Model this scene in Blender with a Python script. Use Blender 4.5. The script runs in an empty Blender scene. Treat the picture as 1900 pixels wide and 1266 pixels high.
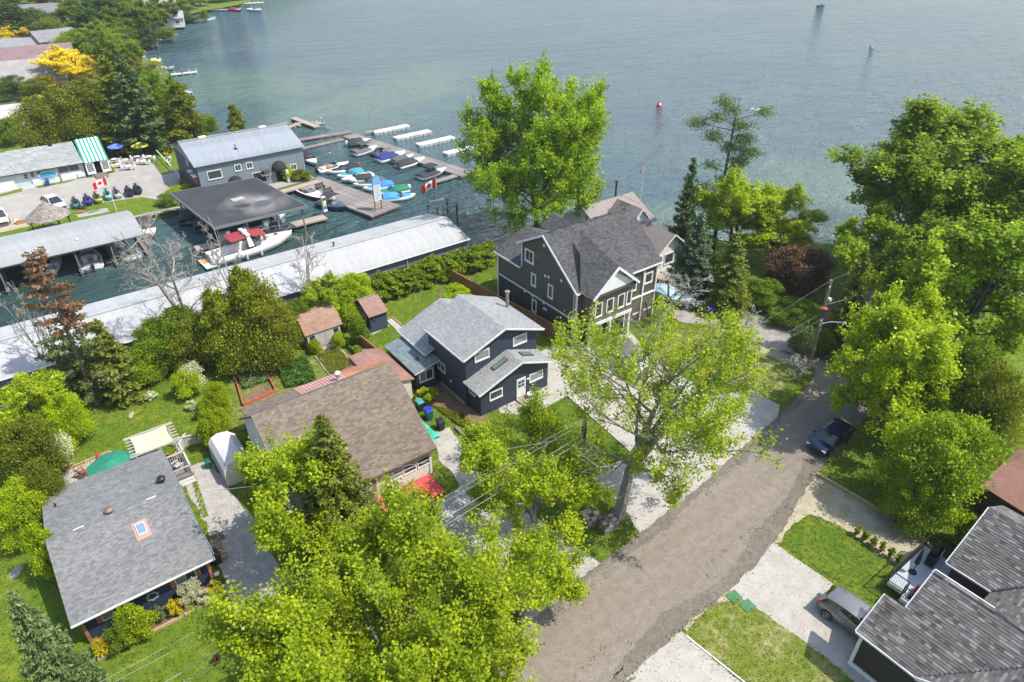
import bpy, math, random
import numpy as np
from mathutils import Vector, Matrix
R = math.radians
sc = bpy.context.scene
C = sc.collection
# ---------------------------------------------------------------- camera (axes: x along the boathouse towards the lake, y away from the street)
CAM_H = 38.0; PITCH = R(32.9); YAW = R(-36.7); FPX = 1270.0
cam_data = bpy.data.cameras.new("camera"); cam_data.sensor_width = 36.0; cam_data.lens = FPX / 1900 * 36
cam_data.clip_start = 0.5; cam_data.clip_end = 9000
cam = bpy.data.objects.new("camera", cam_data); C.objects.link(cam)
cam.location = (0, 0, CAM_H); cam.rotation_euler = (R(90) - PITCH, 0, YAW); sc.camera = cam
# ---------------------------------------------------------------- light
SUN_EL = R(57); SUN_AZ = R(140)
sd = Vector((math.sin(SUN_AZ) * math.cos(SUN_EL), math.cos(SUN_AZ) * math.cos(SUN_EL), math.sin(SUN_EL)))
sl = bpy.data.lights.new("sun", 'SUN'); sl.energy = 3.35; sl.angle = R(0.55); sl.color = (1.0, 0.955, 0.88)
so = bpy.data.objects.new("sun", sl); C.objects.link(so); so.rotation_euler = sd.to_track_quat('Z', 'Y').to_euler(); so.location = (0, 0, 200)
w = bpy.data.worlds.new("World"); sc.world = w; w.use_nodes = True
nt = w.node_tree; bgn = nt.nodes['Background']; sky = nt.nodes.new('ShaderNodeTexSky'); sky.sky_type = 'NISHITA'; sky.sun_disc = False
sky.sun_elevation = SUN_EL; sky.sun_rotation = SUN_AZ; sky.air_density = 1.2; sky.dust_density = 1.6; sky.ozone_density = 1.0
nt.links.new(sky.outputs[0], bgn.inputs[0]); bgn.inputs[1].default_value = 0.15
vs = sc.view_settings; vs.view_transform = 'Standard'; vs.look = 'None'; vs.exposure = 0.97; vs.gamma = 1.0; vs.use_curve_mapping = False
sc.cycles.use_denoising = True
sc.cycles.max_bounces = 7; sc.cycles.diffuse_bounces = 4; sc.cycles.glossy_bounces = 3; sc.cycles.transmission_bounces = 4; sc.cycles.transparent_max_bounces = 6
sc.cycles.caustics_reflective = False; sc.cycles.caustics_refractive = False
rng = random.Random(7); nr = np.random.default_rng(11)
# ---------------------------------------------------------------- survey: photograph pixel + height -> place on the site
_cY, _sY = math.cos(YAW), math.sin(YAW)
def P(px, py, z=0.0):
 x = (px - 950) / FPX; y = -(py - 633) / FPX
 d = (x, math.cos(PITCH) + y * math.sin(PITCH), -math.sin(PITCH) + y * math.cos(PITCH))
 t = (z - CAM_H) / d[2]; X, Y = t * d[0], t * d[1]
 return Vector((X * _cY - Y * _sY, X * _sY + Y * _cY, z))
def PX(x, y, z):
 X = x * _cY + y * _sY; Y = -x * _sY + y * _cY; Z = z - CAM_H
 f = Y * math.cos(PITCH) - Z * math.sin(PITCH); u = Y * math.sin(PITCH) + Z * math.cos(PITCH)
 return 950 + FPX * X / f, 633 - FPX * u / f, FPX / f
def standing(tx, ty, by):
 """place and height of an upright thing whose top shows at (tx,ty) and whose foot shows in row by"""
 lo, hi = 0.2, 36.0
 for _ in range(50):
  m = (lo + hi) / 2; q = P(tx, ty, m)
  if PX(q.x, q.y, 0)[1] < by: lo = m
  else: hi = m
 q = P(tx, ty, lo); return q.x, q.y, lo
# ---------------------------------------------------------------- objects
def props(o, label=None, cat=None, group=None, kind=None):
 if label: o['label'] = label
 if cat: o['category'] = cat
 if group: o['group'] = group
 if kind: o['kind'] = kind
 return o
def thing(name, label, cat, loc=(0, 0, 0), rz=0.0, group=None, sc_=None):
 o = bpy.data.objects.new(name, None); o.empty_display_size = 0.3; C.objects.link(o)
 o.location = loc; o.rotation_euler = (0, 0, rz)
 if sc_: o.scale = (sc_,) * 3 if isinstance(sc_, (int, float)) else sc_
 return props(o, label, cat, group)
def link(name, me, parent=None, loc=None, rz=0.0, scale=None):
 o = bpy.data.objects.new(name, me); C.objects.link(o)
 if parent: o.parent = parent
 if loc is not None: o.location = loc
 if rz: o.rotation_euler = (0, 0, rz)
 if scale is not None: o.scale = (scale,) * 3 if isinstance(scale, (int, float)) else scale
 return o
def dup(root, loc=None, rz=None, label=None, group=None, scale=None):
 r = root.copy(); C.objects.link(r)
 if loc is not None: r.location = loc
 if rz is not None: r.rotation_euler = (0, 0, rz)
 if scale is not None: r.scale = (scale,) * 3 if isinstance(scale, (int, float)) else scale
 if label: r['label'] = label
 if group: r['group'] = group
 for ch in list(root.children):
  c = ch.copy(); C.objects.link(c); c.parent = r
  for g in ch.children:
   d = g.copy(); C.objects.link(d); d.parent = c
 return r
class MB:
 """collects faces, then links them as one mesh object; org = the origin its coordinates are measured from"""
 def __init__(s, org=(0, 0, 0)):
  s.v = []; s.f = []; s.c = []; s.m = []; s.o = Vector(org); s.cur = None; s.mi = 0
 def face(s, pts):
  b = len(s.v); s.v.extend([(p[0] - s.o.x, p[1] - s.o.y, p[2] - s.o.z) for p in pts]); s.f.append(tuple(range(b, b + len(pts)))); s.c.append(s.cur); s.m.append(s.mi)
 def idx(s, pts, faces):
  b = len(s.v); s.v.extend([(p[0] - s.o.x, p[1] - s.o.y, p[2] - s.o.z) for p in pts])
  for f in faces: s.f.append(tuple(i + b for i in f)); s.c.append(s.cur); s.m.append(s.mi)
 def box(s, x0, x1, y0, y1, z0, z1):
  s.idx([(x0, y0, z0), (x1, y0, z0), (x1, y1, z0), (x0, y1, z0), (x0, y0, z1), (x1, y0, z1), (x1, y1, z1), (x0, y1, z1)],
              [(3, 2, 1, 0), (4, 5, 6, 7), (0, 1, 5, 4), (1, 2, 6, 5), (2, 3, 7, 6), (3, 0, 4, 7)])
 def obox(s, c, sx, sy, sz, rz=0.0):
  ca, sa = math.cos(rz), math.sin(rz); pts = []
  for z in (0, sz):
   for x, y in ((-sx, -sy), (sx, -sy), (sx, sy), (-sx, sy)):
    x /= 2; y /= 2; pts.append((c[0] + x * ca - y * sa, c[1] + x * sa + y * ca, c[2] + z))
  s.idx(pts, [(3, 2, 1, 0), (4, 5, 6, 7), (0, 1, 5, 4), (1, 2, 6, 5), (2, 3, 7, 6), (3, 0, 4, 7)])
 def prism(s, poly, z0, z1):
  n = len(poly); a = sum(poly[i][0] * poly[(i + 1) % n][1] - poly[(i + 1) % n][0] * poly[i][1] for i in range(n))
  if a < 0: poly = poly[::-1]
  pts = [(p[0], p[1], z0) for p in poly] + [(p[0], p[1], z1) for p in poly]
  s.idx(pts, [tuple(range(n - 1, -1, -1)), tuple(range(n, 2 * n))] + [(i, (i + 1) % n, n + (i + 1) % n, n + i) for i in range(n)])
 def beam(s, a, b, w, h=None):
  h = h or w; a = Vector(a); b = Vector(b); d = (b - a)
  if d.length < 1e-5: return
  d.normalize(); up = Vector((0, 0, 1)) if abs(d.z) < 0.95 else Vector((1, 0, 0))
  r = d.cross(up).normalized() * w / 2; u = r.cross(d).normalized() * h / 2; pts = []
  for q in (a, b): pts += [q - r - u, q + r - u, q + r + u, q - r + u]
  s.idx(pts, [(0, 1, 2, 3), (7, 6, 5, 4), (4, 5, 1, 0), (5, 6, 2, 1), (6, 7, 3, 2), (7, 4, 0, 3)])
 def tube(s, pts, rad, n=8, caps=True):
  pts = [Vector(p) for p in pts]
  if not isinstance(rad, (list, tuple)): rad = [rad] * len(pts)
  rings = []
  for i, p in enumerate(pts):
   d = (pts[min(i + 1, len(pts) - 1)] - pts[max(i - 1, 0)]).normalized()
   up = Vector((0, 0, 1)) if abs(d.z) < 0.9 else Vector((1, 0, 0)); r = d.cross(up).normalized(); u = r.cross(d)
   rings += [p + (r * math.cos(2 * math.pi * k / n) + u * math.sin(2 * math.pi * k / n)) * rad[i] for k in range(n)]
  fs = [(i * n + k, i * n + (k + 1) % n, (i + 1) * n + (k + 1) % n, (i + 1) * n + k) for i in range(len(pts) - 1) for k in range(n)]
  if caps: fs += [tuple(range(n - 1, -1, -1)), tuple(range((len(pts) - 1) * n, len(pts) * n))]
  s.idx(rings, fs)
 def lathe(s, c, prof, n=16):
  pts = [(c[0] + r * math.cos(2 * math.pi * k / n), c[1] + r * math.sin(2 * math.pi * k / n), c[2] + z) for r, z in prof for k in range(n)]
  s.idx(pts, [(i * n + k, i * n + (k + 1) % n, (i + 1) * n + (k + 1) % n, (i + 1) * n + k) for i in range(len(prof) - 1) for k in range(n)])
 def slab(s, pts, t):
  """a plate with the given upper outline and thickness t measured down"""
  n = len(pts); q = [Vector(p) for p in pts]; nm = (q[1] - q[0]).cross(q[2] - q[0]).normalized()
  if nm.z < 0: q = q[::-1]; nm = -nm
  s.idx(q + [p - nm * t for p in q], [tuple(range(n)), tuple(range(2 * n - 1, n - 1, -1))] + [(i, n + i, n + (i + 1) % n, (i + 1) % n) for i in range(n)])
 def mesh(s, name, mat=None):
  me = bpy.data.meshes.new(name); me.from_pydata(s.v, [], s.f)
  for m in (mat if isinstance(mat, (list, tuple)) else [mat]):
   if m: me.materials.append(m)
  if any(s.m): me.polygons.foreach_set('material_index', s.m)
  if any(c is not None for c in s.c):
   at = me.attributes.new('tint', 'FLOAT', 'FACE'); at.data.foreach_set('value', [0.5 if c is None else c for c in s.c])
  me.update(); return me
 def build(s, name, mat, parent=None, smooth=False):
  me = s.mesh(name, mat)
  if smooth: me.polygons.foreach_set('use_smooth', [True] * len(me.polygons))
  o = bpy.data.objects.new(name, me); C.objects.link(o)
  if parent: o.parent = parent
  else: o.location = s.o
  return o
# ---------------------------------------------------------------- materials
def _n(nt, t, **k):
 n = nt.nodes.new(t)
 for a, v in k.items(): setattr(n, a, v)
 return n
def lin(c):
 return tuple(c) + (1,) if len(c) == 3 else c
_mc = {}
def mat(name, col, col2=None, rough=0.75, scale=3.0, detail=4.0, metal=0.0, bump=0.0, bscale=None, tint=0.0, spec=0.4, stain=0.0, stretch=None, rnd=0.0, coat=0.0):
 """principled surface: two colours mixed by noise, fine relief, larger weather stains, optional per-piece or per-object variation"""
 if name in _mc: return _mc[name]
 m = bpy.data.materials.new(name); m.use_nodes = True; nt = m.node_tree; L = nt.links; b = nt.nodes['Principled BSDF']
 b.inputs['Roughness'].default_value = rough; b.inputs['Metallic'].default_value = metal; b.inputs['Specular IOR Level'].default_value = spec
 b.inputs['Coat Weight'].default_value = coat
 tc = _n(nt, 'ShaderNodeTexCoord'); src = tc.outputs['Object']
 if stretch:
  mp = _n(nt, 'ShaderNodeMapping'); mp.inputs['Scale'].default_value = stretch; L.new(src, mp.inputs[0]); src = mp.outputs[0]
 nz = _n(nt, 'ShaderNodeTexNoise'); nz.inputs['Scale'].default_value = scale; nz.inputs['Detail'].default_value = detail; nz.inputs['Roughness'].default_value = 0.6; L.new(src, nz.inputs['Vector'])
 cr = _n(nt, 'ShaderNodeValToRGB'); cr.color_ramp.elements[0].position = 0.32; cr.color_ramp.elements[1].position = 0.68
 cr.color_ramp.elements[0].color = lin(col2 or tuple(c * 0.8 for c in col)); cr.color_ramp.elements[1].color = lin(col); L.new(nz.outputs[0], cr.inputs[0])
 out = cr.outputs[0]
 def mul(fac_socket, lo, hi, out):
  mr = _n(nt, 'ShaderNodeMapRange'); mr.inputs['To Min'].default_value = lo; mr.inputs['To Max'].default_value = hi; L.new(fac_socket, mr.inputs[0])
  mx = _n(nt, 'ShaderNodeMix', data_type='RGBA', blend_type='MULTIPLY'); mx.inputs[0].default_value = 1
  L.new(out, mx.inputs[6]); L.new(mr.outputs[0], mx.inputs[7]); return mx.outputs[2]
 if tint:
  at = _n(nt, 'ShaderNodeAttribute', attribute_name='tint'); out = mul(at.outputs['Fac'], 1 - tint, 1 + tint, out)
 if rnd:
  oi = _n(nt, 'ShaderNodeObjectInfo'); out = mul(oi.outputs['Random'], 1 - rnd, 1 + rnd, out)
 if stain:
  n2 = _n(nt, 'ShaderNodeTexNoise'); n2.inputs['Scale'].default_value = 0.35; n2.inputs['Detail'].default_value = 5; L.new(tc.outputs['Object'], n2.inputs['Vector'])
  cr2 = _n(nt, 'ShaderNodeMapRange'); cr2.inputs[1].default_value = 0.35; cr2.inputs[2].default_value = 0.65; L.new(n2.outputs[0], cr2.inputs[0])
  out = mul(cr2.outputs[0], 1 - stain, 1 + stain * 0.5, out)
 L.new(out, b.inputs['Base Color'])
 if bump:
  n3 = _n(nt, 'ShaderNodeTexNoise'); n3.inputs['Scale'].default_value = bscale or scale * 4; n3.inputs['Detail'].default_value = 3; L.new(src, n3.inputs['Vector'])
  bp = _n(nt, 'ShaderNodeBump'); bp.inputs['Strength'].default_value = 1; bp.inputs['Distance'].default_value = bump; L.new(n3.outputs[0], bp.inputs['Height']); L.new(bp.outputs[0], b.inputs['Normal'])
 _mc[name] = m; return m
def flat(name, col, rough=0.6, metal=0.0, spec=0.4, coat=0.0): return mat(name, col, tuple(c * 0.92 for c in col), rough, 2.0, 2.0, metal, spec=spec, coat=coat)
def leafmat(name, c_lo, c_hi, trans=0.35):
 """leaf: per-leaf colour from dull to bright, light passing through"""
 m = bpy.data.materials.new(name); m.use_nodes = True; nt = m.node_tree; L = nt.links; b = nt.nodes['Principled BSDF']
 at = _n(nt, 'ShaderNodeAttribute', attribute_name='tint'); oi = _n(nt, 'ShaderNodeObjectInfo')
 cr = _n(nt, 'ShaderNodeMix', data_type='RGBA'); cr.inputs[6].default_value = lin(c_lo); cr.inputs[7].default_value = lin(c_hi); L.new(at.outputs['Fac'], cr.inputs[0])
 mr = _n(nt, 'ShaderNodeMapRange'); mr.inputs['To Min'].default_value = 0.86; mr.inputs['To Max'].default_value = 1.14; L.new(oi.outputs['Random'], mr.inputs[0])
 mx = _n(nt, 'ShaderNodeMix', data_type='RGBA', blend_type='MULTIPLY'); mx.inputs[0].default_value = 1; L.new(cr.outputs[2], mx.inputs[6]); L.new(mr.outputs[0], mx.inputs[7])
 L.new(mx.outputs[2], b.inputs['Base Color']); b.inputs['Roughness'].default_value = 0.55; b.inputs['Specular IOR Level'].default_value = 0.25
 tr = _n(nt, 'ShaderNodeBsdfTranslucent'); g = _n(nt, 'ShaderNodeMix', data_type='RGBA', blend_type='MULTIPLY'); g.inputs[0].default_value = 1
 L.new(mx.outputs[2], g.inputs[6]); g.inputs[7].default_value = (1.5, 1.5, 0.7, 1); L.new(g.outputs[2], tr.inputs[0])
 ms = _n(nt, 'ShaderNodeMixShader'); ms.inputs[0].default_value = trans; L.new(b.outputs[0], ms.inputs[1]); L.new(tr.outputs[0], ms.inputs[2])
 L.new(ms.outputs[0], nt.nodes['Material Output'].inputs[0]); return m
# ================================================================ THE SETTING
def jit(poly, j, seg=0.7, seed=1):
 r = random.Random(seed); out = []
 for i in range(len(poly)):
  a = Vector((poly[i][0], poly[i][1])); b = Vector((poly[(i + 1) % len(poly)][0], poly[(i + 1) % len(poly)][1])); d = (b - a).length
  n = max(1, int(d / seg)) if d < 90 else max(1, int(d / 12)); nn = Vector((-(b - a).y, (b - a).x)).normalized() if d > 0 else Vector((0, 0))
  for k in range(n): out.append(a.lerp(b, k / n) + (nn * r.uniform(-j, j) if j else Vector((0, 0))))
 return out
def jitline(pts, j, seg, seed):
 r = random.Random(seed); out = [tuple(pts[0])]
 for a, b in zip(pts, pts[1:]):
  a = Vector(a); b = Vector(b); n = max(1, int((b - a).length / seg))
  for k in range(1, n + 1): q = a.lerp(b, k / n); out.append((q.x + (r.uniform(-j, j) if k < n else 0), q.y + (r.uniform(-j, j) if k < n else 0)))
 return out
def patch(name, poly, lvl, m, j=0.0, seg=0.7, kind='structure', label=None, cat=None):
 p = jit(poly, j, seg, len(name) + int(abs(poly[0][0]) * 10)) if j else poly
 a = sum(p[i][0] * p[(i + 1) % len(p)][1] - p[(i + 1) % len(p)][0] * p[i][1] for i in range(len(p)))
 if a < 0: p = p[::-1]
 b = MB(); b.face([(q[0], q[1], 0.004 * lvl) for q in p]); o = b.build(name, m); props(o, label, cat, None, kind); return o
def pp(pts, z=0.0): return [tuple(P(x, y, z)[:2]) for x, y in pts]
def ground_mat(name, cols, scales, rough=0.95, bump=0.03, bscale=18, stretch=None, fine=0.25, fscale=30):
 """three colours laid by noises of different size, fine speckle and relief"""
 m = bpy.data.materials.new(name); m.use_nodes = True; nt = m.node_tree; L = nt.links; b = nt.nodes['Principled BSDF']
 b.inputs['Roughness'].default_value = rough; b.inputs['Specular IOR Level'].default_value = 0.15
 tc = _n(nt, 'ShaderNodeTexCoord'); src = tc.outputs['Object']
 if stretch:
  mp = _n(nt, 'ShaderNodeMapping'); mp.inputs['Scale'].default_value = stretch; L.new(src, mp.inputs[0]); src2 = mp.outputs[0]
 else: src2 = src
 out = None
 for i, (c, s) in enumerate(zip(cols[1:], scales)):
  nz = _n(nt, 'ShaderNodeTexNoise'); nz.inputs['Scale'].default_value = s; nz.inputs['Detail'].default_value = 6; nz.inputs['Roughness'].default_value = 0.65; L.new(src2 if i == 0 else src, nz.inputs['Vector'])
  mr = _n(nt, 'ShaderNodeMapRange'); mr.inputs[1].default_value = 0.42; mr.inputs[2].default_value = 0.64; L.new(nz.outputs[0], mr.inputs[0])
  mx = _n(nt, 'ShaderNodeMix', data_type='RGBA'); L.new(mr.outputs[0], mx.inputs[0])
  if out: L.new(out, mx.inputs[6])
  else: mx.inputs[6].default_value = lin(cols[0])
  mx.inputs[7].default_value = lin(c); out = mx.outputs[2]
 nf = _n(nt, 'ShaderNodeTexNoise'); nf.inputs['Scale'].default_value = fscale; nf.inputs['Detail'].default_value = 3; nf.inputs['Roughness'].default_value = 0.8; L.new(src, nf.inputs['Vector'])
 mr = _n(nt, 'ShaderNodeMapRange'); mr.inputs[1].default_value = 0.3; mr.inputs[2].default_value = 0.7; mr.inputs['To Min'].default_value = 1 - fine; mr.inputs['To Max'].default_value = 1 + fine; L.new(nf.outputs[0], mr.inputs[0])
 mx = _n(nt, 'ShaderNodeMix', data_type='RGBA', blend_type='MULTIPLY'); mx.inputs[0].default_value = 1; L.new(out, mx.inputs[6]); L.new(mr.outputs[0], mx.inputs[7])
 L.new(mx.outputs[2], b.inputs['Base Color'])
 n3 = _n(nt, 'ShaderNodeTexNoise'); n3.inputs['Scale'].default_value = bscale; n3.inputs['Detail'].default_value = 4; L.new(src, n3.inputs['Vector'])
 bp = _n(nt, 'ShaderNodeBump'); bp.inputs['Distance'].default_value = bump; L.new(n3.outputs[0], bp.inputs['Height']); L.new(bp.outputs[0], b.inputs['Normal'])
 return m
M_grass = ground_mat('lawn grass', [(0.092, 0.148, 0.010), (0.160, 0.185, 0.020), (0.060, 0.108, 0.009)], [0.35, 1.6], bump=0.05, bscale=9, fine=0.35, fscale=7)
M_grass2 = ground_mat('mown grass', [(0.070, 0.125, 0.008), (0.150, 0.165, 0.018), (0.045, 0.088, 0.007)], [0.5, 2.6], bump=0.05, bscale=9, fine=0.35, fscale=7)
M_dry = ground_mat('dry grass', [(0.125, 0.150, 0.018), (0.26, 0.225, 0.10), (0.08, 0.12, 0.012)], [0.6, 1.8], bump=0.05, bscale=9, fine=0.35, fscale=7)
M_road = ground_mat('worn asphalt', [(0.192, 0.163, 0.130), (0.226, 0.194, 0.156), (0.168, 0.142, 0.113)], [0.42, 1.5], bump=0.02, bscale=30, stretch=(0.06, 1.5, 1), fine=0.26, fscale=17)
M_gravel = ground_mat('white gravel', [(0.345, 0.322, 0.285), (0.28, 0.258, 0.225), (0.385, 0.365, 0.335)], [0.25, 1.4], bump=0.03, bscale=28, fine=0.20, fscale=26)
M_gravel2 = ground_mat('smooth limestone screenings', [(0.345, 0.320, 0.280), (0.305, 0.280, 0.242), (0.372, 0.350, 0.312)], [0.2, 1.1], bump=0.015, bscale=30, fine=0.10, fscale=30)
M_sand = ground_mat('sandy dirt', [(0.38, 0.33, 0.25), (0.32, 0.27, 0.19), (0.26, 0.235, 0.12)], [0.4, 0.9], bump=0.04, bscale=14, fine=0.2, fscale=14)
M_dirt = ground_mat('garden soil', [(0.16, 0.11, 0.07), (0.10, 0.07, 0.045), (0.20, 0.13, 0.08)], [0.8, 3.0], bump=0.05, bscale=12)
M_lot = ground_mat('pale lot surface', [(0.29, 0.268, 0.238), (0.25, 0.23, 0.205), (0.325, 0.303, 0.272)], [0.07, 0.4], bump=0.01, bscale=20, fine=0.08, fscale=12)
M_shore = ground_mat('far shore ground', [(0.08, 0.11, 0.02), (0.05, 0.08, 0.015), (0.13, 0.13, 0.05)], [0.02, 0.1], bump=0.1, bscale=2)
# water: one sheet to the far distance
def water_material():
 m = bpy.data.materials.new('lake water'); m.use_nodes = True; nt = m.node_tree; L = nt.links; b = nt.nodes['Principled BSDF']
 b.inputs['Roughness'].default_value = 0.06; b.inputs['IOR'].default_value = 1.333; b.inputs['Specular IOR Level'].default_value = 0.5
 tc = _n(nt, 'ShaderNodeTexCoord'); src = tc.outputs['Object']
 def noise(scale, detail=4, rot=0, stretch=(1, 1, 1), rough=0.55):
  mp = _n(nt, 'ShaderNodeMapping'); mp.inputs['Rotation'].default_value = (0, 0, rot); mp.inputs['Scale'].default_value = stretch; L.new(src, mp.inputs[0])
  nz = _n(nt, 'ShaderNodeTexNoise'); nz.inputs['Scale'].default_value = scale; nz.inputs['Detail'].default_value = detail; nz.inputs['Roughness'].default_value = rough; L.new(mp.outputs[0], nz.inputs['Vector']); return nz.outputs[0]
 def rngm(s, a, b_, c=0.0, d=1.0):
  mr = _n(nt, 'ShaderNodeMapRange'); mr.inputs[1].default_value = a; mr.inputs[2].default_value = b_; mr.inputs[3].default_value = c; mr.inputs[4].default_value = d; L.new(s, mr.inputs[0]); return mr.outputs[0]
 def math_(op, a, b_):
  n = _n(nt, 'ShaderNodeMath', operation=op)
  for i, q in enumerate((a, b_)):
   if isinstance(q, (int, float)): n.inputs[i].default_value = q
   else: L.new(q, n.inputs[i])
  return n.outputs[0]
 wob = noise(0.09, 4)
 def bed(cx, cy, rx, ry, rot=0.0):
  # soft patches: pale sand or dark weed on the bottom, and painted darkening of the basins
  v = _n(nt, 'ShaderNodeVectorMath', operation='SUBTRACT'); L.new(src, v.inputs[0]); v.inputs[1].default_value = (cx, cy, 0)
  vr = _n(nt, 'ShaderNodeVectorRotate'); vr.rotation_type = 'Z_AXIS'; L.new(v.outputs[0], vr.inputs['Vector']); vr.inputs['Angle'].default_value = -rot
  v2 = _n(nt, 'ShaderNodeVectorMath', operation='MULTIPLY'); L.new(vr.outputs[0], v2.inputs[0]); v2.inputs[1].default_value = (1 / rx, 1 / ry, 0)
  ln = _n(nt, 'ShaderNodeVectorMath', operation='LENGTH'); L.new(v2.outputs[0], ln.inputs[0])
  d = math_('ADD', ln.outputs['Value'], math_('MULTIPLY', math_('SUBTRACT', wob, 0.5), 1.3)); return rngm(d, 1.15, 0.45)
 def mixc(f, a, c):
  mx = _n(nt, 'ShaderNodeMix', data_type='RGBA'); L.new(f, mx.inputs[0])
  if isinstance(a, tuple): mx.inputs[6].default_value = lin(a)
  else: L.new(a, mx.inputs[6])
  mx.inputs[7].default_value = lin(c); return mx.outputs[2]
 col = mixc(rngm(noise(0.018, 5, 0.6, (1, 2.2, 1)), 0.4, 0.62), (0.050, 0.112, 0.140), (0.070, 0.134, 0.148))
 sand = [(P(760, 160)[0], P(760, 160)[1], 42, 16, R(36)), (P(420, 150)[0], P(420, 150)[1], 36, 20, R(-60)), (P(900, 410)[0], P(900, 410)[1], 15, 7, R(10)),
   (P(1560, 330)[0], P(1560, 330)[1], 14, 22, R(20)), (P(1250, 400)[0], P(1250, 400)[1], 12, 8, R(-30)), (P(1500, 430)[0], P(1500, 430)[1], 18, 7, R(-36)), (P(620, 190)[0], P(620, 190)[1], 26, 9, R(30))]
 f = None
 for s_ in sand:
  q = bed(*s_); f = q if f is None else math_('MAXIMUM', f, q)
 col = mixc(math_('MULTIPLY', f, 0.72), col, (0.120, 0.200, 0.155))
 weed = None
 for s_ in [(P(905, 475)[0], P(905, 475)[1], 9, 5, 0), (P(1480, 400)[0], P(1480, 400)[1], 16, 5, R(-36)), (P(330, 80)[0], P(330, 80)[1], 20, 14, 0), (P(870, 360)[0], P(870, 360)[1], 8, 12, 0)]:
  q = bed(*s_); weed = q if weed is None else math_('MAXIMUM', weed, q)
 col = mixc(math_('MULTIPLY', weed, 0.6), col, (0.035, 0.065, 0.075))
 dk = bed(2, 84, 52, 15, 0); col = mixc(math_('MULTIPLY', dk, 0.8), col, (0.022, 0.040, 0.030))  # dark green canal; its weaker sky reflection is painted into the colour too
 bs = bed(48, 104, 16, 26, R(10)); col = mixc(math_('MULTIPLY', bs, 0.45), col, (0.040, 0.090, 0.092))  # marina basin: darkness from less reflected sky, painted into the base colour
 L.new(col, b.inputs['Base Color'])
 a1 = noise(0.85, 5, R(34), (0.38, 1.25, 1), 0.62); a2 = noise(2.6, 3, R(50), (0.5, 1.2, 1)); a0 = noise(0.22, 3, R(30), (0.4, 1.3, 1))
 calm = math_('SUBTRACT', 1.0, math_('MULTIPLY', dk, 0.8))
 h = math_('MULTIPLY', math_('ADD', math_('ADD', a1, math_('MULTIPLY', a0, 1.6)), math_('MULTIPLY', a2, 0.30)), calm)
 bp = _n(nt, 'ShaderNodeBump'); bp.inputs['Distance'].default_value = 2.2; bp.inputs['Strength'].default_value = 1.0; L.new(h, bp.inputs['Height']); L.new(bp.outputs[0], b.inputs['Normal'])
 return m
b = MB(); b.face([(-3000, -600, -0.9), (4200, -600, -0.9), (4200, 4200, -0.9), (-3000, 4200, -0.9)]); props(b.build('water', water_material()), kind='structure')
# land of the house lots, ending at the boathouse canal and the lake
shore1 = [(-300, -300), (420, -300), (420, -60), (260, -25), (160, 2), (125, 22), (104, 33), (92, 36.5), (85.3, 37.9), (83.4, 40.5), (79, 44), (73, 49), (69, 53), (67.5, 58), (66, 63), (62, 66.5), (57.5, 69.3), (53.5, 69), (50, 67), (45.5, 64.7), (43, 64.2)]
b = MB(); b.prism([(-300, -300), (420, -300)] + jitline(shore1[2:], 0.35, 1.5, 5) + [(43, 63.9), (-300, 63.9)], -3.2, 0.0); props(b.build('ground', M_grass), kind='structure')
shore2 = [(-420, 101), (10.9, 101), (10.9, 104.6), (17.3, 104.6), (17.3, 103.7), (30.5, 103.2), (38.6, 104.6), (38.6, 121), (36, 125), (33, 131), (30, 147), (33, 165), (37, 186), (42, 215), (39.5, 233), (36.5, 248), (44, 262), (56, 277), (65, 296), (72, 296), (73, 310), (88, 326), (105, 334), (118, 348), (160, 400), (330, 640), (330, 1400), (-900, 1400), (-900, 101)]
b = MB(); b.prism([(-900, 101)] + shore2[1:8] + jitline(shore2[8:24], 0.7, 3.0, 6)[1:] + shore2[24:28], -3.2, 0.0); props(b.build('ground', M_shore), kind='structure')
# the street and what is laid on the lots
def curve(pts, n=5):
 out = []
 for i in range(len(pts) - 1):
  p0 = pts[max(i - 1, 0)]; p1 = pts[i]; p2 = pts[i + 1]; p3 = pts[min(i + 2, len(pts) - 1)]
  for k in range(n):
   t = k / n; out.append(tuple(0.5 * ((2 * p1[a]) + (-p0[a] + p2[a]) * t + (2 * p0[a] - 5 * p1[a] + 4 * p2[a] - p3[a]) * t * t + (-p0[a] + 3 * p1[a] - 3 * p2[a] + p3[a]) * t ** 3) for a in (0, 1)))
 return out + [tuple(pts[-1])]
left = curve([(-80, 19.2), (0, 19.8), (14, 20.3), (20.4, 20.9), (27.4, 21.4), (34, 21.9), (40.8, 22.8), (50, 24.0), (55, 25.4), (58.3, 28.0), (60.3, 31.5), (64, 33)])
right = curve([(90, 19), (76, 23.6), (66, 22.8), (56, 19.6), (48, 18.1), (41.7, 17.2), (34.7, 15.3), (29, 14.6), (24.3, 14.5), (18.4, 14.2), (10, 13.8), (-80, 13)])
patch('road', left + [(76, 31), (90, 27)] + right, 6, M_road, 0.06, 0.35)
M_sh = ground_mat('loose grey road gravel', [(0.145, 0.123, 0.10), (0.175, 0.15, 0.122), (0.12, 0.102, 0.084)], [0.5, 2.2], bump=0.03, bscale=22, fine=0.35, fscale=13)
rs = [p for p in right if 16 < p[0] < 60]; patch('road_shoulder', rs + [(p[0], p[1] + 1.1 + .35 * math.sin(p[0] * .6)) for p in rs[::-1]], 7, M_sh, 0.16, 0.4)
lsd = [p for p in left if 18 < p[0] < 52]; patch('road_shoulder', lsd + [(p[0], p[1] - .7 - .3 * math.sin(p[0] * .5)) for p in lsd[::-1]], 7, M_sh, 0.16, 0.4)
patch('driveway', pp([(335, 886), (352, 866), (388, 856), (425, 905), (472, 965), (520, 1060), (590, 1266), (640, 1420), (500, 1420), (470, 1266), (432, 1130), (408, 1045), (388, 985)]), 4, M_gravel, 0.15)
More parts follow.
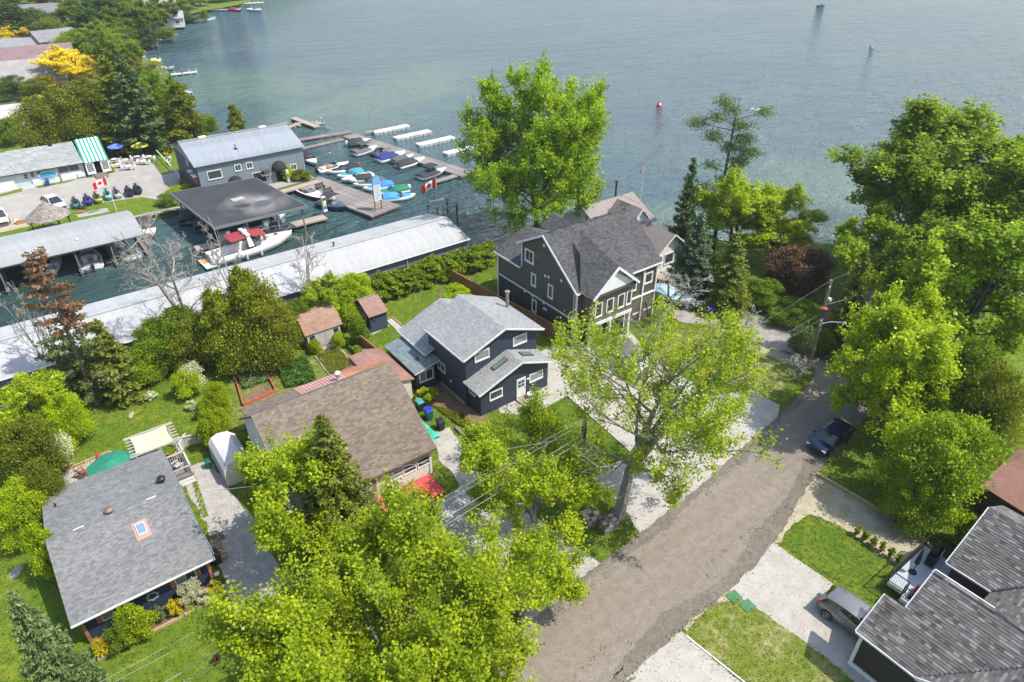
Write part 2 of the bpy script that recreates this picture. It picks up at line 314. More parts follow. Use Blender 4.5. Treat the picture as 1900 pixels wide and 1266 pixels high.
patch('driveway', [tuple(P(795, 800)[:2]), tuple(P(832, 794)[:2]), tuple(P(880, 842)[:2]), (22.2, 28), (23.4, 20.2), (17.0, 19.6), (15.6, 24), (13.2, 31.5), (19.6, 33.0), (20.0, 36.5)], 4, M_gravel, 0.15)
patch('driveway', pp([(1026, 640), (1052, 636), (1095, 652), (1165, 612), (1192, 640), (1250, 690), (1322, 735), (1390, 722), (1448, 752), (1440, 790), (1380, 850), (1230, 990), (1195, 1003), (1148, 930), (1092, 886), (1128, 868), (1178, 845), (1052, 733), (985, 764), (960, 770), (925, 766), (925, 700)]), 4, M_gravel2, 0.06)
patch('driveway', pp([(1228, 485), (1262, 497), (1258, 530), (1292, 562), (1335, 558), (1420, 590), (1530, 622), (1575, 640), (1540, 690), (1500, 676), (1475, 657), (1400, 640), (1330, 603), (1270, 600), (1225, 580)]), 4, ground_mat('grey concrete drive', [(0.27, 0.245, 0.22), (0.23, 0.205, 0.18), (0.31, 0.285, 0.26)], [0.2, 1.0], bump=0.01, bscale=20, fine=0.08), 0.08)
patch('driveway', pp([(1440, 1011), (1705, 1196), (1760, 1400), (1670, 1400), (1344, 1087), (1300, 1060), (1400, 980)]), 4, M_gravel2, 0.07)
patch('driveway', pp([(1205, 1213), (1262, 1169), (1420, 1300), (1480, 1400), (1300, 1500), (1000, 1400), (1060, 1260), (1150, 1180)]), 4, M_gravel2, 0.07)
patch('dirt_verge', pp([(1508, 878), (1560, 905), (1640, 950), (1725, 1010), (1745, 1060), (1690, 1075), (1655, 1045), (1600, 1010), (1560, 975), (1502, 957), (1468, 975), (1452, 1006), (1438, 1008), (1424, 985), (1450, 950), (1485, 905)]), 3, M_sand, 0.25)
patch('dirt_verge', pp([(1035, 1112), (1060, 1092), (1100, 1056), (1150, 1030), (1215, 985), (1225, 1000), (1150, 1050), (1100, 1085), (1040, 1135)]), 3, M_sand, 0.2)
patch('dirt_verge', pp([(1268, 1165), (1310, 1112), (1345, 1085), (1378, 1112), (1330, 1120), (1290, 1150), (1275, 1178)]), 3, M_sand, 0.15)
patch('dirt_verge', pp([(1330, 603), (1400, 642), (1480, 660), (1500, 690), (1440, 690), (1350, 645), (1300, 620)]), 3, M_sand, 0.25)
patch('lawn', pp([(1502, 958), (1560, 975), (1602, 1008), (1660, 1048), (1690, 1090), (1665, 1135), (1590, 1105), (1450, 1008), (1468, 975)]), 5, M_grass2, 0.10, 0.4)
patch('lawn', pp([(1330, 1120), (1380, 1112), (1560, 1240), (1640, 1330), (1560, 1400), (1372, 1266), (1270, 1176), (1292, 1148)]), 5, M_dry, 0.10, 0.4)
patch('lawn', pp([(1052, 737), (1174, 844), (1094, 884), (1060, 900), (985, 830), (960, 780), (988, 768)]), 5, M_grass2, 0.05, 0.5)
patch('lawn', pp([(1200, 620), (1330, 608), (1400, 650), (1500, 690), (1440, 735), (1390, 719), (1318, 700), (1240, 665)]), 5, M_dry, 0.10, 0.5)
patch('lawn', pp([(1232, 752), (1300, 800), (1316, 820), (1290, 806), (1222, 760)]), 5, M_grass2, 0.08, 0.5)
patch('lawn', pp([(395, 745), (430, 700), (520, 650), (600, 660), (640, 650), (700, 690), (560, 745), (450, 800), (425, 790)]), 2, M_dry, 0.4, 0.8)
patch('garden_soil', pp([(762, 700), (800, 700), (900, 770), (900, 800), (850, 790), (790, 740)]), 3, M_dirt, 0.3)
patch('garden_soil', pp([(590, 655), (625, 640), (660, 676), (672, 690), (640, 700), (610, 690)]), 3, M_dirt, 0.15)
patch('garden_soil', pp([(452, 735), (492, 712), (505, 722), (460, 752)]), 3, M_dirt, 0.05)
patch('garden_soil', pp([(170, 1195), (395, 1085), (410, 1105), (190, 1215)]), 3, M_dirt, 0.05)
patch('garden_soil', pp([(810, 540), (850, 552), (838, 562), (815, 552)]), 3, M_dirt, 0.3)
patch('path', pp([(718, 595), (728, 590), (778, 634), (768, 645)]), 3, M_gravel2, 0.03)
patch('path', pp([(672, 620), (695, 612), (718, 600), (722, 606), (690, 622)]), 4, M_gravel2, 0.03)
patch('courtyard', pp([(1205, 480), (1262, 470), (1275, 500), (1240, 540), (1222, 520)]), 3, ground_mat('tan paving', [(0.36, 0.27, 0.20), (0.30, 0.22, 0.16), (0.40, 0.31, 0.23)], [0.5, 2.0], bump=0.01), 0.1)
# marina side: lot, lawn strip, patio
patch('parking_lot', pp([(-120, 395), (0, 353), (70, 345), (130, 333), (160, 322), (215, 317), (262, 300), (285, 306), (300, 325), (330, 318), (332, 352), (326, 378), (262, 366), (180, 378), (120, 388), (66, 402), (40, 415), (0, 425), (-160, 470)]), 4, M_lot, 0.1, 1.5)
patch('lawn', pp([(-160, 495), (0, 432), (60, 402), (130, 390), (200, 377), (262, 367), (322, 380), (326, 386), (250, 402), (190, 414), (100, 440), (0, 470), (-60, 490)]), 5, M_grass, 0.15, 0.8)
patch('lawn', pp([(283, 285), (322, 265), (335, 312), (300, 318)]), 5, M_grass, 0.2, 1.0)
patch('lawn', pp([(-20, 366), (40, 350), (42, 356), (0, 366)]), 5, M_grass, 0.15, 0.8)
patch('lawn', pp([(64, 347), (110, 335), (170, 322), (160, 328), (120, 340), (72, 350)]), 5, M_grass, 0.15, 0.8)
patch('patio', pp([(205, 300), (262, 292), (285, 305), (250, 322), (205, 325)]), 5, M_lot, 0.1, 1.0)
patch('path', pp([(-40, 418), (0, 408), (45, 408), (55, 420), (0, 432), (-60, 445)]), 6, M_sand, 0.05, 1.0)
patch('path', pp([(140, 398), (198, 386), (204, 393), (146, 404)]), 6, ground_mat('concrete pad', [(0.30, 0.28, 0.25), (0.25, 0.23, 0.21), (0.33, 0.31, 0.28)], [0.2, 1.0], bump=0.01), 0.03, 1.0)
patch('walkway', [(28.2, 103.4), (38.5, 104.9), (38.4, 106.7), (28.2, 106.7)], 5, M_lot, 0.02)
patch('grass_verge', [(34, 105.3), (38.4, 105.8), (38.3, 106.6), (34, 106.6)], 6, M_grass, 0.1)
# far side of the bay: lawns and roads between the houses
patch('road', [(-70, 150), (-4, 146), (-4, 151), (-70, 156)], 5, M_lot, 0.3, 2.0)
patch('lawn', pp([(0, 270), (40, 268), (45, 285), (0, 292)]), 4, M_grass, 0.3)
patch('lawn', pp([(330, 12), (420, 4), (470, -2), (440, 10), (370, 22), (335, 30)]), 4, M_grass, 0.5, 2.0)
M_conc = mat('old concrete', (0.36, 0.34, 0.31), (0.24, 0.22, 0.20), 0.9, 1.2, 6, bump=0.01, bscale=20, stain=0.2)
# sea wall, kerb stones and timber edging
def edging(name, pts, wd, h, m, label, seg=2.4, z=0.0):
 """kerb of separate timbers or stones laid end to end"""
 o = thing(name, label, 'edging', (pts[0][0], pts[0][1], z)); k = 0
 for a, b_ in zip(pts, pts[1:]):
  a = Vector((*a, z + h / 2)); b_ = Vector((*b_, z + h / 2)); n = max(1, round((b_ - a).length / seg))
  for i in range(n):
   mb = MB(o.location); mb.beam(a.lerp(b_, i / n + 0.004), a.lerp(b_, (i + 1) / n - 0.004), wd * rng.uniform(.95, 1.05), h * rng.uniform(.95, 1.05)); mb.build('timber', m, o); k += 1
 return o
# faint summer haze over the lake
m = bpy.data.materials.new('haze'); m.use_nodes = True; nt_ = m.node_tree; nt_.nodes.remove(nt_.nodes['Principled BSDF']); v_ = nt_.nodes.new('ShaderNodeVolumePrincipled'); v_.inputs['Color'].default_value = (.86, .91, .97, 1); v_.inputs['Density'].default_value = 0.00018; v_.inputs['Anisotropy'].default_value = 0.2; nt_.links.new(v_.outputs[0], nt_.nodes['Material Output'].inputs['Volume'])
b = MB(); b.box(-3100, 4300, -700, 4300, -4.4, 39.5); props(b.build('haze', m), kind='stuff')
# ================================================================ TREE WORKS (shared meshes; placed further down)
def np_mesh(name, co, nface, nv, mat_, tint=None):
 """co: (nface*nv,3) array, each face its own corners"""
 me = bpy.data.meshes.new(name); N = nface * nv
 me.vertices.add(N); me.vertices.foreach_set('co', np.ascontiguousarray(co, dtype=np.float32).ravel())
 me.loops.add(N); me.loops.foreach_set('vertex_index', np.arange(N, dtype=np.int32))
 me.polygons.add(nface); me.polygons.foreach_set('loop_start', np.arange(0, N, nv, dtype=np.int32)); me.polygons.foreach_set('loop_total', np.full(nface, nv, dtype=np.int32))
 me.materials.append(mat_)
 if tint is not None:
  at = me.attributes.new('tint', 'FLOAT', 'FACE'); at.data.foreach_set('value', np.ascontiguousarray(tint, dtype=np.float32))
 me.update(calc_edges=True); return me
def unit(a): return a / np.maximum(np.linalg.norm(a, axis=1, keepdims=True), 1e-6)
def leaves(g, name, c, size, mat_, aspect=0.8, up=0.9, axis=None, tint=None, var=0.5, fold=0.18):
 """one kite-shaped leaf (or needle spray) at every centre"""
 n = len(c); nm = unit(g.normal(size=(n, 3)) * (1 - up) * 1.6 + np.array([0, 0, 1.0]) * up + 1e-4)
 a = unit(g.normal(size=(n, 3))) if axis is None else unit(axis + g.normal(size=(n, 3)) * 0.25)
 a = unit(a - nm * (a * nm).sum(1, keepdims=True)); b = np.cross(nm, a)
 s = (size * (1 + g.uniform(-var, var, n)))[:, None]
 p0 = c - a * s * 0.5; p2 = c + a * s * 0.5; w_ = s * aspect * 0.5
 p1 = c + b * w_ - nm * s * fold + a * s * 0.08; p3 = c - b * w_ - nm * s * fold + a * s * 0.08
 co = np.stack([p0, p1, p2, p3], 1).reshape(-1, 3)
 if tint is None: tint = g.uniform(0, 1, n)
 return np_mesh(name, co, n, 4, mat_, tint)
def limbs(name, segs, mat_, n=5):
 """segs: list of (p0, p1, r0, r1) -> tapered sticks"""
 A = np.array([[*s[0]] for s in segs], float); B = np.array([[*s[1]] for s in segs], float); r0 = np.array([s[2] for s in segs]); r1 = np.array([s[3] for s in segs])
 d = unit(B - A); up = np.where(np.abs(d[:, 2:3]) < 0.9, np.array([[0, 0, 1.0]]), np.array([[1.0, 0, 0]])); r = unit(np.cross(d, up)); u = np.cross(r, d)
 quads = []
 for k in range(n):
  t0, t1 = 2 * math.pi * k / n, 2 * math.pi * (k + 1) / n
  e0 = r * math.cos(t0) + u * math.sin(t0); e1 = r * math.cos(t1) + u * math.sin(t1)
  quads.append(np.stack([A + e0 * r0[:, None], A + e1 * r0[:, None], B + e1 * r1[:, None], B + e0 * r1[:, None]], 1))
 co = np.concatenate(quads).reshape(-1, 3); return np_mesh(name, co, len(segs) * n, 4, mat_)
def path_(g, p, d, L, k, r0, r1, bend, segs, lift=0.0):
 """a wandering stick of k pieces; returns the points"""
 pts = [np.array(p, float)]; d = np.array(d, float); d /= np.linalg.norm(d)
 for i in range(k):
  d = d + g.normal(size=3) * bend + np.array([0, 0, lift]); d /= np.linalg.norm(d); pts.append(pts[-1] + d * L / k)
  segs.append((pts[-2], pts[-1], r0 + (r1 - r0) * i / k, r0 + (r1 - r0) * (i + 1) / k))
 return pts
def at_path(pts, t):
 x = t * (len(pts) - 1); i = min(int(x), len(pts) - 2); f = x - i; return pts[i] * (1 - f) + pts[i + 1] * f, unit((pts[i + 1] - pts[i])[None])[0]
UPV = np.array([0, 0, 1.0])
def broadleaf(seed, H, Rd, leaf=0.16, nleaf=30000, trunk=0.28, n1=11, n2=8, n3=6, lean=(0, 0), fork=2, sigma=0.28, mat_=None, bark=None, low=0.22, dead=0.0, tr=None, flat_=0.55, name='tree', open_=0.0, twig=0.012, shape=1.0, tall=1.0):
 """deciduous tree: forked trunk, limbs filling an envelope, twigs carrying clumps of leaves"""
 g = np.random.default_rng(seed); segs = []; tips = []; tr = tr or H * 0.017 + 0.08
 base = np.zeros(3); th = H * trunk; lean = np.array([lean[0], lean[1], 0.0])
 tp = path_(g, base, np.array([0, 0, 1.0]) + lean, th, 3, tr * 1.25, tr * 0.85, 0.03, segs)
 segs.append((np.array([0, 0, -0.2]), np.array([0, 0, 0.35]), tr * 1.8, tr * 1.2))
 leaders = []
 for k in range(fork):
  a = g.uniform(0, 6.28) + k * 6.28 / fork; sp = 0.30 if fork > 1 else 0.05
  leaders.append(path_(g, tp[-1], np.array([math.cos(a) * sp, math.sin(a) * sp, 1.0]) + lean * 0.8, (H * tall - th) * 0.86, 6, tr * 0.8, tr * 0.12, 0.06, segs))
 tips_end = [l[-1] for l in leaders]
 c_mid = tp[-1] * 0 + np.array([lean[0] * H * .5, lean[1] * H * .5, 0])
 for k in range(n1):
  l = leaders[k % fork]; t = ((k // fork) + g.uniform(0.1, 0.9)) / max(1, (n1 / fork)); t = 0.02 + 0.9 * t; p, dl = at_path(l, t); z = p[2] / H
  zz = (z - low) / (1 - low); env = Rd * max(0.15, math.sqrt(max(0, 1 - (abs(2 * min(max(zz, 0), 1) ** shape - 0.85)) ** 2.2)))
  a = k * 2.4 + g.uniform(-.4, .4); off = p[:2] - c_mid[:2]; dirv = np.array([math.cos(a), math.sin(a), 0.0])
  L1 = max(0.8, env * g.uniform(0.85, 1.12) - max(0.0, float(off @ dirv[:2])) * 0.5)
  dirv[2] = 0.35 + 0.9 * max(0, z - .35); pts = path_(g, p, dirv, L1, 5, max(0.03, tr * 0.42 * (1 - t * .6)), 0.02, 0.12, segs, 0.05)
  isdead = g.uniform() < dead
  for j in range(n2):
   t2 = 0.22 + 0.78 * (j + g.uniform(0, 1)) / n2; q, dq = at_path(pts, min(t2, 1)); side = unit(np.cross(dq, g.normal(size=3))[None])[0]
   d2 = dq * 0.65 + side * 0.85 + np.array([0, 0, 0.15]); L2 = L1 * g.uniform(0.28, 0.48) * (1.15 - 0.5 * t2) + 0.25
   pt2 = path_(g, q, d2, L2, 3, 0.028 + 0.006 * L2, 0.012, 0.16, segs, 0.04)
   for i in range(n3):
    q3, d3 = at_path(pt2, min(1, 0.25 + 0.75 * (i + g.uniform(0, 1)) / n3)); s3 = unit(np.cross(d3, g.normal(size=3))[None])[0]
    pt3 = path_(g, q3, d3 * 0.55 + s3 * 0.6 + UPV * .5, L2 * g.uniform(0.3, 0.55) + 0.12, 2, twig, twig * 0.4, 0.2, segs)
    if not isdead and g.uniform() > open_: tips.append((pt3[1], pt3[2] - pt3[0])); tips.append((pt3[2], pt3[2] - pt3[1] + UPV * .25))
    elif isdead:
     for _ in range(2): path_(g, pt3[1], g.normal(size=3) + d3, L2 * 0.25, 1, twig * .5, twig * .3, 0, segs)
   if not isdead: tips.append((pt2[-1], UPV * .5))
 for e in tips_end: tips.append((e, UPV))
 T = np.array([t[0] for t in tips]); k = max(1, nleaf // len(T)); bright = np.repeat(g.uniform(0, 1, len(T)), k)
 D_ = np.array([t[1] for t in tips]); c = np.repeat(T, k, 0) + np.repeat(D_, k, 0) * g.uniform(-.7, .9, (len(T) * k, 1)) + g.normal(size=(len(T) * k, 3)) * sigma * .72
 keep = c[:, 2] > 0.3; c = c[keep]; tint = np.clip(bright[keep] * 0.7 + g.uniform(0, 0.35, len(c)), 0, 1)
 return (limbs(name + '_trunk', segs, bark), leaves(g, name + '_crown', c, leaf, mat_, aspect=0.95, up=0.70, tint=tint))
def conifer(seed, H, Rd, mat_, bark, spray=0.34, whorl=0.34, nb=9, droop=0.25, dens=1.0, thin=0.0, low=0.08, colfn=None, name='conifer', power=0.85, up=0.55):
 """spruce: straight stem, tiers of drooping boughs, each carrying flat sprays of needles"""
 g = np.random.default_rng(seed); segs = [((0, 0, -0.2), (0, 0, H * 0.5), 0.06 + H * 0.013, 0.04 + H * 0.007), ((0, 0, H * 0.5), (0, 0, H), 0.04 + H * 0.007, 0.015)]
 c = []; ax = []; z = H * low; tt = []
 while z < H * 0.985:
  f = z / H; Rz = Rd * (1 - f) ** power + 0.10
  for k in range(max(3, int(nb * (0.5 + 0.6 * (1 - f))))):
   if g.uniform() < thin: continue
   a = g.uniform(0, 6.28); L = Rz * g.uniform(0.62, 1.12); rise = 0.25 * f - droop * (1 - f) + g.uniform(-.12, .12)
   d = np.array([math.cos(a), math.sin(a), rise]); p0 = np.array([0, 0, z + g.uniform(-whorl, whorl) * 0.5]); tipz = L * 0.10
   p1 = p0 + d * L * 0.6; p2 = p1 + (d + np.array([0, 0, 0.22])) * L * 0.42; segs.append((p0, p1, 0.022 + 0.012 * L * .4, 0.014)); segs.append((p1, p2, 0.014, 0.005))
   m = max(3, int(L / (spray * 0.30) * dens * 1.6)); tv = g.uniform(0, 1); cl = 0.5 if colfn is None else colfn(f, g)
   for i in range(m):
    t = 0.16 + 0.86 * (i + g.uniform(0, 1)) / m; q = p0 + (p1 - p0) * min(t / 0.6, 1) + (p2 - p1) * max(0, (t - 0.6) / 0.4)
    sd_ = (-1) ** i; w2 = spray * (0.75 + 0.9 * (1 - t)) * L * 0.22 + spray * .25; side = np.array([-d[1], d[0], 0]) * sd_
    c.append(q + side * w2 * g.uniform(.25, 1.0) + np.array([0, 0, -abs(g.normal()) * spray * 0.22])); ax.append(d * 0.8 + side * 0.7 + np.array([0, 0, -0.25])); tt.append(cl + 0.5 * tv * .6 + 0.35 * t - .2)
  z += whorl * g.uniform(0.75, 1.25) * (1.0 - 0.35 * f)
 c = np.array(c); ax = np.array(ax); c2 = np.concatenate([c, c + g.normal(size=c.shape) * spray * 0.28]); ax2 = np.concatenate([ax, ax]); t2 = np.concatenate([tt, tt]) + g.uniform(-.2, .2, len(c2))
 return limbs(name + '_trunk', segs, bark, 4), leaves(g, name + '_crown', c2, spray, mat_, aspect=0.42, up=up, axis=ax2, tint=np.clip(t2, 0, 1), fold=0.05)
def mound(seed, H, Rx, Ry, leaf, n, mat_, bark, lobes=16, solid=0.35, top=2.2, name='shrub', pointed=0.0, upax=0.0, aspect=0.85, up=0.55):
 """shrub, cedar or dense small tree: leaves gathered on many overlapping lobes over a few stems"""
 g = np.random.default_rng(seed); segs = []; cs = []; rs = []
 for k in range(lobes):
  z = H * (0.12 + 0.80 * (k + g.uniform(0, 1)) / lobes); f = z / H; w_ = (1 - pointed) * math.sqrt(max(0.05, 1 - abs(2 * f - 0.8) ** top)) + pointed * (1.02 - f) ** 0.75
  a = k * 2.4 + g.uniform(-.6, .6); rr = g.uniform(0.25, 0.75) * w_; cs.append((math.cos(a) * rr * Rx, math.sin(a) * rr * Ry, z)); rs.append(max(0.12, w_ * g.uniform(0.22, 0.50)))
  if k % 2 == 0: segs.append((np.array([g.normal() * .06, g.normal() * .06, -0.1]), np.array(cs[-1]), 0.03 + H * 0.008, 0.012))
 cs = np.array(cs); rs = np.array(rs); pr = rs ** 2; pr /= pr.sum(); idx = g.choice(len(cs), n, p=pr); d = unit(g.normal(size=(n, 3))); d[:, 2] = np.abs(d[:, 2]) * 0.9 - 0.25 * g.uniform(0, 1, n); rad = (1 - solid * g.uniform(0, 1, n) ** 2) * rs[idx] * (1 + 0.20 * g.normal(size=n))
 c = cs[idx] + d * rad[:, None] * np.array([Rx, Ry, min(Rx, Ry) * 1.1]); c[:, 2] = np.clip(c[:, 2], 0.05, None)
 tint = np.clip(0.25 + 0.35 * g.uniform(0, 1, len(cs))[idx] + g.uniform(-.25, .45, n), 0, 1)
 axis = None if not upax else unit(d * 0.5 + np.array([0, 0, upax]))
 return limbs(name + '_stem', segs or [((0, 0, 0), (0, 0, H * .5), .03, .02)], bark, 4), leaves(g, name + '_crown', c, leaf, mat_, aspect=aspect, up=up, axis=axis, tint=tint)
def bare(seed, H, Rd, mat_, n1=12, n2=8, n3=6, n4=4, tr=None, name='bare', trunk=0.25, fork=2, twig=0.014):
 """leafless tree: limbs, boughs, twigs"""
 g = np.random.default_rng(seed); segs = []; tr = tr or 0.05 + H * 0.013
 tp = path_(g, np.zeros(3), np.array([0, 0, 1.0]), H * trunk, 3, tr, tr * 0.8, 0.04, segs); L0 = []
 for k in range(fork):
  a = g.uniform(0, 6.28) + k * 6.28 / fork; L0.append(path_(g, tp[-1], np.array([math.cos(a) * .25, math.sin(a) * .25, 1]), H * (1 - trunk) * g.uniform(.85, 1.0), 7, tr * .75, 0.02, 0.08, segs))
 for k in range(n1):
  t = 0.05 + 0.85 * k / n1; p, dl = at_path(L0[k % fork], t); a = k * 2.4; L1 = Rd * (1.15 - 0.75 * t) * g.uniform(.7, 1.1)
  p1 = path_(g, p, np.array([math.cos(a), math.sin(a), 0.7]), L1, 5, tr * .35 * (1 - t * .6), 0.018, 0.16, segs, 0.06)
  for j in range(n2):
   q, dq = at_path(p1, 0.25 + 0.75 * j / n2); L2 = L1 * g.uniform(.25, .45); p2 = path_(g, q, dq * .7 + g.normal(size=3) * .6 + np.array([0, 0, .2]), L2, 3, 0.022, twig, 0.18, segs)
   for i in range(n3):
    q3, d3 = at_path(p2, 0.2 + 0.8 * i / n3); p3 = path_(g, q3, d3 * .6 + g.normal(size=3) * .6, L2 * .4, 2, twig, twig * .6, 0.25, segs)
    for m in range(n4): path_(g, at_path(p3, 0.3 + 0.7 * m / n4)[0], d3 * .5 + g.normal(size=3) * .7, L2 * .18, 1, twig * .6, twig * .4, 0, segs)
 return limbs(name, segs, mat_, 3)
BARK = mat('grey brown bark', (0.26, 0.235, 0.20), (0.13, 0.11, 0.09), 0.9, 6, 5, bump=0.02, bscale=14, stretch=(3, 3, 0.7))
BARK_D = mat('dark bark', (0.10, 0.085, 0.07), (0.05, 0.042, 0.035), 0.9, 6, 4, stretch=(3, 3, 0.7))
BARK_G = mat('bleached dead wood', (0.34, 0.315, 0.28), (0.22, 0.20, 0.17), 0.9, 6, 4, stretch=(3, 3, 0.7))
LF_bright = leafmat('fresh maple leaves', (0.115, 0.190, 0.004), (0.44, 0.520, 0.008), 0.40)
LF_big = leafmat('green maple leaves', (0.080, 0.165, 0.005), (0.350, 0.470, 0.010), 0.38)
LF_mid = leafmat('mid green leaves', (0.060, 0.120, 0.008), (0.240, 0.330, 0.014), 0.36)
LF_right = leafmat('right bank maple leaves', (0.075, 0.145, 0.006), (0.320, 0.420, 0.012), 0.38)
LF_dark = leafmat('dark leaves', (0.035, 0.075, 0.012), (0.100, 0.165, 0.020), 0.3)
LF_olive = leafmat('olive leaves', (0.085, 0.115, 0.008), (0.240, 0.265, 0.014), 0.36)
LF_ygreen = leafmat('yellow green leaves', (0.20, 0.29, 0.006), (0.48, 0.57, 0.012), 0.48)
LF_yellow = leafmat('golden leaves', (0.52, 0.40, 0.004), (0.88, 0.72, 0.008), 0.35)
LF_purple = leafmat('dark red brown leaves', (0.075, 0.045, 0.028), (0.200, 0.115, 0.055), 0.3)
LF_spruce = leafmat('spruce needles', (0.055, 0.085, 0.014), (0.210, 0.240, 0.030), 0.2)
LF_spruceD = leafmat('dark spruce needles', (0.028, 0.055, 0.018), (0.095, 0.145, 0.035), 0.15)
LF_blue = leafmat('blue spruce needles', (0.042, 0.082, 0.040), (0.155, 0.225, 0.115), 0.15)
LF_dying = leafmat('browning needles', (0.20, 0.090, 0.050), (0.110, 0.135, 0.030), 0.15)
LF_cedar = leafmat('cedar sprays', (0.060, 0.095, 0.006), (0.290, 0.310, 0.014), 0.3)
LF_hedge = leafmat('hedge cedar sprays', (0.100, 0.165, 0.006), (0.340, 0.430, 0.012), 0.38)
LF_pine = leafmat('grey green pine needles', (0.065, 0.105, 0.040), (0.190, 0.250, 0.085), 0.2)
LF_white = leafmat('cream blossom', (0.30, 0.34, 0.14), (0.72, 0.70, 0.50), 0.25)
LF_gold = leafmat('golden shrub leaves', (0.35, 0.33, 0.01), (0.75, 0.62, 0.02), 0.3)
LF_veg = leafmat('vegetable leaves', (0.035, 0.095, 0.012), (0.110, 0.210, 0.025), 0.3)
def plant_pair(name, meshes, label, cat, x, y, rz=0.0, scale=1.0, group=None, z=0.0, a='trunk', b='crown'):
 o = thing(name, label, cat, (x, y, z), rz, group, scale); link(a, meshes[0], o); link(b, meshes[1], o); return o
def crown_at(tx, ty, H, wpx, proto_H, proto_R):
 q = P(tx, ty, H * 0.96); m = PX(q.x, q.y, H * 0.6)[2]; r = wpx / m / 2
 return q.x, q.y, (r / proto_R, r / proto_R, H / proto_H)
# ================================================================ BUILDING WORKS
def frame3(poly, ref=None):
 q = [Vector(p) for p in poly]; s = (q[1] - q[0]).normalized(); nm = s.cross((q[-1] - q[0])).normalized(); t = nm.cross(s).normalized()
 if t.dot(q[-1] - q[0]) < 0: t = -t
 nm = s.cross(t); return q[0], s, t, nm
def scan(p2, t):
 xs = []
 for (a, b), (c, d) in zip(p2, p2[1:] + p2[:1]):
  if (b - t) * (d - t) < 0 or (b == t) != (d == t): xs.append(a + (c - a) * (t - b) / (d - b)) if d != b else None
 return (min(xs), max(xs)) if len(xs) > 1 else None
def tabs(parent, poly, out, m, expo=0.15, tab=0.30, h=0.009, name='shingles', org=None, gap=0.004, single=0, tintf=None, seed=1, jitter=0.4):
 """rows of separate shingles (or boards when tab is None) over a plane; poly[0]->poly[1] runs along the lowest row; out = a vector on the weather side"""
 g = random.Random(seed); p0, s, t, nm = frame3(poly); nm = nm if nm.dot(Vector(out)) > 0 else -nm
 p2 = [((Vector(p) - p0).dot(s), (Vector(p) - p0).dot(t)) for p in poly]; tmax = max(q[1] for q in p2); org = Vector(org if org is not None else parent.location)
 mb = MB(org); rows = int(tmax / expo); k = 0
 for r in range(rows + 1):
  a = r * expo; b_ = min(a + expo, tmax); iv = scan(p2, min((a + b_) / 2, tmax - 1e-3))
  if not iv or b_ - a < 0.02: continue
  x = iv[0] - (g.uniform(0, tab) if tab else 0)
  while x < iv[1] - 0.01:
   w_ = tab * g.uniform(1 - jitter, 1 + jitter) if tab else iv[1] - iv[0] + 1
   xa, xb = max(x, iv[0]), min(x + w_, iv[1]); x += w_
   if xb - xa < 0.03: continue
   hh = h * g.uniform(0.6, 1.5) if tab else h; A = p0 + s * xa + t * a; B = p0 + s * (xb - gap) + t * a; Cc = p0 + s * (xb - gap) + t * b_; D = p0 + s * xa + t * b_
   mb.cur = g.random() if tintf is None else tintf(g)
   up = [A + nm * hh, B + nm * hh, Cc + nm * 0.003, D + nm * 0.003]
   if nm.dot((up[1] - up[0]).cross(up[3] - up[0])) < 0: up = up[::-1]
   tgt = mb
   if single and k < single: tgt = MB(org); tgt.cur = mb.cur
   tgt.face(up); tgt.face([A, B, B + nm * hh, A + nm * hh])
   if tab: tgt.face([B, Cc, Cc + nm * .003, B + nm * hh]); tgt.face([A, D, D + nm * .003, A + nm * hh])
   if tgt is not mb: tgt.build(name.rstrip('s'), m, parent)
   k += 1
 if mb.f: props(mb.build(name, m, parent), kind='stuff')
def roof_plane(roof, poly, m_deck, m_sh, th=0.14, **kw):
 """roof deck plate under its shingles; adds both to the roof part"""
 mb = MB(roof['o']); q = [Vector(p) for p in poly]; mb.slab(q, th); mb.m[0] = 1; d = mb.build(kw.pop('deck', 'roof'), [m_deck, flat('dark underlay', (.035, .034, .033), .9)], roof['p'])
 if m_sh:
  up = [v + Vector((0, 0, 0.014)) for v in q]; tabs_child(d, up, (0, 0, 1), m_sh, roof['o'], **kw)
 return d
def tabs_child(parent, poly, out, m, org, **kw): tabs(parent, poly, out, m, org=org, **kw)
def body(name, pts_profile, a0, a1, axis, m, parent, org):
 """solid walls: a profile (u,z) pushed along axis from a0 to a1"""
 mb = MB(org); n = len(pts_profile)
 f = (lambda u, z, a: (a, u, z)) if axis == 'x' else (lambda u, z, a: (u, a, z))
 A = [f(u, z, a0) for u, z in pts_profile]; B = [f(u, z, a1) for u, z in pts_profile]
 mb.idx(A + B, [tuple(range(n)), tuple(range(2 * n - 1, n - 1, -1))] + [(i, n + i, n + (i + 1) % n, (i + 1) % n) for i in range(n)])
 o = mb.build(name, m, parent)
 bpy_fix(o.data); return o
def bpy_fix(me):
 import bmesh
 bm = bmesh.new(); bm.from_mesh(me); bmesh.ops.remove_doubles(bm, verts=bm.verts, dist=1e-5); bmesh.ops.recalc_face_normals(bm, faces=bm.faces); bm.to_mesh(me); bm.free()
M_white = mat('white trim paint', (0.64, 0.64, 0.62), (0.55, 0.55, 0.53), 0.55, 1.5, 4)
M_glass = flat('window glass', (0.035, 0.045, 0.050), 0.05, spec=0.9)
M_glassb = flat('window with pale blind', (0.22, 0.23, 0.22), 0.25, spec=0.7)
M_dark = flat('black parts and painted dark', (0.012, 0.012, 0.013), 0.9, spec=0.1)  # near black: black fittings, and plates that paint the dark inside openings
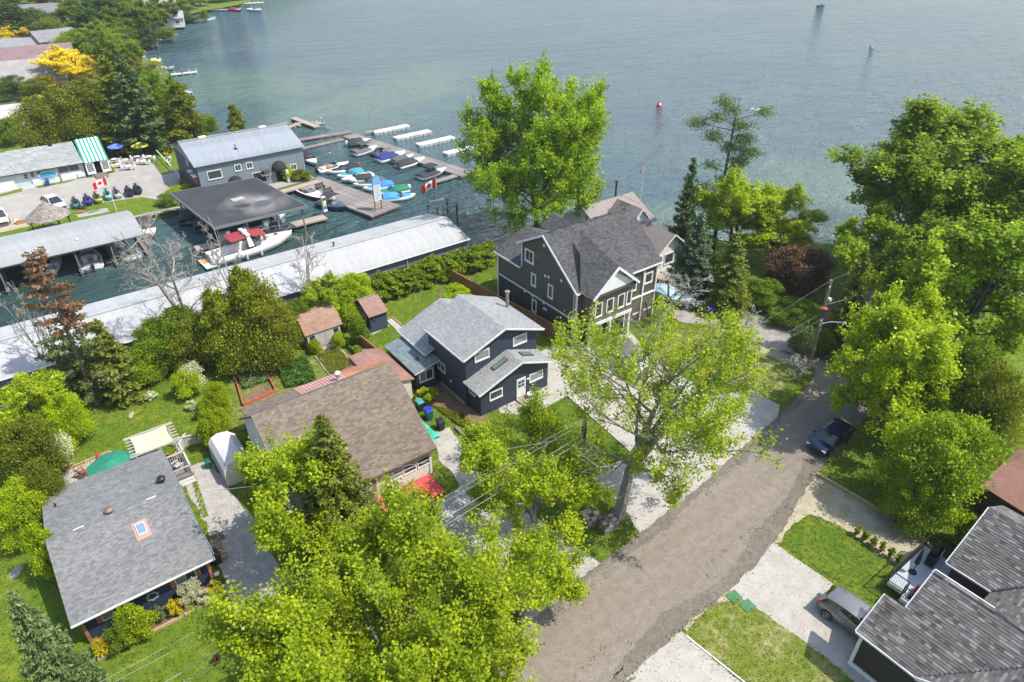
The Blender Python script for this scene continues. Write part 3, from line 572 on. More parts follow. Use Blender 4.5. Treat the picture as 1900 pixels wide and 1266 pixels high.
def window(parent, org, c, face, w_, h_, fw=0.09, mull=1, fm=None, gm=None, cross=0, dep=0.06, name='window'):
 """framed window proud of the wall, its panes set back in the frame"""
 fm = fm or M_white; gm = gm or M_glass; ax = {'-y': (Vector((1, 0, 0)), Vector((0, -1, 0))), '-x': (Vector((0, 1, 0)), Vector((-1, 0, 0))), '+x': (Vector((0, 1, 0)), Vector((1, 0, 0))), '+y': (Vector((1, 0, 0)), Vector((0, 1, 0)))}[face]
 u, n = ax; c = Vector(c); z = Vector((0, 0, 1)); mb = MB(org)
 def bar(u0, u1, z0, z1, d0=0.0, d1=dep, t=mb):
  p = [c + u * a + z * b + n * d for d in (d0, d1) for a, b in ((u0, z0), (u1, z0), (u1, z1), (u0, z1))]
  t.idx(p, [(0, 1, 2, 3), (7, 6, 5, 4), (0, 4, 5, 1), (1, 5, 6, 2), (2, 6, 7, 3), (3, 7, 4, 0)])
 W, Hh = w_ / 2, h_ / 2
 bar(-W - fw, W + fw, Hh, Hh + fw); bar(-W - fw, W + fw, -Hh - fw * 1.3, -Hh, 0, dep * 1.5); bar(-W - fw, -W, -Hh, Hh); bar(W, W + fw, -Hh, Hh)
 for k in range(1, mull): x = -W + w_ * k / mull; bar(x - .025, x + .025, -Hh, Hh, 0, dep * .8)
 for k in range(1, cross + 1): zz = -Hh + h_ * k / (cross + 1); bar(-W, W, zz - .018, zz + .018, 0, dep * .7)
 fr = mb.build(name, fm, parent)
 for k in range(mull):
  pb = MB(org); x0 = -W + w_ * k / mull + .02; x1 = -W + w_ * (k + 1) / mull - .02; bar(x0, x1, -Hh, Hh, 0.002, 0.014, pb); pb.build('pane', gm if not isinstance(gm, list) else gm[k % len(gm)], fr)
 return fr
def strip(parent, name, pts, w_, h_, m, org):
 mb = MB(org)
 for a, b in zip(pts, pts[1:]): mb.beam(a, b, w_, h_)
 return mb.build(name, m, parent)
def caps(parent, a, b, m, org, w_=0.30, seg=0.28, k=0.4):
 """ridge caps, each folded over the ridge"""
 a = Vector(a); b = Vector(b); d = (b - a); n = max(1, int(d.length / seg)); mb = MB(org); u = d.normalized(); s = u.cross(Vector((0, 0, 1))).normalized() * w_ / 2
 for i in range(n):
  p = a.lerp(b, i / n); q = a.lerp(b, (i + 1) / n + .01); mb.cur = rng.random(); z0 = Vector((0, 0, 0.035)); z1 = Vector((0, 0, 0.022)); dz = Vector((0, 0, -k * w_ / 2))
  mb.face([p + z0, q + z1, q + s + dz + z1, p + s + dz + z0]); mb.face([q + z1, p + z0, p - s + dz + z0, q - s + dz + z1]); mb.face([p - s + dz + z0, p + z0, p + s + dz + z0, p + dz])
 return props(mb.build('ridge_cap', m, parent), kind='stuff')
def shingle_mat(name, c, var=0.22, warm=None):
 return mat(name, c, warm or tuple(v * 0.86 for v in c), 0.92, 5, 3, tint=var, bump=0.004, bscale=60, stain=0.10)
# ---------------------------------------------------------------- grey roofed bungalow with navy front (bottom left of the site)
def house_bungalow():
 O = (-1.9, 34.9, 0); h = thing('house', 'navy bungalow under a wide grey shingle roof with one skylight and two round vents', 'house', O)
 navy = mat('navy stucco', (0.020, 0.034, 0.062), (0.014, 0.025, 0.048), 0.75, 8, 3, bump=0.004); deck = flat('roof edge metal', (0.30, 0.30, 0.30)); sh = shingle_mat('grey architectural shingles', (0.170, 0.170, 0.166), 0.22)
 body('wall', [(35.25, 0), (35.25, 2.72), (40.7, 4.06), (46.8, 2.72), (46.8, 0)], -5.5, 1.72, 'x', navy, h, O)
 R_ = {'o': O, 'p': h}
 roof_plane(R_, [(-5.95, 34.58, 2.8), (2.18, 34.58, 2.8), (2.13, 40.7, 4.2), (-6.0, 40.7, 4.2)], deck, sh, seed=2, expo=.145, tab=.24)
 roof_plane(R_, [(2.1, 47.44, 2.8), (-5.93, 47.44, 2.8), (-6.0, 40.7, 4.2), (2.13, 40.7, 4.2)], deck, sh, seed=3, expo=.145, tab=.24)
 caps(h, (-6.0, 40.69, 4.2), (2.13, 40.73, 4.2), sh, O, k=.22)
 strip(h, 'gutter', [(-5.95, 34.5, 2.74), (2.2, 34.56, 2.74)], .11, .10, M_white, O)
 cedar = mat('cedar corner board', (0.33, 0.15, 0.065), (0.25, 0.11, 0.05), 0.7, 5)
 for x in (-5.52, 1.74):
  mb = MB(O); mb.box(x - .09, x + .09, 35.16, 35.24, 0, 2.7); mb.build('corner_board', cedar, h)
 mb = MB(O); mb.box(-5.5, 1.72, 35.17, 35.24, 0.0, 0.16); mb.build('skirting_board', cedar, h)
 for x in (-3.9, .32):
  f = window(h, O, (x, 35.245, 1.75), '-y', 1.15, .72, .06, 2, gm=[M_glassb, M_glass])
  for s in (-1, 1):
   mb = MB(O); mb.box(x + s * .78 - .13, x + s * .78 + .13, 35.19, 35.243, 1.3, 2.2); mb.build('shutter', cedar, h)
 # round mosaic ornament, number plate
 mb = MB(O)
 for k in range(22):
  a = k * .285 + .1; r = .30 + .05 * math.sin(k * 2.1); mb.obox((-1.72 + r * math.cos(a), 35.21, 1.42 + r * math.sin(a) - .03), .11, .03, .08)
 mb.build('wall_ornament', flat('pale metal ornament', (0.30, 0.32, 0.30)), h)
 mb = MB(O); mb.box(1.1, 1.42, 35.2, 35.24, 2.15, 2.28); mb.build('number_plate', M_white, h)
 # skylight with copper flashing
 kz = (4.2 - 2.8) / 6.1; zr = lambda y: 2.8 + kz * (y - 34.6) if y < 40.7 else 4.2 - (y - 40.7) * .21
 def on(px, py):
  z = 3.4
  for _ in range(12): q = P(px, py, z); z = zr(q.y)
  return q
 a, b_, c_, d_ = on(243, 974), on(270, 962), on(283, 993), on(256, 1006)
 mb = MB(O); up = Vector((0, 0, .05)); mb.slab([a + up, b_ + up, c_ + up, d_ + up], .05); fl = mb.build('skylight_flashing', mat('weathered copper', (0.42, 0.24, 0.19), (0.34, 0.20, 0.17), .6, 6), h)
 m0 = (a + b_ + c_ + d_) / 4; q = [m0 + (v - m0) * .62 + Vector((0, 0, .16)) for v in (a, b_, c_, d_)]; mb = MB(O); mb.slab(q, .13); sk = mb.build('skylight', M_white, h)
 q2 = [m0 + (v - m0) * .54 + Vector((0, 0, .172)) for v in (a, b_, c_, d_)]; mb = MB(O); mb.slab(q2, .02); mb.build('pane', flat('skylight glass', (0.16, 0.24, 0.33), .04, spec=1.0), sk)
 q = on(301, 895); mb = MB(O); mb.lathe(q, [(.16, -.05), (.16, .18), (.27, .22), (.30, .36), (.24, .46), (0, .5)], 14); mb.build('turbine_vent', flat('black metal', (0.02, .02, .022), .4), h, True)
 q = on(204, 951); mb = MB(O); mb.lathe(q, [(.15, -.05), (.15, .16), (.30, .20), (.28, .30), (0, .38)], 14); mb.build('round_vent', mat('brown vent', (0.22, .15, .12), (.15, .10, .08), .6), h, True)
 q = on(104, 941); mb = MB(O); mb.tube([q - up, q + Vector((0, 0, .38))], .055, 8); mb.build('vent_pipe', flat('black metal', (0.02, .02, .022), .4), h)
 for px, py in ((146, 981), (281, 925)):
  q = on(px, py); mb = MB(O); mb.obox((q.x, q.y, q.z + .03), .62, .07, .04, .02); mb.build('ridge_vent', M_white, h)
 q = on(350, 955); mb = MB(O); mb.tube([q, q + Vector((0, 0, .5)), q + Vector((-.12, .05, .62)), q + Vector((-.25, .0, .5))], .035, 6); mb.tube([q + Vector((.1, -.5, .02)), (2.2, 36.2, 3.2), (2.25, 34.8, 2.9)], .02, 5); mb.build('service_mast', flat('galvanised steel', (0.45, .46, .47), .4, .6), h)
 # bench step and walkway at the right side
 return h
# ---------------------------------------------------------------- brown shingled cottage with red front deck
def house_cottage():
 O = (13.5, 35.4, 0); h = thing('house', 'cream cottage under a steep brown shingle roof with red deck in front', 'house', O)
 cream = mat('cream siding', (0.56, 0.53, 0.47), (0.48, 0.45, 0.40), 0.7, 3, 4); deck = flat('brown fascia', (0.10, 0.07, 0.05)); sh = shingle_mat('brown architectural shingles', (0.158, 0.126, 0.096), 0.26)
 x0, x1 = 7.75, 18.95; yr, zr = 41.3, 7.25
 body('wall', [(35.5, 0), (35.5, 2.8), (41.3, 7.0), (46.0, 3.7), (46.0, 0)], x0 + .35, x1 - .35, 'x', cream, h, O)
 R_ = {'o': O, 'p': h}
 roof_plane(R_, [(x0, 35.07, 2.75), (x1, 35.07, 2.75), (x1, yr, zr), (x0, yr, zr)], deck, sh, seed=5, expo=.15, tab=.30)
 roof_plane(R_, [(x1, 46.2, 3.8), (x0, 46.2, 3.8), (x0, yr, zr), (x1, yr, zr)], deck, sh, seed=6, expo=.17, tab=.30)
 caps(h, (x0, yr, zr), (x1, yr, zr), sh, O, k=.7)
 strip(h, 'gutter', [(x0, 35.0, 2.68), (x1, 35.05, 2.68)], .10, .10, deck, O)
 win = flat('brown window frame', (0.15, 0.13, 0.12))
 for x in (15.6, 16.75, 17.95): window(h, O, (x, 35.49, 1.62), '-y', .95, .72, .07, 1, cross=1, gm=M_glassb if x < 16 else M_glass)
 for x in (11.1, 12.1): window(h, O, (x, 35.49, 1.5), '-y', .7, .8, .07, 1, fm=win)
 mb = MB(O); mb.box(13.0, 13.9, 35.42, 35.49, .12, 2.2); d = mb.build('door', flat('plum door', (0.20, .17, .19)), h); mb = MB(O); mb.box(13.75, 13.82, 35.36, 35.42, 1.1, 1.2); mb.build('handle', flat('brass', (.5, .4, .2), .3, 1), d)
 mb = MB(O); mb.box(14.5, 18.6, 35.44, 35.495, .15, 1.05); mb.build('skirting_panel', mat('ivory panel', (0.62, 0.60, 0.53), None, .7), h)
 mb = MB(O); mb.box(18.42, 18.62, 35.38, 35.5, 0.1, 2.7); mb.build('corner_board', M_white, h)
 # low rear roofs: brown, faded pink metal, orange
 for (a, b_, nm_, mm) in ((8.5, 13.15, 'low_roof', sh), (13.15, 17.3, 'metal_roof', mat('faded pink ribbed metal', (0.52, 0.30, 0.26), (0.42, 0.23, 0.20), .6, 2, 4, stain=.2)), (17.3, 20.9, 'tin_roof', mat('orange painted roof', (0.46, 0.22, 0.125), (0.36, 0.16, 0.09), .7, 2, 5, stain=.3))):
  pl = [(b_, 49.1, 2.55), (a, 49.1, 2.55), (a, 45.6, 3.65), (b_, 45.6, 3.65)]; mb = MB(O); mb.slab(pl, .1); r = mb.build(nm_, deck if nm_ == 'low_roof' else mm, h)
  if nm_ == 'low_roof': tabs(r, [(p[0], p[1], p[2] + .002) for p in pl], (0, 0, 1), mm, org=O, seed=8)
  else:
   n = int((b_ - a) / .28)
   for i in range(n + 1):
    x = a + (b_ - a) * i / n; mb = MB(O); mb.beam((x, 49.1, 2.58), (x, 45.6, 3.68), .035 if nm_ == 'metal_roof' else .02, .035 if nm_ == 'metal_roof' else .012); mb.build('rib', mm, r)
 mb = MB(O); mb.box(8.9, 20.7, 45.9, 48.8, 0, 2.5); mb.build('rear_wall', cream, h)
 # side lean-to roof by the navy house
 rl = mat('rust red roll roofing', (0.26, 0.145, 0.108), (0.20, 0.11, 0.082), .85, 2, 5, stain=.25)
 mb = MB(O); mb.slab([(20.4, 44.6, 2.75), (22.45, 44.6, 2.2), (22.35, 50.9, 2.2), (20.4, 50.9, 2.75)], .09); mb.build('side_roof', rl, h)
 mb = MB(O); mb.box(19.4, 22.2, 44.8, 50.7, 0, 2.1); mb.build('side_wall', cream, h)
 mb = MB(O); mb.box(19.0, 20.4, 44.8, 50.6, 2.1, 2.72); mb.build('side_roof_base', rl, h)
 q = P(627, 700, 3.4); mb = MB(O); mb.lathe(q, [(.17, -.2), (.17, .35), (.28, .36), (.28, .44), (.12, .6), (0, .62)], 12); mb.build('white_vent', M_white, h, True)
 q = P(683, 691, 3.7); mb = MB(O); mb.tube([q - Vector((0, 0, .6)), q + Vector((0, 0, .3))], .07, 8); mb.build('vent_pipe', flat('black metal', (0.02, .02, .022), .4), h)
 return h
# ---------------------------------------------------------------- navy split-level house in the middle
def house_navy():
 O = (29.3, 39.2, 0); h = thing('house', 'navy split level house with pale grey shingle roofs and white trimmed windows', 'house', O)
 navy = mat('navy lap siding', (0.029, 0.037, 0.058), (0.024, 0.031, 0.050), 0.55, 2, 3); deck = M_white; sh = shingle_mat('pale grey shingles', (0.275, 0.278, 0.272), 0.16)
 body('wall', [(25.45, 0), (25.45, 5.35), (29.35, 6.75), (33.2, 5.35), (33.2, 0)], 40.8, 47.0, 'y', navy, h, O)
 body('rear_wall', [(25.0, 0), (25.0, 3.1), (29.35, 4.8), (33.2, 3.1), (33.2, 0)], 46.9, 50.9, 'y', navy, h, O)
 body('front_wall', [(25.7, 0), (25.7, 2.85), (29.75, 4.2), (33.15, 3.0), (33.15, 0)], 39.0, 40.9, 'y', navy, h, O)
 R_ = {'o': O, 'p': h}; kw = dict(expo=.15, tab=.27, jitter=.12, gap=.035)
 # upper roof
 roof_plane(R_, [(24.95, 40.3, 5.42), (24.95, 46.7, 5.42), (29.35, 47.8, 7.05), (29.35, 40.3, 7.05)], deck, sh, seed=11, **kw)
 roof_plane(R_, [(33.65, 47.5, 5.42), (33.65, 40.3, 5.42), (29.35, 40.3, 7.05), (29.35, 47.8, 7.05)], deck, sh, seed=12, **kw)
 caps(h, (29.35, 40.3, 7.05), (29.35, 47.8, 7.05), sh, O)
 # lower rear roof
 roof_plane(R_, [(24.45, 46.0, 3.15), (24.45, 51.25, 3.15), (29.3, 51.25, 5.1), (29.3, 46.0, 5.1)], deck, sh, seed=13, **kw)
 roof_plane(R_, [(33.6, 51.25, 3.35), (33.6, 46.4, 3.35), (29.3, 46.4, 5.1), (29.3, 51.25, 5.1)], deck, sh, seed=14, **kw)
 # front roof
 roof_plane(R_, [(25.15, 38.4, 2.82), (25.15, 40.95, 2.82), (29.75, 40.95, 4.42), (29.75, 38.4, 4.42)], deck, sh, seed=15, **kw)
 roof_plane(R_, [(33.35, 40.95, 3.05), (33.35, 38.4, 3.05), (29.75, 38.4, 4.42), (29.75, 40.95, 4.42)], deck, sh, seed=16, **kw)
 caps(h, (29.75, 38.4, 4.42), (29.75, 40.85, 4.42), sh, O)
 for pts in ([(24.95, 40.26, 5.36), (29.35, 40.26, 6.99), (33.65, 40.26, 5.36)], [(25.15, 38.36, 2.76), (29.75, 38.36, 4.36), (33.35, 38.36, 2.99)], [(24.42, 46.0, 3.1), (24.42, 51.25, 3.1)], [(24.92, 40.3, 5.36), (24.92, 46.7, 5.36)]): strip(h, 'fascia', pts, .05, .17, M_white, O)
 # lean-to
 b2 = shingle_mat('blue grey shingles', (0.150, 0.185, 0.190), 0.20)
 mb = MB(O); mb.box(23.0, 25.0, 45.3, 50.3, 0, 2.35); mb.build('lean_to_wall', navy, h)
 roof_plane(R_, [(22.65, 44.85, 2.42), (22.65, 50.6, 2.42), (25.35, 50.6, 2.95), (25.35, 44.85, 2.95)], deck, b2, seed=17, deck='lean_to_roof', expo=.2, tab=.5)
 mb = MB(O); mb.lathe((23.9, 46.5, 2.62), [(.16, 0), (.05, .05), (.05, .3), (.10, .32), (0, .4)], 10); mb.obox((23.9, 46.5, 2.68), .45, .4, .03); mb.build('plumbing_vent', mat('dark flashing', (.05, .05, .05)), h)
 # siding courses on the seen walls
 W_ = navy
 tabs(h, [(25.45, 40.8, .3), (33.2, 40.8, .3), (33.2, 40.8, 5.3), (29.35, 40.8, 6.7), (25.45, 40.8, 5.3)], (0, -1, 0), W_, .13, None, .02, 'siding', O)
 tabs(h, [(25.45, 40.8, .3), (25.45, 47.0, .3), (25.45, 47.0, 5.3), (25.45, 40.8, 5.3)], (-1, 0, 0), W_, .13, None, .02, 'siding', O)
 tabs(h, [(25.7, 39.0, .3), (33.15, 39.0, .3), (33.15, 39.0, 3.0), (29.75, 39.0, 4.2), (25.7, 39.0, 2.8)], (0, -1, 0), W_, .13, None, .02, 'siding', O)
 tabs(h, [(25.7, 39.0, .3), (25.7, 40.9, .3), (25.7, 40.9, 2.8), (25.7, 39.0, 2.8)], (-1, 0, 0), W_, .13, None, .02, 'siding', O)
 tabs(h, [(23.0, 45.3, .1), (25.0, 45.3, .1), (25.0, 45.3, 2.4), (23.0, 45.3, 2.3)], (0, -1, 0), W_, .13, None, .02, 'siding', O)
 mb = MB(O); mb.box(25.40, 25.46, 41.2, 45.1, 0.02, .32); mb.build('foundation_strip', M_conc, h)
 window(h, O, (27.15, 40.78, 4.9), '-y', 1.35, .75, .10, 1, gm=M_glassb); window(h, O, (31.25, 40.78, 4.95), '-y', 1.35, .75, .10, 1, gm=M_glassb)
 window(h, O, (25.43, 44.9, 2.15), '-x', 1.15, .75, .09, 2, gm=[M_glass, M_glassb]); window(h, O, (25.68, 40.2, 2.1), '-x', .8, .6, .08, 2)
 window(h, O, (24.0, 45.28, 1.55), '-y', 1.3, 1.0, .10, 2, gm=[M_glassb, M_glass]); window(h, O, (31.75, 38.98, 1.75), '-y', 1.35, .7, .10, 1, gm=M_glassb)
 window(h, O, (27.3, 38.98, 1.7), '-y', 1.2, .7, .10, 1)
 mb = MB(O); mb.box(29.55, 30.55, 38.93, 38.99, 0.25, 2.25); d = mb.build('door', M_white, h)
 mb = MB(O); mb.box(29.72, 30.38, 38.90, 38.93, 1.35, 2.0); mb.build('pane', M_glass, d); mb = MB(O); mb.box(29.70, 30.40, 38.885, 38.9, 1.66, 1.70); mb.box(30.0, 30.04, 38.885, 38.9, 1.35, 2.0); mb.build('muntin', M_white, d)
 mb = MB(O); mb.box(30.42, 30.48, 38.87, 38.93, 1.1, 1.2); mb.build('handle', flat('brass', (.5, .4, .2), .3, 1), d)
 mb = MB(O); mb.box(30.7, 31.0, 38.94, 38.985, 1.75, 1.92); mb.build('number_plate', M_white, h)
 # skylights in the front roof
 k1 = (4.42 - 2.82) / 4.6; zl = lambda x: 2.82 + k1 * (x - 25.15); k2 = (4.42 - 3.05) / 3.6; zr_ = lambda x: 3.05 + k2 * (33.35 - x)
 sg = flat('skylight dark frame', (0.05, .055, .055)); sgl = flat('skylight green glass', (0.10, .16, .14), .05, spec=1.0)
 for (xa, xb, ya, yb, zf) in ((27.6, 29.1, 39.6, 40.15, zl), (30.6, 31.9, 39.45, 40.15, zr_)):
  mb = MB(O); mb.slab([(xa, ya, zf(xa) + .12), (xb, ya, zf(xb) + .12), (xb, yb, zf(xb) + .12), (xa, yb, zf(xa) + .12)], .13); s_ = mb.build('skylight', sg, h)
  mb = MB(O); e = .08; mb.slab([(xa + e, ya + e, zf(xa + e) + .135), (xb - e, ya + e, zf(xb - e) + .135), (xb - e, yb - e, zf(xb - e) + .135), (xa + e, yb - e, zf(xa + e) + .135)], .02); mb.build('pane', sgl, s_)
 # chimney flue on the far slope
 c0 = (33.0, 45.0, 5.5); mb = MB(O); mb.tube([c0, (33.0, 45.0, 7.3)], .15, 12); mb.lathe((33.0, 45.0, 7.3), [(.15, -.02), (.24, .0), (.24, .12), (0, .16)], 12); mb.lathe(c0, [(.32, -.1), (.30, .12), (.15, .2)], 12); mb.build('chimney_flue', mat('tarnished flue', (0.36, .33, .30), (.20, .18, .16), .5, 3, metal=.4), h)
 mb = MB(O); mb.tube([(25.38, 43.0, 4.6), (25.3, 42.9, 4.75), (25.3, 42.75, 4.5)], .02, 5); mb.obox((25.38, 43.3, 1.3), .1, .2, .25); mb.build('meter_and_cable', flat('grey utility box', (.4, .4, .4)), h)
 # front step
 mb = MB(O); mb.box(29.45, 30.7, 38.2, 38.92, 0.02, .2); mb.build('step', M_conc, h)
 mb = MB(O); mb.box(29.6, 30.5, 38.3, 38.8, .2, .225); mb.build('doormat', mat('tan doormat', (.25, .19, .12)), h)
 return h
# ---------------------------------------------------------------- tall brown house with steep charcoal roof
def house_brown():
 O = (44.8, 42.2, 0); h = thing('house', 'tall dark brown house with steep charcoal roof, white gabled dormer and white trim', 'house', O)
 br = mat('dark brown siding', (0.084, 0.071, 0.056), (0.068, 0.057, 0.045), 0.7, 2, 3); br2 = mat('dark board siding', (0.050, 0.044, 0.037), (0.040, 0.035, 0.030), 0.7, 2, 3); olive = mat('olive brown siding', (0.135, 0.115, 0.075), (0.11, 0.095, 0.062), 0.7)
 sh = shingle_mat('charcoal shingles', (0.066, 0.065, 0.066), 0.36); x0, x1 = 38.9, 50.75
 body('wall', [(42.3, 0), (42.3, 6.55), (47.3, 10.4), (50.9, 8.5), (50.9, 0)], 39.3, 50.35, 'x', br, h, O)
 body('rear_wall', [(39.3, 0), (39.3, 5.6), (43.3, 7.4), (47.2, 5.6), (47.2, 0)], 50.8, 55.2, 'y', br, h, O)
 R_ = {'o': O, 'p': h}; kw = dict(expo=.17, tab=.28)
 main = [(x0, 41.95, 6.45), (x1, 41.95, 6.45), (x1, 47.25, 10.65), (x0, 47.25, 10.65)]
 roof_plane(R_, main, M_white, sh, seed=21, **kw)
 roof_plane(R_, [(x1, 51.35, 8.4), (x0, 51.35, 8.4), (x0, 47.25, 10.65), (x1, 47.25, 10.65)], M_white, sh, seed=22, **kw)
 caps(h, (x0, 47.25, 10.65), (x1, 47.25, 10.65), sh, O, k=.6)
 roof_plane(R_, [(38.95, 50.9, 5.75), (38.95, 55.6, 5.75), (43.3, 55.6, 7.6), (43.3, 50.9, 7.6)], M_white, sh, seed=23, **kw)
 roof_plane(R_, [(47.6, 55.6, 5.75), (47.6, 50.9, 5.75), (43.3, 50.9, 7.6), (43.3, 55.6, 7.6)], M_white, sh, seed=24, **kw)
 # rear dormer seen over the ridge
 roof_plane(R_, [(42.2, 48.6, 9.3), (42.2, 51.6, 9.3), (43.7, 51.6, 10.3), (43.7, 47.6, 10.3)], M_white, sh, seed=25, **kw); roof_plane(R_, [(45.2, 51.6, 9.3), (45.2, 48.6, 9.3), (43.7, 47.6, 10.3), (43.7, 51.6, 10.3)], M_white, sh, seed=26, **kw)
 # front dormer over the garage bay
 A = (43.05, 46.0, 9.98); F = (42.75, 40.45, 8.8); E1 = (39.75, 40.4, 6.15); V1 = (39.35, 41.95, 6.62); E2 = (45.75, 40.4, 6.3); V2 = (46.2, 41.95, 6.6)
 roof_plane(R_, [E1, V1, A, F], M_white, sh, seed=27, **kw); roof_plane(R_, [V2, E2, F, A], M_white, sh, seed=28, **kw)
 mb = MB(O); mb.face([(40.3, 40.72, 6.3), (45.3, 40.72, 6.35), (42.75, 40.72, 8.55)]); mb.face([(40.3, 40.8, 6.3), (42.75, 40.8, 8.55), (45.3, 40.8, 6.35)]); mb.build('gable_panel', M_white, h)
 strip(h, 'barge_board', [(39.72, 40.40, 6.12), (42.75, 40.42, 8.72), (45.78, 40.4, 6.24)], .10, .24, M_white, O)
 # garage bay
 mb = MB(O); mb.box(40.0, 45.6, 41.0, 42.3, 2.75, 6.2); mb.build('bay_wall', olive, h)
 mb = MB(O); mb.box(40.05, 45.55, 42.31, 42.36, 0, 2.7); mb.build('garage_recess', M_dark, h)  # black plate paints the unlit garage interior
 for i, x in enumerate((40.12, 42.8, 45.45)):
  mb = MB(O); mb.box(x - .13, x + .13, 40.96, 41.2, 0, 2.75); mb.build('post', M_white, h)
 strip(h, 'beam', [(39.95, 40.96, 2.9), (45.65, 40.96, 2.9)], .12, .34, M_white, O)
 for xa, xb in ((40.4, 42.6), (43.0, 45.2)):
  mb = MB(O); mb.box(xa, xb, 41.45, 41.52, 0.05, 2.55); g_ = mb.build('garage_door', flat('dark bronze door', (.05, .045, .04), .4), h)
  for k in range(4):
   mb = MB(O); mb.box(xa + .08, xb - .08, 41.43, 41.45, .15 + k * .6, .63 + k * .6); mb.build('panel', flat('smoked glass panel', (.03, .03, .032), .1, spec=.8), g_)
 strip(h, 'roof_skirt', [(39.6, 40.75, 6.2), (45.8, 40.75, 6.25)], .55, .08, sh, O)
 for x in (41.0, 42.5, 44.0, 45.1): window(h, O, (x, 40.985, 4.5), '-y', .72 if x < 45 else .5, 1.35, .13, 1)
 for x, z, w_, hh in ((46.9, 4.7, .9, 1.1), (49.2, 4.9, .9, 1.0), (47.9, 1.8, .9, 1.2), (49.5, 1.8, .8, 1.2)): window(h, O, (x, 42.285, z), '-y', w_, hh, .14, 1)
 mb = MB(O); mb.box(45.6, 50.35, 42.22, 42.31, 0.0, 3.0); mb.build('front_panel', olive, h)
 for p in ([(45.6, 42.2, 3.1), (50.4, 42.2, 3.1)], [(50.3, 42.22, 0), (50.3, 42.22, 6.4)], [(46.0, 42.22, 0), (46.0, 42.22, 6.4)], [(48.4, 42.21, 0), (48.4, 42.21, 6.4)]): strip(h, 'trim_board', p, .16, .16, M_white, O)
 # left gable wall: siding, trims, windows, vents
 tabs(h, [(39.3, 42.3, 3.2), (39.3, 55.2, 3.2), (39.3, 55.2, 5.6), (39.3, 50.9, 5.6), (39.3, 50.9, 8.45), (39.3, 47.3, 10.3), (39.3, 42.3, 6.5)], (-1, 0, 0), br, .16, None, .02, 'siding', O)
 for k in range(43):
  y = 42.45 + k * .3; mb = MB(O); mb.box(39.262, 39.30, y, y + .05, .05, 3.05); mb.build('batten', br2, h)
 strip(h, 'trim_board', [(39.26, 42.2, 3.14), (39.26, 55.25, 3.14)], .05, .16, M_white, O); strip(h, 'trim_board', [(39.25, 46.0, 9.0), (39.25, 50.9, 8.0)], .05, .01, br, O)
 strip(h, 'trim_board', [(39.25, 43.4, 7.35), (39.25, 50.9, 7.35 + 1.0)], .05, .15, M_white, O) if False else None
 strip(h, 'corner_board', [(39.24, 55.2, 0), (39.24, 55.2, 5.7)], .16, .16, M_white, O); strip(h, 'corner_board', [(39.24, 42.25, 0), (39.24, 42.25, 6.5)], .16, .16, M_white, O); strip(h, 'corner_board', [(39.26, 50.95, 5.7), (39.26, 50.95, 8.4)], .12, .12, M_white, O)
 strip(h, 'barge_board', [(38.87, 41.9, 6.38), (38.87, 47.25, 10.58), (38.87, 51.4, 8.33)], .06, .22, M_white, O); strip(h, 'fascia', [(38.92, 50.9, 5.68), (38.92, 55.65, 5.68)], .06, .18, M_white, O); strip(h, 'fascia', [(38.9, 41.92, 6.36), (40, 41.92, 6.36)], .06, .18, M_white, O); strip(h, 'fascia', [(46, 41.92, 6.36), (50.8, 41.92, 6.36)], .06, .18, M_white, O)
 strip(h, 'trim_board', [(39.25, 46.4, 7.05), (39.25, 50.9, 7.45)], .05, .01, br, O)
 for y, z, w_, hh, mu in ((49.7, 7.35, 1.15, 1.1, 2), (48.95, 4.95, .5, 1.15, 1), (46.2, 4.8, .5, 1.25, 1), (48.75, 1.95, .5, 1.2, 1)): window(h, O, (39.28, y, z), '-x', w_, hh, .15, mu)
 for px, py in ((1010, 456), (1012, 512), (1018, 514), (1042, 521), (974, 540), (988, 548), (1009, 562)):
  t = None; lo, hi = 0, 12
  for _ in range(30):
   m_ = (lo + hi) / 2; t = P(px, py, m_)
   if t.x > 39.3: lo = m_
   else: hi = m_
  mb = MB(O); mb.box(39.24, 39.3, t.y - .13, t.y + .13, t.z - .14, t.z + .14); mb.build('wall_vent', M_white, h)
 mb = MB(O)
 for k in range(3): mb.beam((39.22, 46.6 + k * .22, 2.35 - k * .06), (39.22, 46.85 + k * .22, 2.62 - k * .06), .05, .08)
 mb.build('wall_ornament', M_white, h)
 # downpipe and plumbing vents
 strip(h, 'downpipe', [(39.22, 42.6, 6.3), (39.22, 42.6, .2)], .08, .08, M_white, O)
 for k in range(6): mb = MB(O); mb.obox((39.9 + k * 2.0, 47.3, 10.62), .5, .18, .12); mb.build('ridge_vent', flat('black plastic', (.03, .03, .03)), h)
 mb = MB(O); mb.tube([(45.0, 47.7, 10.2), (45.0, 47.7, 11.1)], .06, 8); mb.build('vent_pipe', flat('black metal', (0.02, .02, .022), .4), h)
 return h
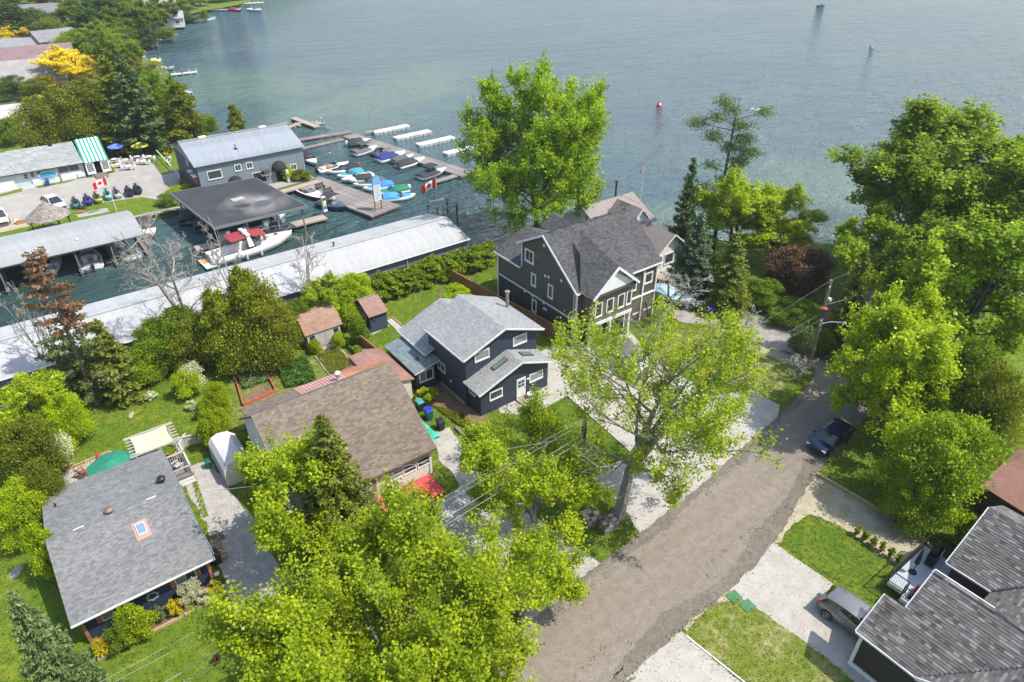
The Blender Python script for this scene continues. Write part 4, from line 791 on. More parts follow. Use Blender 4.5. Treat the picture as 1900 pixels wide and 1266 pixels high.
# ---------------------------------------------------------------- white lakeside cottage behind
def house_lakeside():
 O = (60, 56, 0); h = thing('house', 'white lakeside cottage with taupe metal roofs beyond the brown house', 'house', O)
 ta = mat('taupe metal roof', (0.225, 0.192, 0.172), (0.20, 0.170, 0.152), 0.55, 2, 3, stain=.1); wh = mat('white board walls', (0.66, 0.66, 0.64), (0.58, 0.58, 0.56), .7)
 body('wall', [(55.2, 0), (55.2, 3.4), (59.4, 5.5), (63.3, 3.4), (63.3, 0)], 55.5, 63.5, 'x', wh, h, O)
 body('front_wing_wall', [(57.4, 0), (57.4, 2.9), (59.75, 4.6), (62.1, 2.9), (62.1, 0)], 48.6, 55.5, 'y', wh, h, O)
 for nm_, pl in (('roof', [(55.0, 54.7, 3.35), (64.0, 54.7, 3.35), (64.0, 59.4, 5.75), (55.0, 59.4, 5.75)]), ('roof', [(64, 63.8, 3.35), (55, 63.8, 3.35), (55.0, 59.4, 5.75), (64, 59.4, 5.75)]), ('wing_roof', [(57.0, 48.0, 2.75), (57.0, 55.6, 2.75), (59.75, 55.6, 4.85), (59.75, 48.0, 4.85)]), ('wing_roof', [(62.5, 55.6, 2.75), (62.5, 48.0, 2.75), (59.75, 48.0, 4.85), (59.75, 55.6, 4.85)])):
  mb = MB(O); mb.slab(pl, .1); r = mb.build(nm_, ta, h); p0 = Vector(pl[0]); e = Vector(pl[1]) - p0; n = int(e.length / .6)
  for i in range(n + 1): q = p0 + e * (i / n); u = Vector(pl[3]) - p0; mb = MB(O); mb.beam(q + Vector((0, 0, .005)), q + u + Vector((0, 0, .005)), .025, .014); mb.build('seam', ta, r)
 # small cross gable
 body('dormer_wall', [(58.0, 3), (58.0, 5.0), (59.3, 6.3), (60.6, 5.0), (60.6, 3)], 53.4, 57, 'y', wh, h, O)
 mb = MB(O); mb.slab([(57.7, 53.1, 4.85), (57.7, 57.5, 4.85), (59.3, 57.5, 6.45), (59.3, 53.1, 6.45)], .09); mb.slab([(60.9, 57.5, 4.85), (60.9, 53.1, 4.85), (59.3, 53.1, 6.45), (59.3, 57.5, 6.45)], .09); mb.build('dormer_roof', ta, h)
 strip(h, 'barge_board', [(57.7, 53.06, 4.8), (59.3, 53.06, 6.42), (60.9, 53.06, 4.8)], .06, .18, M_white, O); strip(h, 'barge_board', [(57.0, 47.96, 2.7), (59.75, 47.96, 4.82), (62.5, 47.96, 2.7)], .06, .16, M_white, O)
 for x, w_ in ((58.2, .5), (59.75, 1.4), (61.3, .6)): window(h, O, (x, 48.58, 1.6), '-y', w_, 1.2, .10, 1)
 window(h, O, (57.38, 50.5, 1.5), '-x', 1.2, 1.1, .1, 2); window(h, O, (57.38, 53, 1.5), '-x', 1.2, 1.1, .1, 2)
 mb = MB(O); mb.tube([(62.0, 60.5, 4.5), (62.0, 60.5, 7.2)], .14, 10); mb.lathe((62, 60.5, 7.2), [(.14, 0), (.26, .05), (.26, .18), (0, .2)], 10); mb.build('chimney_flue', flat('dark flue', (.06, .06, .06), .5), h)
 mb = MB(O); mb.box(63.5, 67.5, 52.5, 56.5, .5, .62); dk = mb.build('deck', mat('weathered deck', (.20, .16, .13), (.14, .11, .09), .9), h)
 for k in range(14): mb = MB(O); mb.obox((67.4, 52.6 + k * .3, .62), .05, .05, .8); mb.build('baluster', mat('weathered deck', (.2, .16, .13)), h)
 strip(h, 'rail', [(63.5, 52.5, 1.45), (67.4, 52.5, 1.45), (67.4, 56.5, 1.45)], .1, .06, mat('weathered deck', (.2, .16, .13)), O)
 return h
# ---------------------------------------------------------------- house at the bottom right
def house_right():
 O = (34, 4, 0); h = thing('house', 'dark brown house with patchwork grey shingle roofs beside the silver car', 'house', O)
 sh = mat('grey blend shingles', (0.118, 0.108, 0.102), (0.105, 0.096, 0.090), 0.92, 5, 3, tint=.68, bump=.004, bscale=60); br = mat('chocolate siding', (0.038, 0.030, 0.022), (0.030, 0.024, 0.018), .7); R_ = {'o': O, 'p': h}; k = .6
 tf = lambda g: g.choice([0.12, .3, .36, .4, .4, .45, .45, .5, .5, .55, .9, 1.0]) + g.uniform(-.03, .03)  # blend of tones; the rare darkest tabs paint in shadow lines
 kw = dict(expo=.18, tab=.34, h=.028, tintf=tf)
 body('wall', [(30.15, 0), (30.15, 3.3), (34.35, 5.8), (34.35, 0)], 3.5, 5.95, 'y', br, h, O); body('corner_wall', [(30.15, 0), (30.15, 3.3), (31.3, 4.0), (31.3, 0)], 5.95, 6.95, 'y', br, h, O)
 mb = MB(O); mb.box(34.3, 34.38, 2.0, 5.9, 0, 5.85); mb.build('clerestory_wall', br, h)
 roof_plane(R_, [(29.75, 7.28, 3.2), (29.75, 3.85, 3.2), (34.5, -.95, 6.05), (34.5, 6.1, 6.05), (32.1, 6.1, 4.61), (32.1, 7.28, 4.61)], M_white, sh, seed=31, single=300, **kw)
 ridge_y = -1.0; zt = 3.2 + k * (3.87 - ridge_y)
 roof_plane(R_, [(38.55, 3.9, 3.2), (34.6, 3.9, 3.2), (34.6, ridge_y, zt), (43.6, ridge_y, zt)], M_white, sh, seed=32, **kw)
 roof_plane(R_, [(60, 3.9, 3.2), (46, 3.9, 3.2), (41, ridge_y, zt), (60, ridge_y, zt)], M_white, sh, seed=36, **kw)
 tabs(roof_plane(R_, [(29.7, 3.87, 3.19), (34.6, ridge_y, zt - .01), (29.7, ridge_y, zt - .01)], M_white, None), [(30.0, 3.86, 3.2), (29.7, 3.86, 3.2), (29.7, ridge_y, zt), (34.6, ridge_y, zt)], (0, 0, 1), sh, org=O, seed=33, **kw)
 body('gable_wall', [(3.4, 0), (3.4, 3.1), (-1, 5.7), (-6, 3), (-6, 0)], 30.16, 34, 'x', br, h, O)
 strip(h, 'barge_board', [(29.68, 3.9, 3.1), (29.68, -1, 6.03)], .08, .2, M_white, O)
 roof_plane(R_, [(38.6, 6.5, 3.3), (38.6, 3.9, 3.3), (42.55, 0.0, 5.67), (42.55, 6.5, 5.67)], M_white, sh, seed=34, **kw)
 roof_plane(R_, [(46.5, 3.9, 3.3), (46.5, 6.5, 3.3), (42.55, 6.5, 5.67), (42.55, 0.0, 5.67)], M_white, sh, seed=35, **kw)
 body('wing_wall', [(38.95, 0), (38.95, 3.3), (42.55, 5.5), (46.1, 3.3), (46.1, 0)], 0.5, 6.2, 'y', br, h, O)
 mb = MB(O); mb.box(30.15, 46, -5, 3.5, 0, 3.2); mb.build('rear_wall', br, h)
 mb = MB(O); mb.box(34.4, 39, 3.5, 3.56, 0, 3.15); mb.build('recess_wall', br, h)
 window(h, O, (37.4, 3.58, 1.8), '+y', 1.0, 1.2, .1, 1)
 for pts in ([(29.7, 7.3, 3.12), (29.7, -6, 3.12)], [(38.55, 6.5, 3.22), (38.55, 3.9, 3.22)], [(34.54, 6.15, 5.98), (34.54, 3.0, 5.98)], [(29.75, 7.32, 3.12), (32.1, 7.32, 4.53)], [(32.1, 6.14, 4.53), (34.5, 6.14, 5.97)], [(38.6, 6.54, 3.22), (42.55, 6.54, 5.6)]): strip(h, 'gutter', pts, .09, .12, M_white, O)
 blk = flat('black valley metal', (.03, .032, .036), .5)
 strip(h, 'valley_flashing', [(29.8, 3.85, 3.24), (34.5, -.95, 6.1)], .16, .03, blk, O); strip(h, 'valley_flashing', [(38.6, 3.9, 3.34), (43.2, -.6, 6.0)], .16, .03, blk, O)
 strip(h, 'corner_board', [(30.1, 7.0, 0), (30.1, 7.0, 3.2)], .18, .18, M_white, O); strip(h, 'sill_board', [(30.1, 7.0, .14), (30.1, -5, .14)], .12, .26, M_white, O)
 tabs(h, [(30.15, 3.5, .3), (30.15, 6.95, .3), (30.15, 6.95, 3.2), (30.15, 3.5, 3.2)], (-1, 0, 0), br, .15, None, .02, 'siding', O); tabs(h, [(30.15, -5, .3), (30.15, 3.5, .3), (30.15, 3.5, 3.2), (30.15, -5, 3.2)], (-1, 0, 0), br, .15, None, .02, 'siding', O)
 caps(h, (42.55, 6.5, 5.67), (42.55, 0, 5.67), sh, O, k=.6); caps(h, (34.42, 6.1, 6.03), (34.42, -.9, 6.03), sh, O, k=.3)
 return h
# ================================================================ BUILDINGS AND YARDS
house_bungalow(); house_cottage(); house_navy(); house_brown(); house_lakeside(); house_right()
M_steel = mat('galvanised roof sheet', (0.375, 0.370, 0.360), (0.325, 0.321, 0.314), .55, 1.2, 5, stain=.10, rnd=.05)
M_greywall = mat('grey corrugated wall', (0.14, 0.155, 0.165), (0.11, 0.12, 0.13), .7, 2)
M_post = mat('weathered post', (0.22, 0.19, 0.16), (0.13, 0.11, 0.09), .9, 5)
M_plank = mat('silvered dock plank', (0.34, 0.31, 0.28), (0.22, 0.195, 0.17), .9, 2.5, 5, tint=.22, rnd=.2, stain=.2)
M_pile = mat('rusty piling', (0.20, 0.11, 0.07), (0.08, .06, .05), .9, 5)
def ribbed(parent, x0, x1, ya, za, yb, zb, m, org, step=1.0, name='roof_panel'):
 """metal roof of separate ribbed sheets (each a part) sharing one mesh"""
 mb = MB(); d = Vector((0, yb - ya, zb - za)); up = Vector((0, -d.z, d.y)).normalized(); up = up if up.z > 0 else -up
 mb.slab([(0.004, 0, 0), (step - .004, 0, 0), (step - .004, d.y, d.z), (.004, d.y, d.z)], .05)
 for k in range(3): mb.beam(Vector((.02 + k * step / 3, 0, 0)) + up * .006, Vector((.02 + k * step / 3, d.y, d.z)) + up * .006, .035, .014)
 me = mb.mesh(name, m); n = int(round((x1 - x0) / step))
 for i in range(n): link(name, me, parent, (x0 + i * step - org[0], ya - org[1], za - org[2] + rng.uniform(-.003, .003)))
# long white boathouse
O = (17, 65, 0); h = thing('boathouse', 'long open sided boathouse with white ribbed metal roof over the canal', 'boathouse', O)
ribbed(h, -16, 42, 64.95, 3.0, 70.0, 4.1, M_steel, O); ribbed(h, -16, 42, 75.0, 3.0, 70.0, 4.1, M_steel, O)
strip(h, 'ridge_cap', [(-16, 70.0, 4.14), (42, 70.0, 4.14)], .35, .05, M_steel, O); strip(h, 'gutter', [(-16, 64.88, 2.95), (42, 64.88, 2.95)], .1, .1, M_white, O)
mb = MB(O)
for k in range(290): x = -16 + k * .2; mb.box(x, x + .19, 65.22 + (k % 2) * .02, 65.26 + (k % 2) * .02, 1.75, 2.86)
props(mb.build('wall_cladding', M_greywall, h), kind='stuff')
mb = MB(O); mb.box(41.6, 41.66, 65.3, 74.8, 2.3, 2.95); mb.build('end_fascia', M_greywall, h)
for k in range(15):
 for y in (65.35, 70, 74.7):
  if k % 2 and y == 70: continue
  mb = MB(O); mb.box(-15.8 + k * 4.08, -15.66 + k * 4.08, y - .07, y + .07, -2.2, 3.0 if y != 70 else 4.0); mb.build('post', M_post, h)
mb = MB(O); mb.box(-16, 41.5, 69.3, 70.7, -.45, -.3); mb.build('catwalk', M_post, h)
for k in range(14): mb = MB(O); mb.box(-12 + k * 4.08, -11.3 + k * 4.08, 65.4, 69.3, -.45, -.32); mb.build('finger_walk', M_post, h)
mb = MB(O); mb.tube([(33.3, 65.1, 2.9), (33.3, 65.1, -.5)], .04, 6); mb.build('downpipe', M_white, h)
q = (27.0, 71.0, 3.9); mb = MB(O); mb.tube([q, (27.0, 71.0, 4.3)], .08, 8); mb.lathe((27, 71, 4.3), [(.08, 0), (.2, .03), (0, .2)], 8); mb.build('vent_pipe', flat('black metal', (0.02, .02, .022), .4), h)
# second boathouse across the canal
O = (2, 91.4, 0); h = thing('boathouse', 'shorter grey roofed boathouse with boats in dark slips beside the gazebo lawn', 'boathouse', O)
g2 = mat('dull pale roof sheet', (0.30, 0.302, 0.297), (0.26, 0.262, 0.257), .7, 1.2, 5, stain=.12, rnd=.04)
ribbed(h, -21.5, 10.5, 91.1, 2.6, 97.4, 3.45, g2, O); ribbed(h, -21.5, 10.5, 101.0, 2.6, 97.4, 3.45, g2, O)
strip(h, 'fascia', [(-21.5, 91.05, 2.52), (10.5, 91.05, 2.52)], .06, .16, flat('dark fascia', (.06, .055, .05)), O)
mb = MB(O); mb.box(-21, 10.3, 100.5, 100.6, -1.5, 2.5); mb.build('back_wall', flat('near black boards', (.035, .033, .03), .9), h)  # near black tone painted in for the darkness inside the slips
for k in range(9):
 mb = MB(O); mb.box(-20.8 + k * 3.88, -20.66 + k * 3.88, 91.3, 91.44, -2.2, 2.6); mb.build('post', M_post, h)
 mb = MB(O); mb.box(-20.9 + k * 3.88, -20.5 + k * 3.88, 91.2, 100.4, -.5, -.38); mb.build('finger_walk', M_post, h)
mb = MB(O); mb.obox((3.4, 93.5, 2.95), .3, .3, .16); mb.build('roof_patch', M_white, h)
# marina workshop
O = (29.7, 106.7, 0); h = thing('marina_building', 'blue grey marina building with ribbed metal roof and two black round awnings', 'building', O)
mw = mat('blue grey wall board', (0.195, 0.235, 0.250), (0.17, 0.205, 0.22), .65, 1.5); ms = mat('blue grey metal roof', (0.36, 0.375, 0.385), (0.30, 0.317, 0.33), .35, 1.0, 4, metal=.35, stain=.15, rnd=.04)
body('wall', [(106.8, 0), (106.8, 4.75), (113.2, 6.85), (119.6, 4.75), (119.6, 0)], 21.6, 37.9, 'x', mw, h, O)
ribbed(h, 21.2, 38.2, 106.35, 4.85, 113.2, 7.0, ms, O); ribbed(h, 21.2, 38.2, 120.05, 4.85, 113.2, 7.0, ms, O)
strip(h, 'ridge_cap', [(21.2, 113.2, 7.04), (38.2, 113.2, 7.04)], .4, .05, ms, O)
mb = MB(O)
for k in range(54): x = 21.7 + k * .3; mb.box(x, x + .03, 106.76, 106.8, .1, 4.7)
props(mb.build('wall_ribs', mw, h), kind='stuff')
window(h, O, (23.9, 106.78, 3.15), '-y', 1.9, 1.1, .12, 1); window(h, O, (27.45, 106.78, 3.5), '-y', .8, .8, .12, 2); window(h, O, (29.2, 106.78, 3.5), '-y', .8, .8, .12, 2); window(h, O, (36.0, 106.78, 1.9), '-y', .75, .75, .12, 2)
mb = MB(O); mb.box(24.2, 26.2, 106.72, 106.8, .4, 1.3); mb.build('vent_opening', M_dark, h)  # black plate stands for the dark behind the vent
window(h, O, (30.4, 106.78, 1.35), '-y', 2.0, 1.6, .1, 1, gm=M_dark)
blk = flat('black awning canvas', (.014, .014, .015), .8)
for x, z in ((26.6, 1.1), (33.6, 2.05)):
 mb = MB(O); N = 12
 for i in range(N):
  a0, a1 = math.pi * i / N, math.pi * (i + 1) / N
  for j in range(4):
   e0, e1 = j / 4 * math.pi / 2, (j + 1) / 4 * math.pi / 2; f_ = lambda a, e: (x + 1.2 * math.cos(a) * math.cos(e), 106.8 - 1.1 * math.sin(e), z + 1.3 * math.sin(a) * math.cos(e))
   mb.face([f_(a0, e0), f_(a1, e0), f_(a1, e1), f_(a0, e1)])
 mb.build('awning', blk, h)
 mb = MB(O); mb.box(x - .55, x + .55, 106.7, 106.8, 0.02, z); mb.build('doorway', M_dark, h)  # flat black plate paints the doorway's darkness under its awning
mb = MB(O); mb.box(34.3, 34.36, 105.7, 106.75, .05, 2.05); mb.box(34.35, 34.7, 105.7, 105.75, .05, 2.05); d = mb.build('open_door', M_white, h)
mb = MB(O)
for x in (30.6, 32.0):
 mb.beam((x, 106.6, 1.9), (x - .1, 105.6, 3.3), .07); mb.beam((x - .1, 105.6, 3.3), (x - .1, 105.6, 4.0), .07)
mb.box(30.5, 32.1, 105.6, 106.7, 1.75, 1.85); mb.build('unit_bracket', flat('grey steel', (.3, .3, .3), .5, .5), h)
mb = MB(O); mb.box(30.9, 31.8, 105.8, 106.6, 1.86, 2.5); mb.build('air_unit', flat('air unit casing', (.07, .07, .07)), h)
q = (28.3, 109.0, 5.7); mb = MB(O); mb.tube([q, (28.3, 109, 6.4)], .07, 8); mb.obox((28.3, 109.0, 5.68), .5, .5, .06); mb.build('vent_pipe', flat('black metal', (0.02, .02, .022), .4), h)
for x, y in ((24.8, 113.2), (34.2, 113.2)): mb = MB(O); mb.obox((x, y, 7.0), 1.1, .5, .25); mb.build('ridge_vent', M_white, h)
# gable end facing the lot: dark cladding, slatted opening, red sign, white panels
dkw = flat('dark slate cladding', (.045, .055, .065), .7)
mb = MB(O); mb.box(21.54, 21.6, 107.0, 119.4, 0, 4.6); mb.build('end_cladding', dkw, h)
for k in range(5): mb = MB(O); mb.box(21.46, 21.54, 110.2 + k * .3, 112.6, 4.9 - k * .32, 5.02 - k * .32); mb.build('slat', flat('pale slat', (.4, .43, .45)), h)
mb = MB(O); mb.box(20.9, 21.5, 107.3, 108.6, 3.1, 3.3); mb.box(20.9, 21.5, 109.2, 110.3, 3.3, 3.5); mb.build('light_hood', M_white, h)
mb = MB(O); mb.box(21.35, 21.5, 107.2, 109.6, 1.9, 2.8); mb.build('sign_board', flat('red sign board', (.5, .03, .05)), h)
mb = MB(O); mb.box(21.45, 21.53, 107.3, 109.9, .1, 1.8); mb.build('shop_window', flat('teal shop glass', (.05, .13, .13), .1, spec=.8), h)
# black flat roofed fuel shelter
c4 = [Vector((16.45, 102.8, 3.2)), Vector((28.3, 101.7, 3.2)), Vector((30.1, 86.6, 3.2)), Vector((17.8, 86.6, 3.2))]; O = (23, 94, 0)
h = thing('boat_shelter', 'black flat roofed boat shelter with pale patches over the fuel dock', 'boat shelter', O)
def flatroof_mat():
 m = mat('black roof membrane', (0.040, 0.040, 0.044), (0.030, 0.030, 0.033), .8, .8, 5, stain=.15); m = m.copy(); nt = m.node_tree; L = nt.links; b_ = nt.nodes['Principled BSDF']; src = b_.inputs['Base Color'].links[0].from_socket
 tc = _n(nt, 'ShaderNodeTexCoord'); nz = _n(nt, 'ShaderNodeTexNoise'); nz.inputs['Scale'].default_value = .28; nz.inputs['Detail'].default_value = 5; mp = _n(nt, 'ShaderNodeMapping'); mp.inputs['Scale'].default_value = (1, .7, 1); L.new(tc.outputs['Object'], mp.inputs[0]); L.new(mp.outputs[0], nz.inputs['Vector'])
 v = _n(nt, 'ShaderNodeVectorMath', operation='DISTANCE'); L.new(tc.outputs['Object'], v.inputs[0]); v.inputs[1].default_value = (1.8, -2.2, 3.2)
 r1 = _n(nt, 'ShaderNodeMapRange'); r1.inputs[1].default_value = 5.2; r1.inputs[2].default_value = .8; L.new(v.outputs['Value'], r1.inputs[0]); r2 = _n(nt, 'ShaderNodeMapRange'); r2.inputs[1].default_value = .38; r2.inputs[2].default_value = .6; L.new(nz.outputs[0], r2.inputs[0])
 mu = _n(nt, 'ShaderNodeMath', operation='MULTIPLY'); L.new(r1.outputs[0], mu.inputs[0]); L.new(r2.outputs[0], mu.inputs[1]); mx = _n(nt, 'ShaderNodeMix', data_type='RGBA'); L.new(mu.outputs[0], mx.inputs[0]); L.new(src, mx.inputs[6]); mx.inputs[7].default_value = (.26, .24, .21, 1); L.new(mx.outputs[2], b_.inputs['Base Color']); return m
mb = MB(O); mb.slab(c4, .14); mb.build('roof', flatroof_mat(), h)
fm = flat('grey green fascia', (.14, .17, .165))
for i in range(4): strip(h, 'fascia', [c4[i] + Vector((0, 0, -.16)), c4[(i + 1) % 4] + Vector((0, 0, -.16))], .12, .34, fm, O)
mb = MB(O); mb.obox((23.4, 94.6, 3.2), 1.7, 1.2, .03, .1); mb.build('roof_patch', flat('bare tin patch', (.32, .31, .29), .6), h)
mb = MB(O); mb.lathe((25.6, 91.0, 3.205), [(1.15, 0), (1.15, .012), (0, .015)], 20); mb.build('puddle_patch', flat('slate patch', (.07, .075, .085), .5), h)
for x, y in ((17.3, 101.8), (27.6, 100.8), (17.9, 94), (28.7, 94), (18.2, 87.1), (22, 87.1), (26, 87.1), (29.5, 87.2)): mb = MB(O); mb.box(x - .09, x + .09, y - .09, y + .09, -2.2, 3.1); mb.build('post', M_post, h)
mb = MB(O); mb.box(17, 28, 98.8, 102, -.35, -.2); mb.build('inner_walk', M_post, h)
for x in (19.2, 21.5, 24.2, 26.5): mb = MB(O); mb.box(x, x + .5, 87.3, 87.36, 1.4, 2.0); mb.build('notice', M_white, h)
# restaurant with striped tent
O = (4, 127.3, 0); h = thing('restaurant', 'low white restaurant with grey shingle roof, oval blue sign and green striped tent', 'building', O)
ww = mat('pale seafoam boards', (0.50, 0.56, 0.54), (0.44, 0.50, 0.48), .7, 1.5); shg = shingle_mat('weathered grey shingles', (0.27, .28, .265), .2)
body('wall', [(127.9, 0), (127.9, 2.45), (134.5, 3.9), (139.0, 2.45), (139.0, 0)], -12, 9.1, 'x', ww, h, O)
R_ = {'o': O, 'p': h}
roof_plane(R_, [(-12.4, 127.3, 2.55), (9.2, 127.0, 2.5), (9.2, 134.6, 4.1), (-12.4, 134.6, 4.1)], flat('dark fascia', (.06, .055, .05)), shg, expo=.3, tab=.6, seed=41); roof_plane(R_, [(9.2, 139.5, 2.5), (-12.4, 139.5, 2.5), (-12.4, 134.6, 4.1), (9.2, 134.6, 4.1)], flat('dark fascia', (.06, .055, .05)), shg, expo=.3, tab=.6, seed=42)
for x0_, x1_, z1_ in ((-3.3, -.6, 1.5), (1.7, 3.4, 1.1), (3.4, 5.2, .9), (5.6, 9, 1.15)): mb = MB(O); mb.box(x0_, x1_, 127.6, 127.89, .05, z1_); mb.build('wall_panel', M_white, h)
mb = MB(O); mb.box(7.9, 8.9, 127.3, 127.6, .3, .9); mb.build('bench_box', M_white, h)
for k in range(3): mb = MB(O); mb.box(.0, 1.8, 126.8 + k * .28, 127.6, .02 + k * .17, .17 + k * .17); mb.build('step', flat('pale blue step', (.42, .47, .48)), h)
mb = MB(O); n = 28; mb.idx([(3.95 + 1.3 * math.cos(6.283 * i / n), 127.56, 1.45 + .62 * math.sin(6.283 * i / n)) for i in range(n)] + [(3.95 + 1.3 * math.cos(6.283 * i / n), 127.5, 1.45 + .62 * math.sin(6.283 * i / n)) for i in range(n)], [tuple(range(n)), tuple(range(2 * n - 1, n - 1, -1))] + [(i, n + i, n + (i + 1) % n, (i + 1) % n) for i in range(n)]); sg = mb.build('oval_sign', flat('sign border white', (.7, .72, .72)), h)
mb = MB(O); mb.face([(3.95 + 1.2 * math.cos(6.283 * i / n), 127.495, 1.45 + .55 * math.sin(6.283 * i / n)) for i in range(n)][::1]); mb.build('sign_face', mat('teal sign face', (.05, .30, .42), (.02, .20, .32), .5, 2.5), sg)
mb = MB(O)
for k in range(14): mb.box(3.1 + k * .13, 3.18 + k * .13, 127.485, 127.492, 1.12 + .03 * math.sin(k), 1.22 + .05 * (k % 3))
mb.build('sign_lettering', flat('faint sign lettering', (.25, .5, .6)), sg)
window(h, O, (7.0, 127.88, 1.75), '-y', 2.9, .85, .07, 2); window(h, O, (1.1, 127.88, 1.7), '-y', .5, .7, .06, 1, cross=1); window(h, O, (2.0, 127.88, 1.8), '-y', .5, .7, .06, 1, cross=1); window(h, O, (2.9, 127.88, 1.9), '-y', .6, .4, .06, 1)
mb = MB(O); mb.tube([(0, 128.5, 2.8), (0, 128.5, 3.4)], .05, 6); mb.build('vent_pipe', M_white, h); mb = MB(O); mb.obox((6.0, 134.3, 4.02), .5, .6, .45); mb.build('chimney_box', flat('black metal', (0.02, .02, .022), .4), h)
# tent: six green and seven white stripes, arched window walls
for k in range(13):
 xa, xb = 9.2 + k * 3.6 / 13, 9.2 + (k + 1) * 3.6 / 13; mm = flat('green tent stripe', (.02, .26, .16), .6) if k % 2 == 0 else flat('white tent stripe', (.66, .68, .66), .6)
 mb = MB(O); mb.slab([(xa, 126.7, 2.5), (xb, 126.7, 2.5), (xb + .3, 134.2, 4.4), (xa + .3, 134.2, 4.4)], .03); mb.slab([(xb, 139, 2.6), (xa, 139, 2.6), (xa + .3, 134.2, 4.4), (xb + .3, 134.2, 4.4)], .03); mb.build('tent_stripe', mm, h)
for x in (9.3, 11.5):
 mb = MB(O); mb.box(x, x + 1.25, 126.9, 126.94, .5, 2.45); tw = mb.build('tent_wall', M_white, h)
 mb = MB(O); cx = x + .62
 for i in range(4):
  for j in range(4):
   zz = .95 + j * .3; xx = cx - .42 + i * .22
   if (xx + .09 - cx) ** 2 / .2 + max(0, zz - 1.5) ** 2 / .4 < 1: mb.box(xx, xx + .17, 126.885, 126.895, zz, zz + .24)
 mb.build('arched_pane', M_glass, tw)
for k in range(4): mb = MB(O); mb.box(10.2, 12.0, 125.3 + k * .35, 126.8, .02 + k * .13, .14 + k * .13); mb.build('step', M_post, h)
mb = MB(O); mb.box(10.6, 11.45, 127.2, 127.3, .5, 2.4); mb.build('dark_opening', M_dark, h)  # shade inside the tent painted as a black plate
# patio tables, parasols, chairs
def parasol(x, y, col, name, label, r=1.45, hgt=2.5, z=0.0, group=None, n=8, tilt=0.0):
 t = thing('parasol', label, 'parasol', (x, y, z), rng.uniform(0, .7), group); mb = MB()
 mb.tube([(0, 0, 0), (0, 0, hgt)], .03, 6); mb.lathe((0, 0, 0), [(.25, 0), (.25, .08), (0, .1)], 10); mb.build('pole', flat('parasol pole', (.3, .28, .25)), t)
 m = mat('canopy ' + name, col, tuple(c * .8 for c in col), .8, 2)
 for k in range(n):
  a0, a1 = 6.283 * k / n, 6.283 * (k + 1) / n; mb = MB(); p = lambda a, rr, zz: (rr * math.cos(a), rr * math.sin(a), zz)
  am = (a0 + a1) / 2; mb.face([p(a0, r, hgt - .45), p(am, r * .95, hgt - .50), p(a1, r, hgt - .45), (0, 0, hgt + .05)]); mb.face([p(a0, r, hgt - .45), p(a0, r, hgt - .58), p(am, r * .95, hgt - .62), p(am, r * .95, hgt - .50)]); mb.face([p(am, r * .95, hgt - .5), p(am, r * .95, hgt - .62), p(a1, r, hgt - .58), p(a1, r, hgt - .45)])
  if k == 0: c0 = mb.build('canopy_panel', m, t)
  else: mb.build('canopy_panel', m, t)
 return t
parasol(*P(222, 293, 0)[:2], (.13, .22, .60), 'blue', 'blue parasol closest to the striped tent'); parasol(*P(252, 282, 0)[:2], (.13, .22, .60), 'blue', 'blue parasol by the patio fence, behind the yellow one'); parasol(*P(265, 291, 0)[:2], (.75, .62, .06), 'yellow', 'yellow parasol on the restaurant patio')
def table(x, y, label, group=None, proto=[]):
 if proto: t = dup(proto[0], (x, y, 0.02), rng.uniform(0, 1), label); return t
 t = thing('patio_table', label, 'table', (x, y, 0.02), 0, 'white tables on the restaurant patio'); mb = MB(); mb.lathe((0, 0, .7), [(0, .03), (.5, .03), (.5, 0), (0, 0)], 14); mb.build('tabletop', M_white, t)
 mb = MB(); mb.tube([(0, 0, 0), (0, 0, .7)], .04, 6); mb.lathe((0, 0, 0), [(.28, 0), (.25, .05), (0, .06)], 8); mb.build('pedestal', M_dark, t); proto.append(t); return t
def pchair(x, y, rz, label, group, m, proto={}):
 key = m.name
 if key in proto: return dup(proto[key], (x, y, .02), rz, label, group)
 t = thing('patio_chair', label, 'chair', (x, y, .02), rz, group)
 mb = MB(); mb.box(-.24, .24, -.24, .24, .40, .45); mb.build('seat', m, t); mb = MB(); mb.box(-.24, .24, .22, .27, .45, .92); mb.build('backrest', m, t)
 mb = MB(); mb.box(-.28, -.23, -.22, .24, .62, .66); mb.box(.23, .28, -.22, .24, .62, .66); mb.build('armrest', m, t)
 for sx in (-.21, .21):
  for sy in (-.21, .21): mb = MB(); mb.box(sx - .025, sx + .025, sy - .025, sy + .025, 0, .4); mb.build('leg', m, t)
 proto[key] = t; return t
k = 0
for px, py in ((214, 303), (222, 312), (235, 304), (240, 316), (256, 298), (268, 306), (278, 298)):
 q = P(px, py); table(q.x, q.y, 'round white table on the patio beside the striped tent', 'white tables on the restaurant patio')
 for j in range(3):
  a = j * 2.1 + k; pchair(q.x + .85 * math.cos(a), q.y + .85 * math.sin(a), a - math.pi / 2, 'white plastic chair at a patio table beside the striped tent', 'white chairs on the restaurant patio', M_white); k += 1
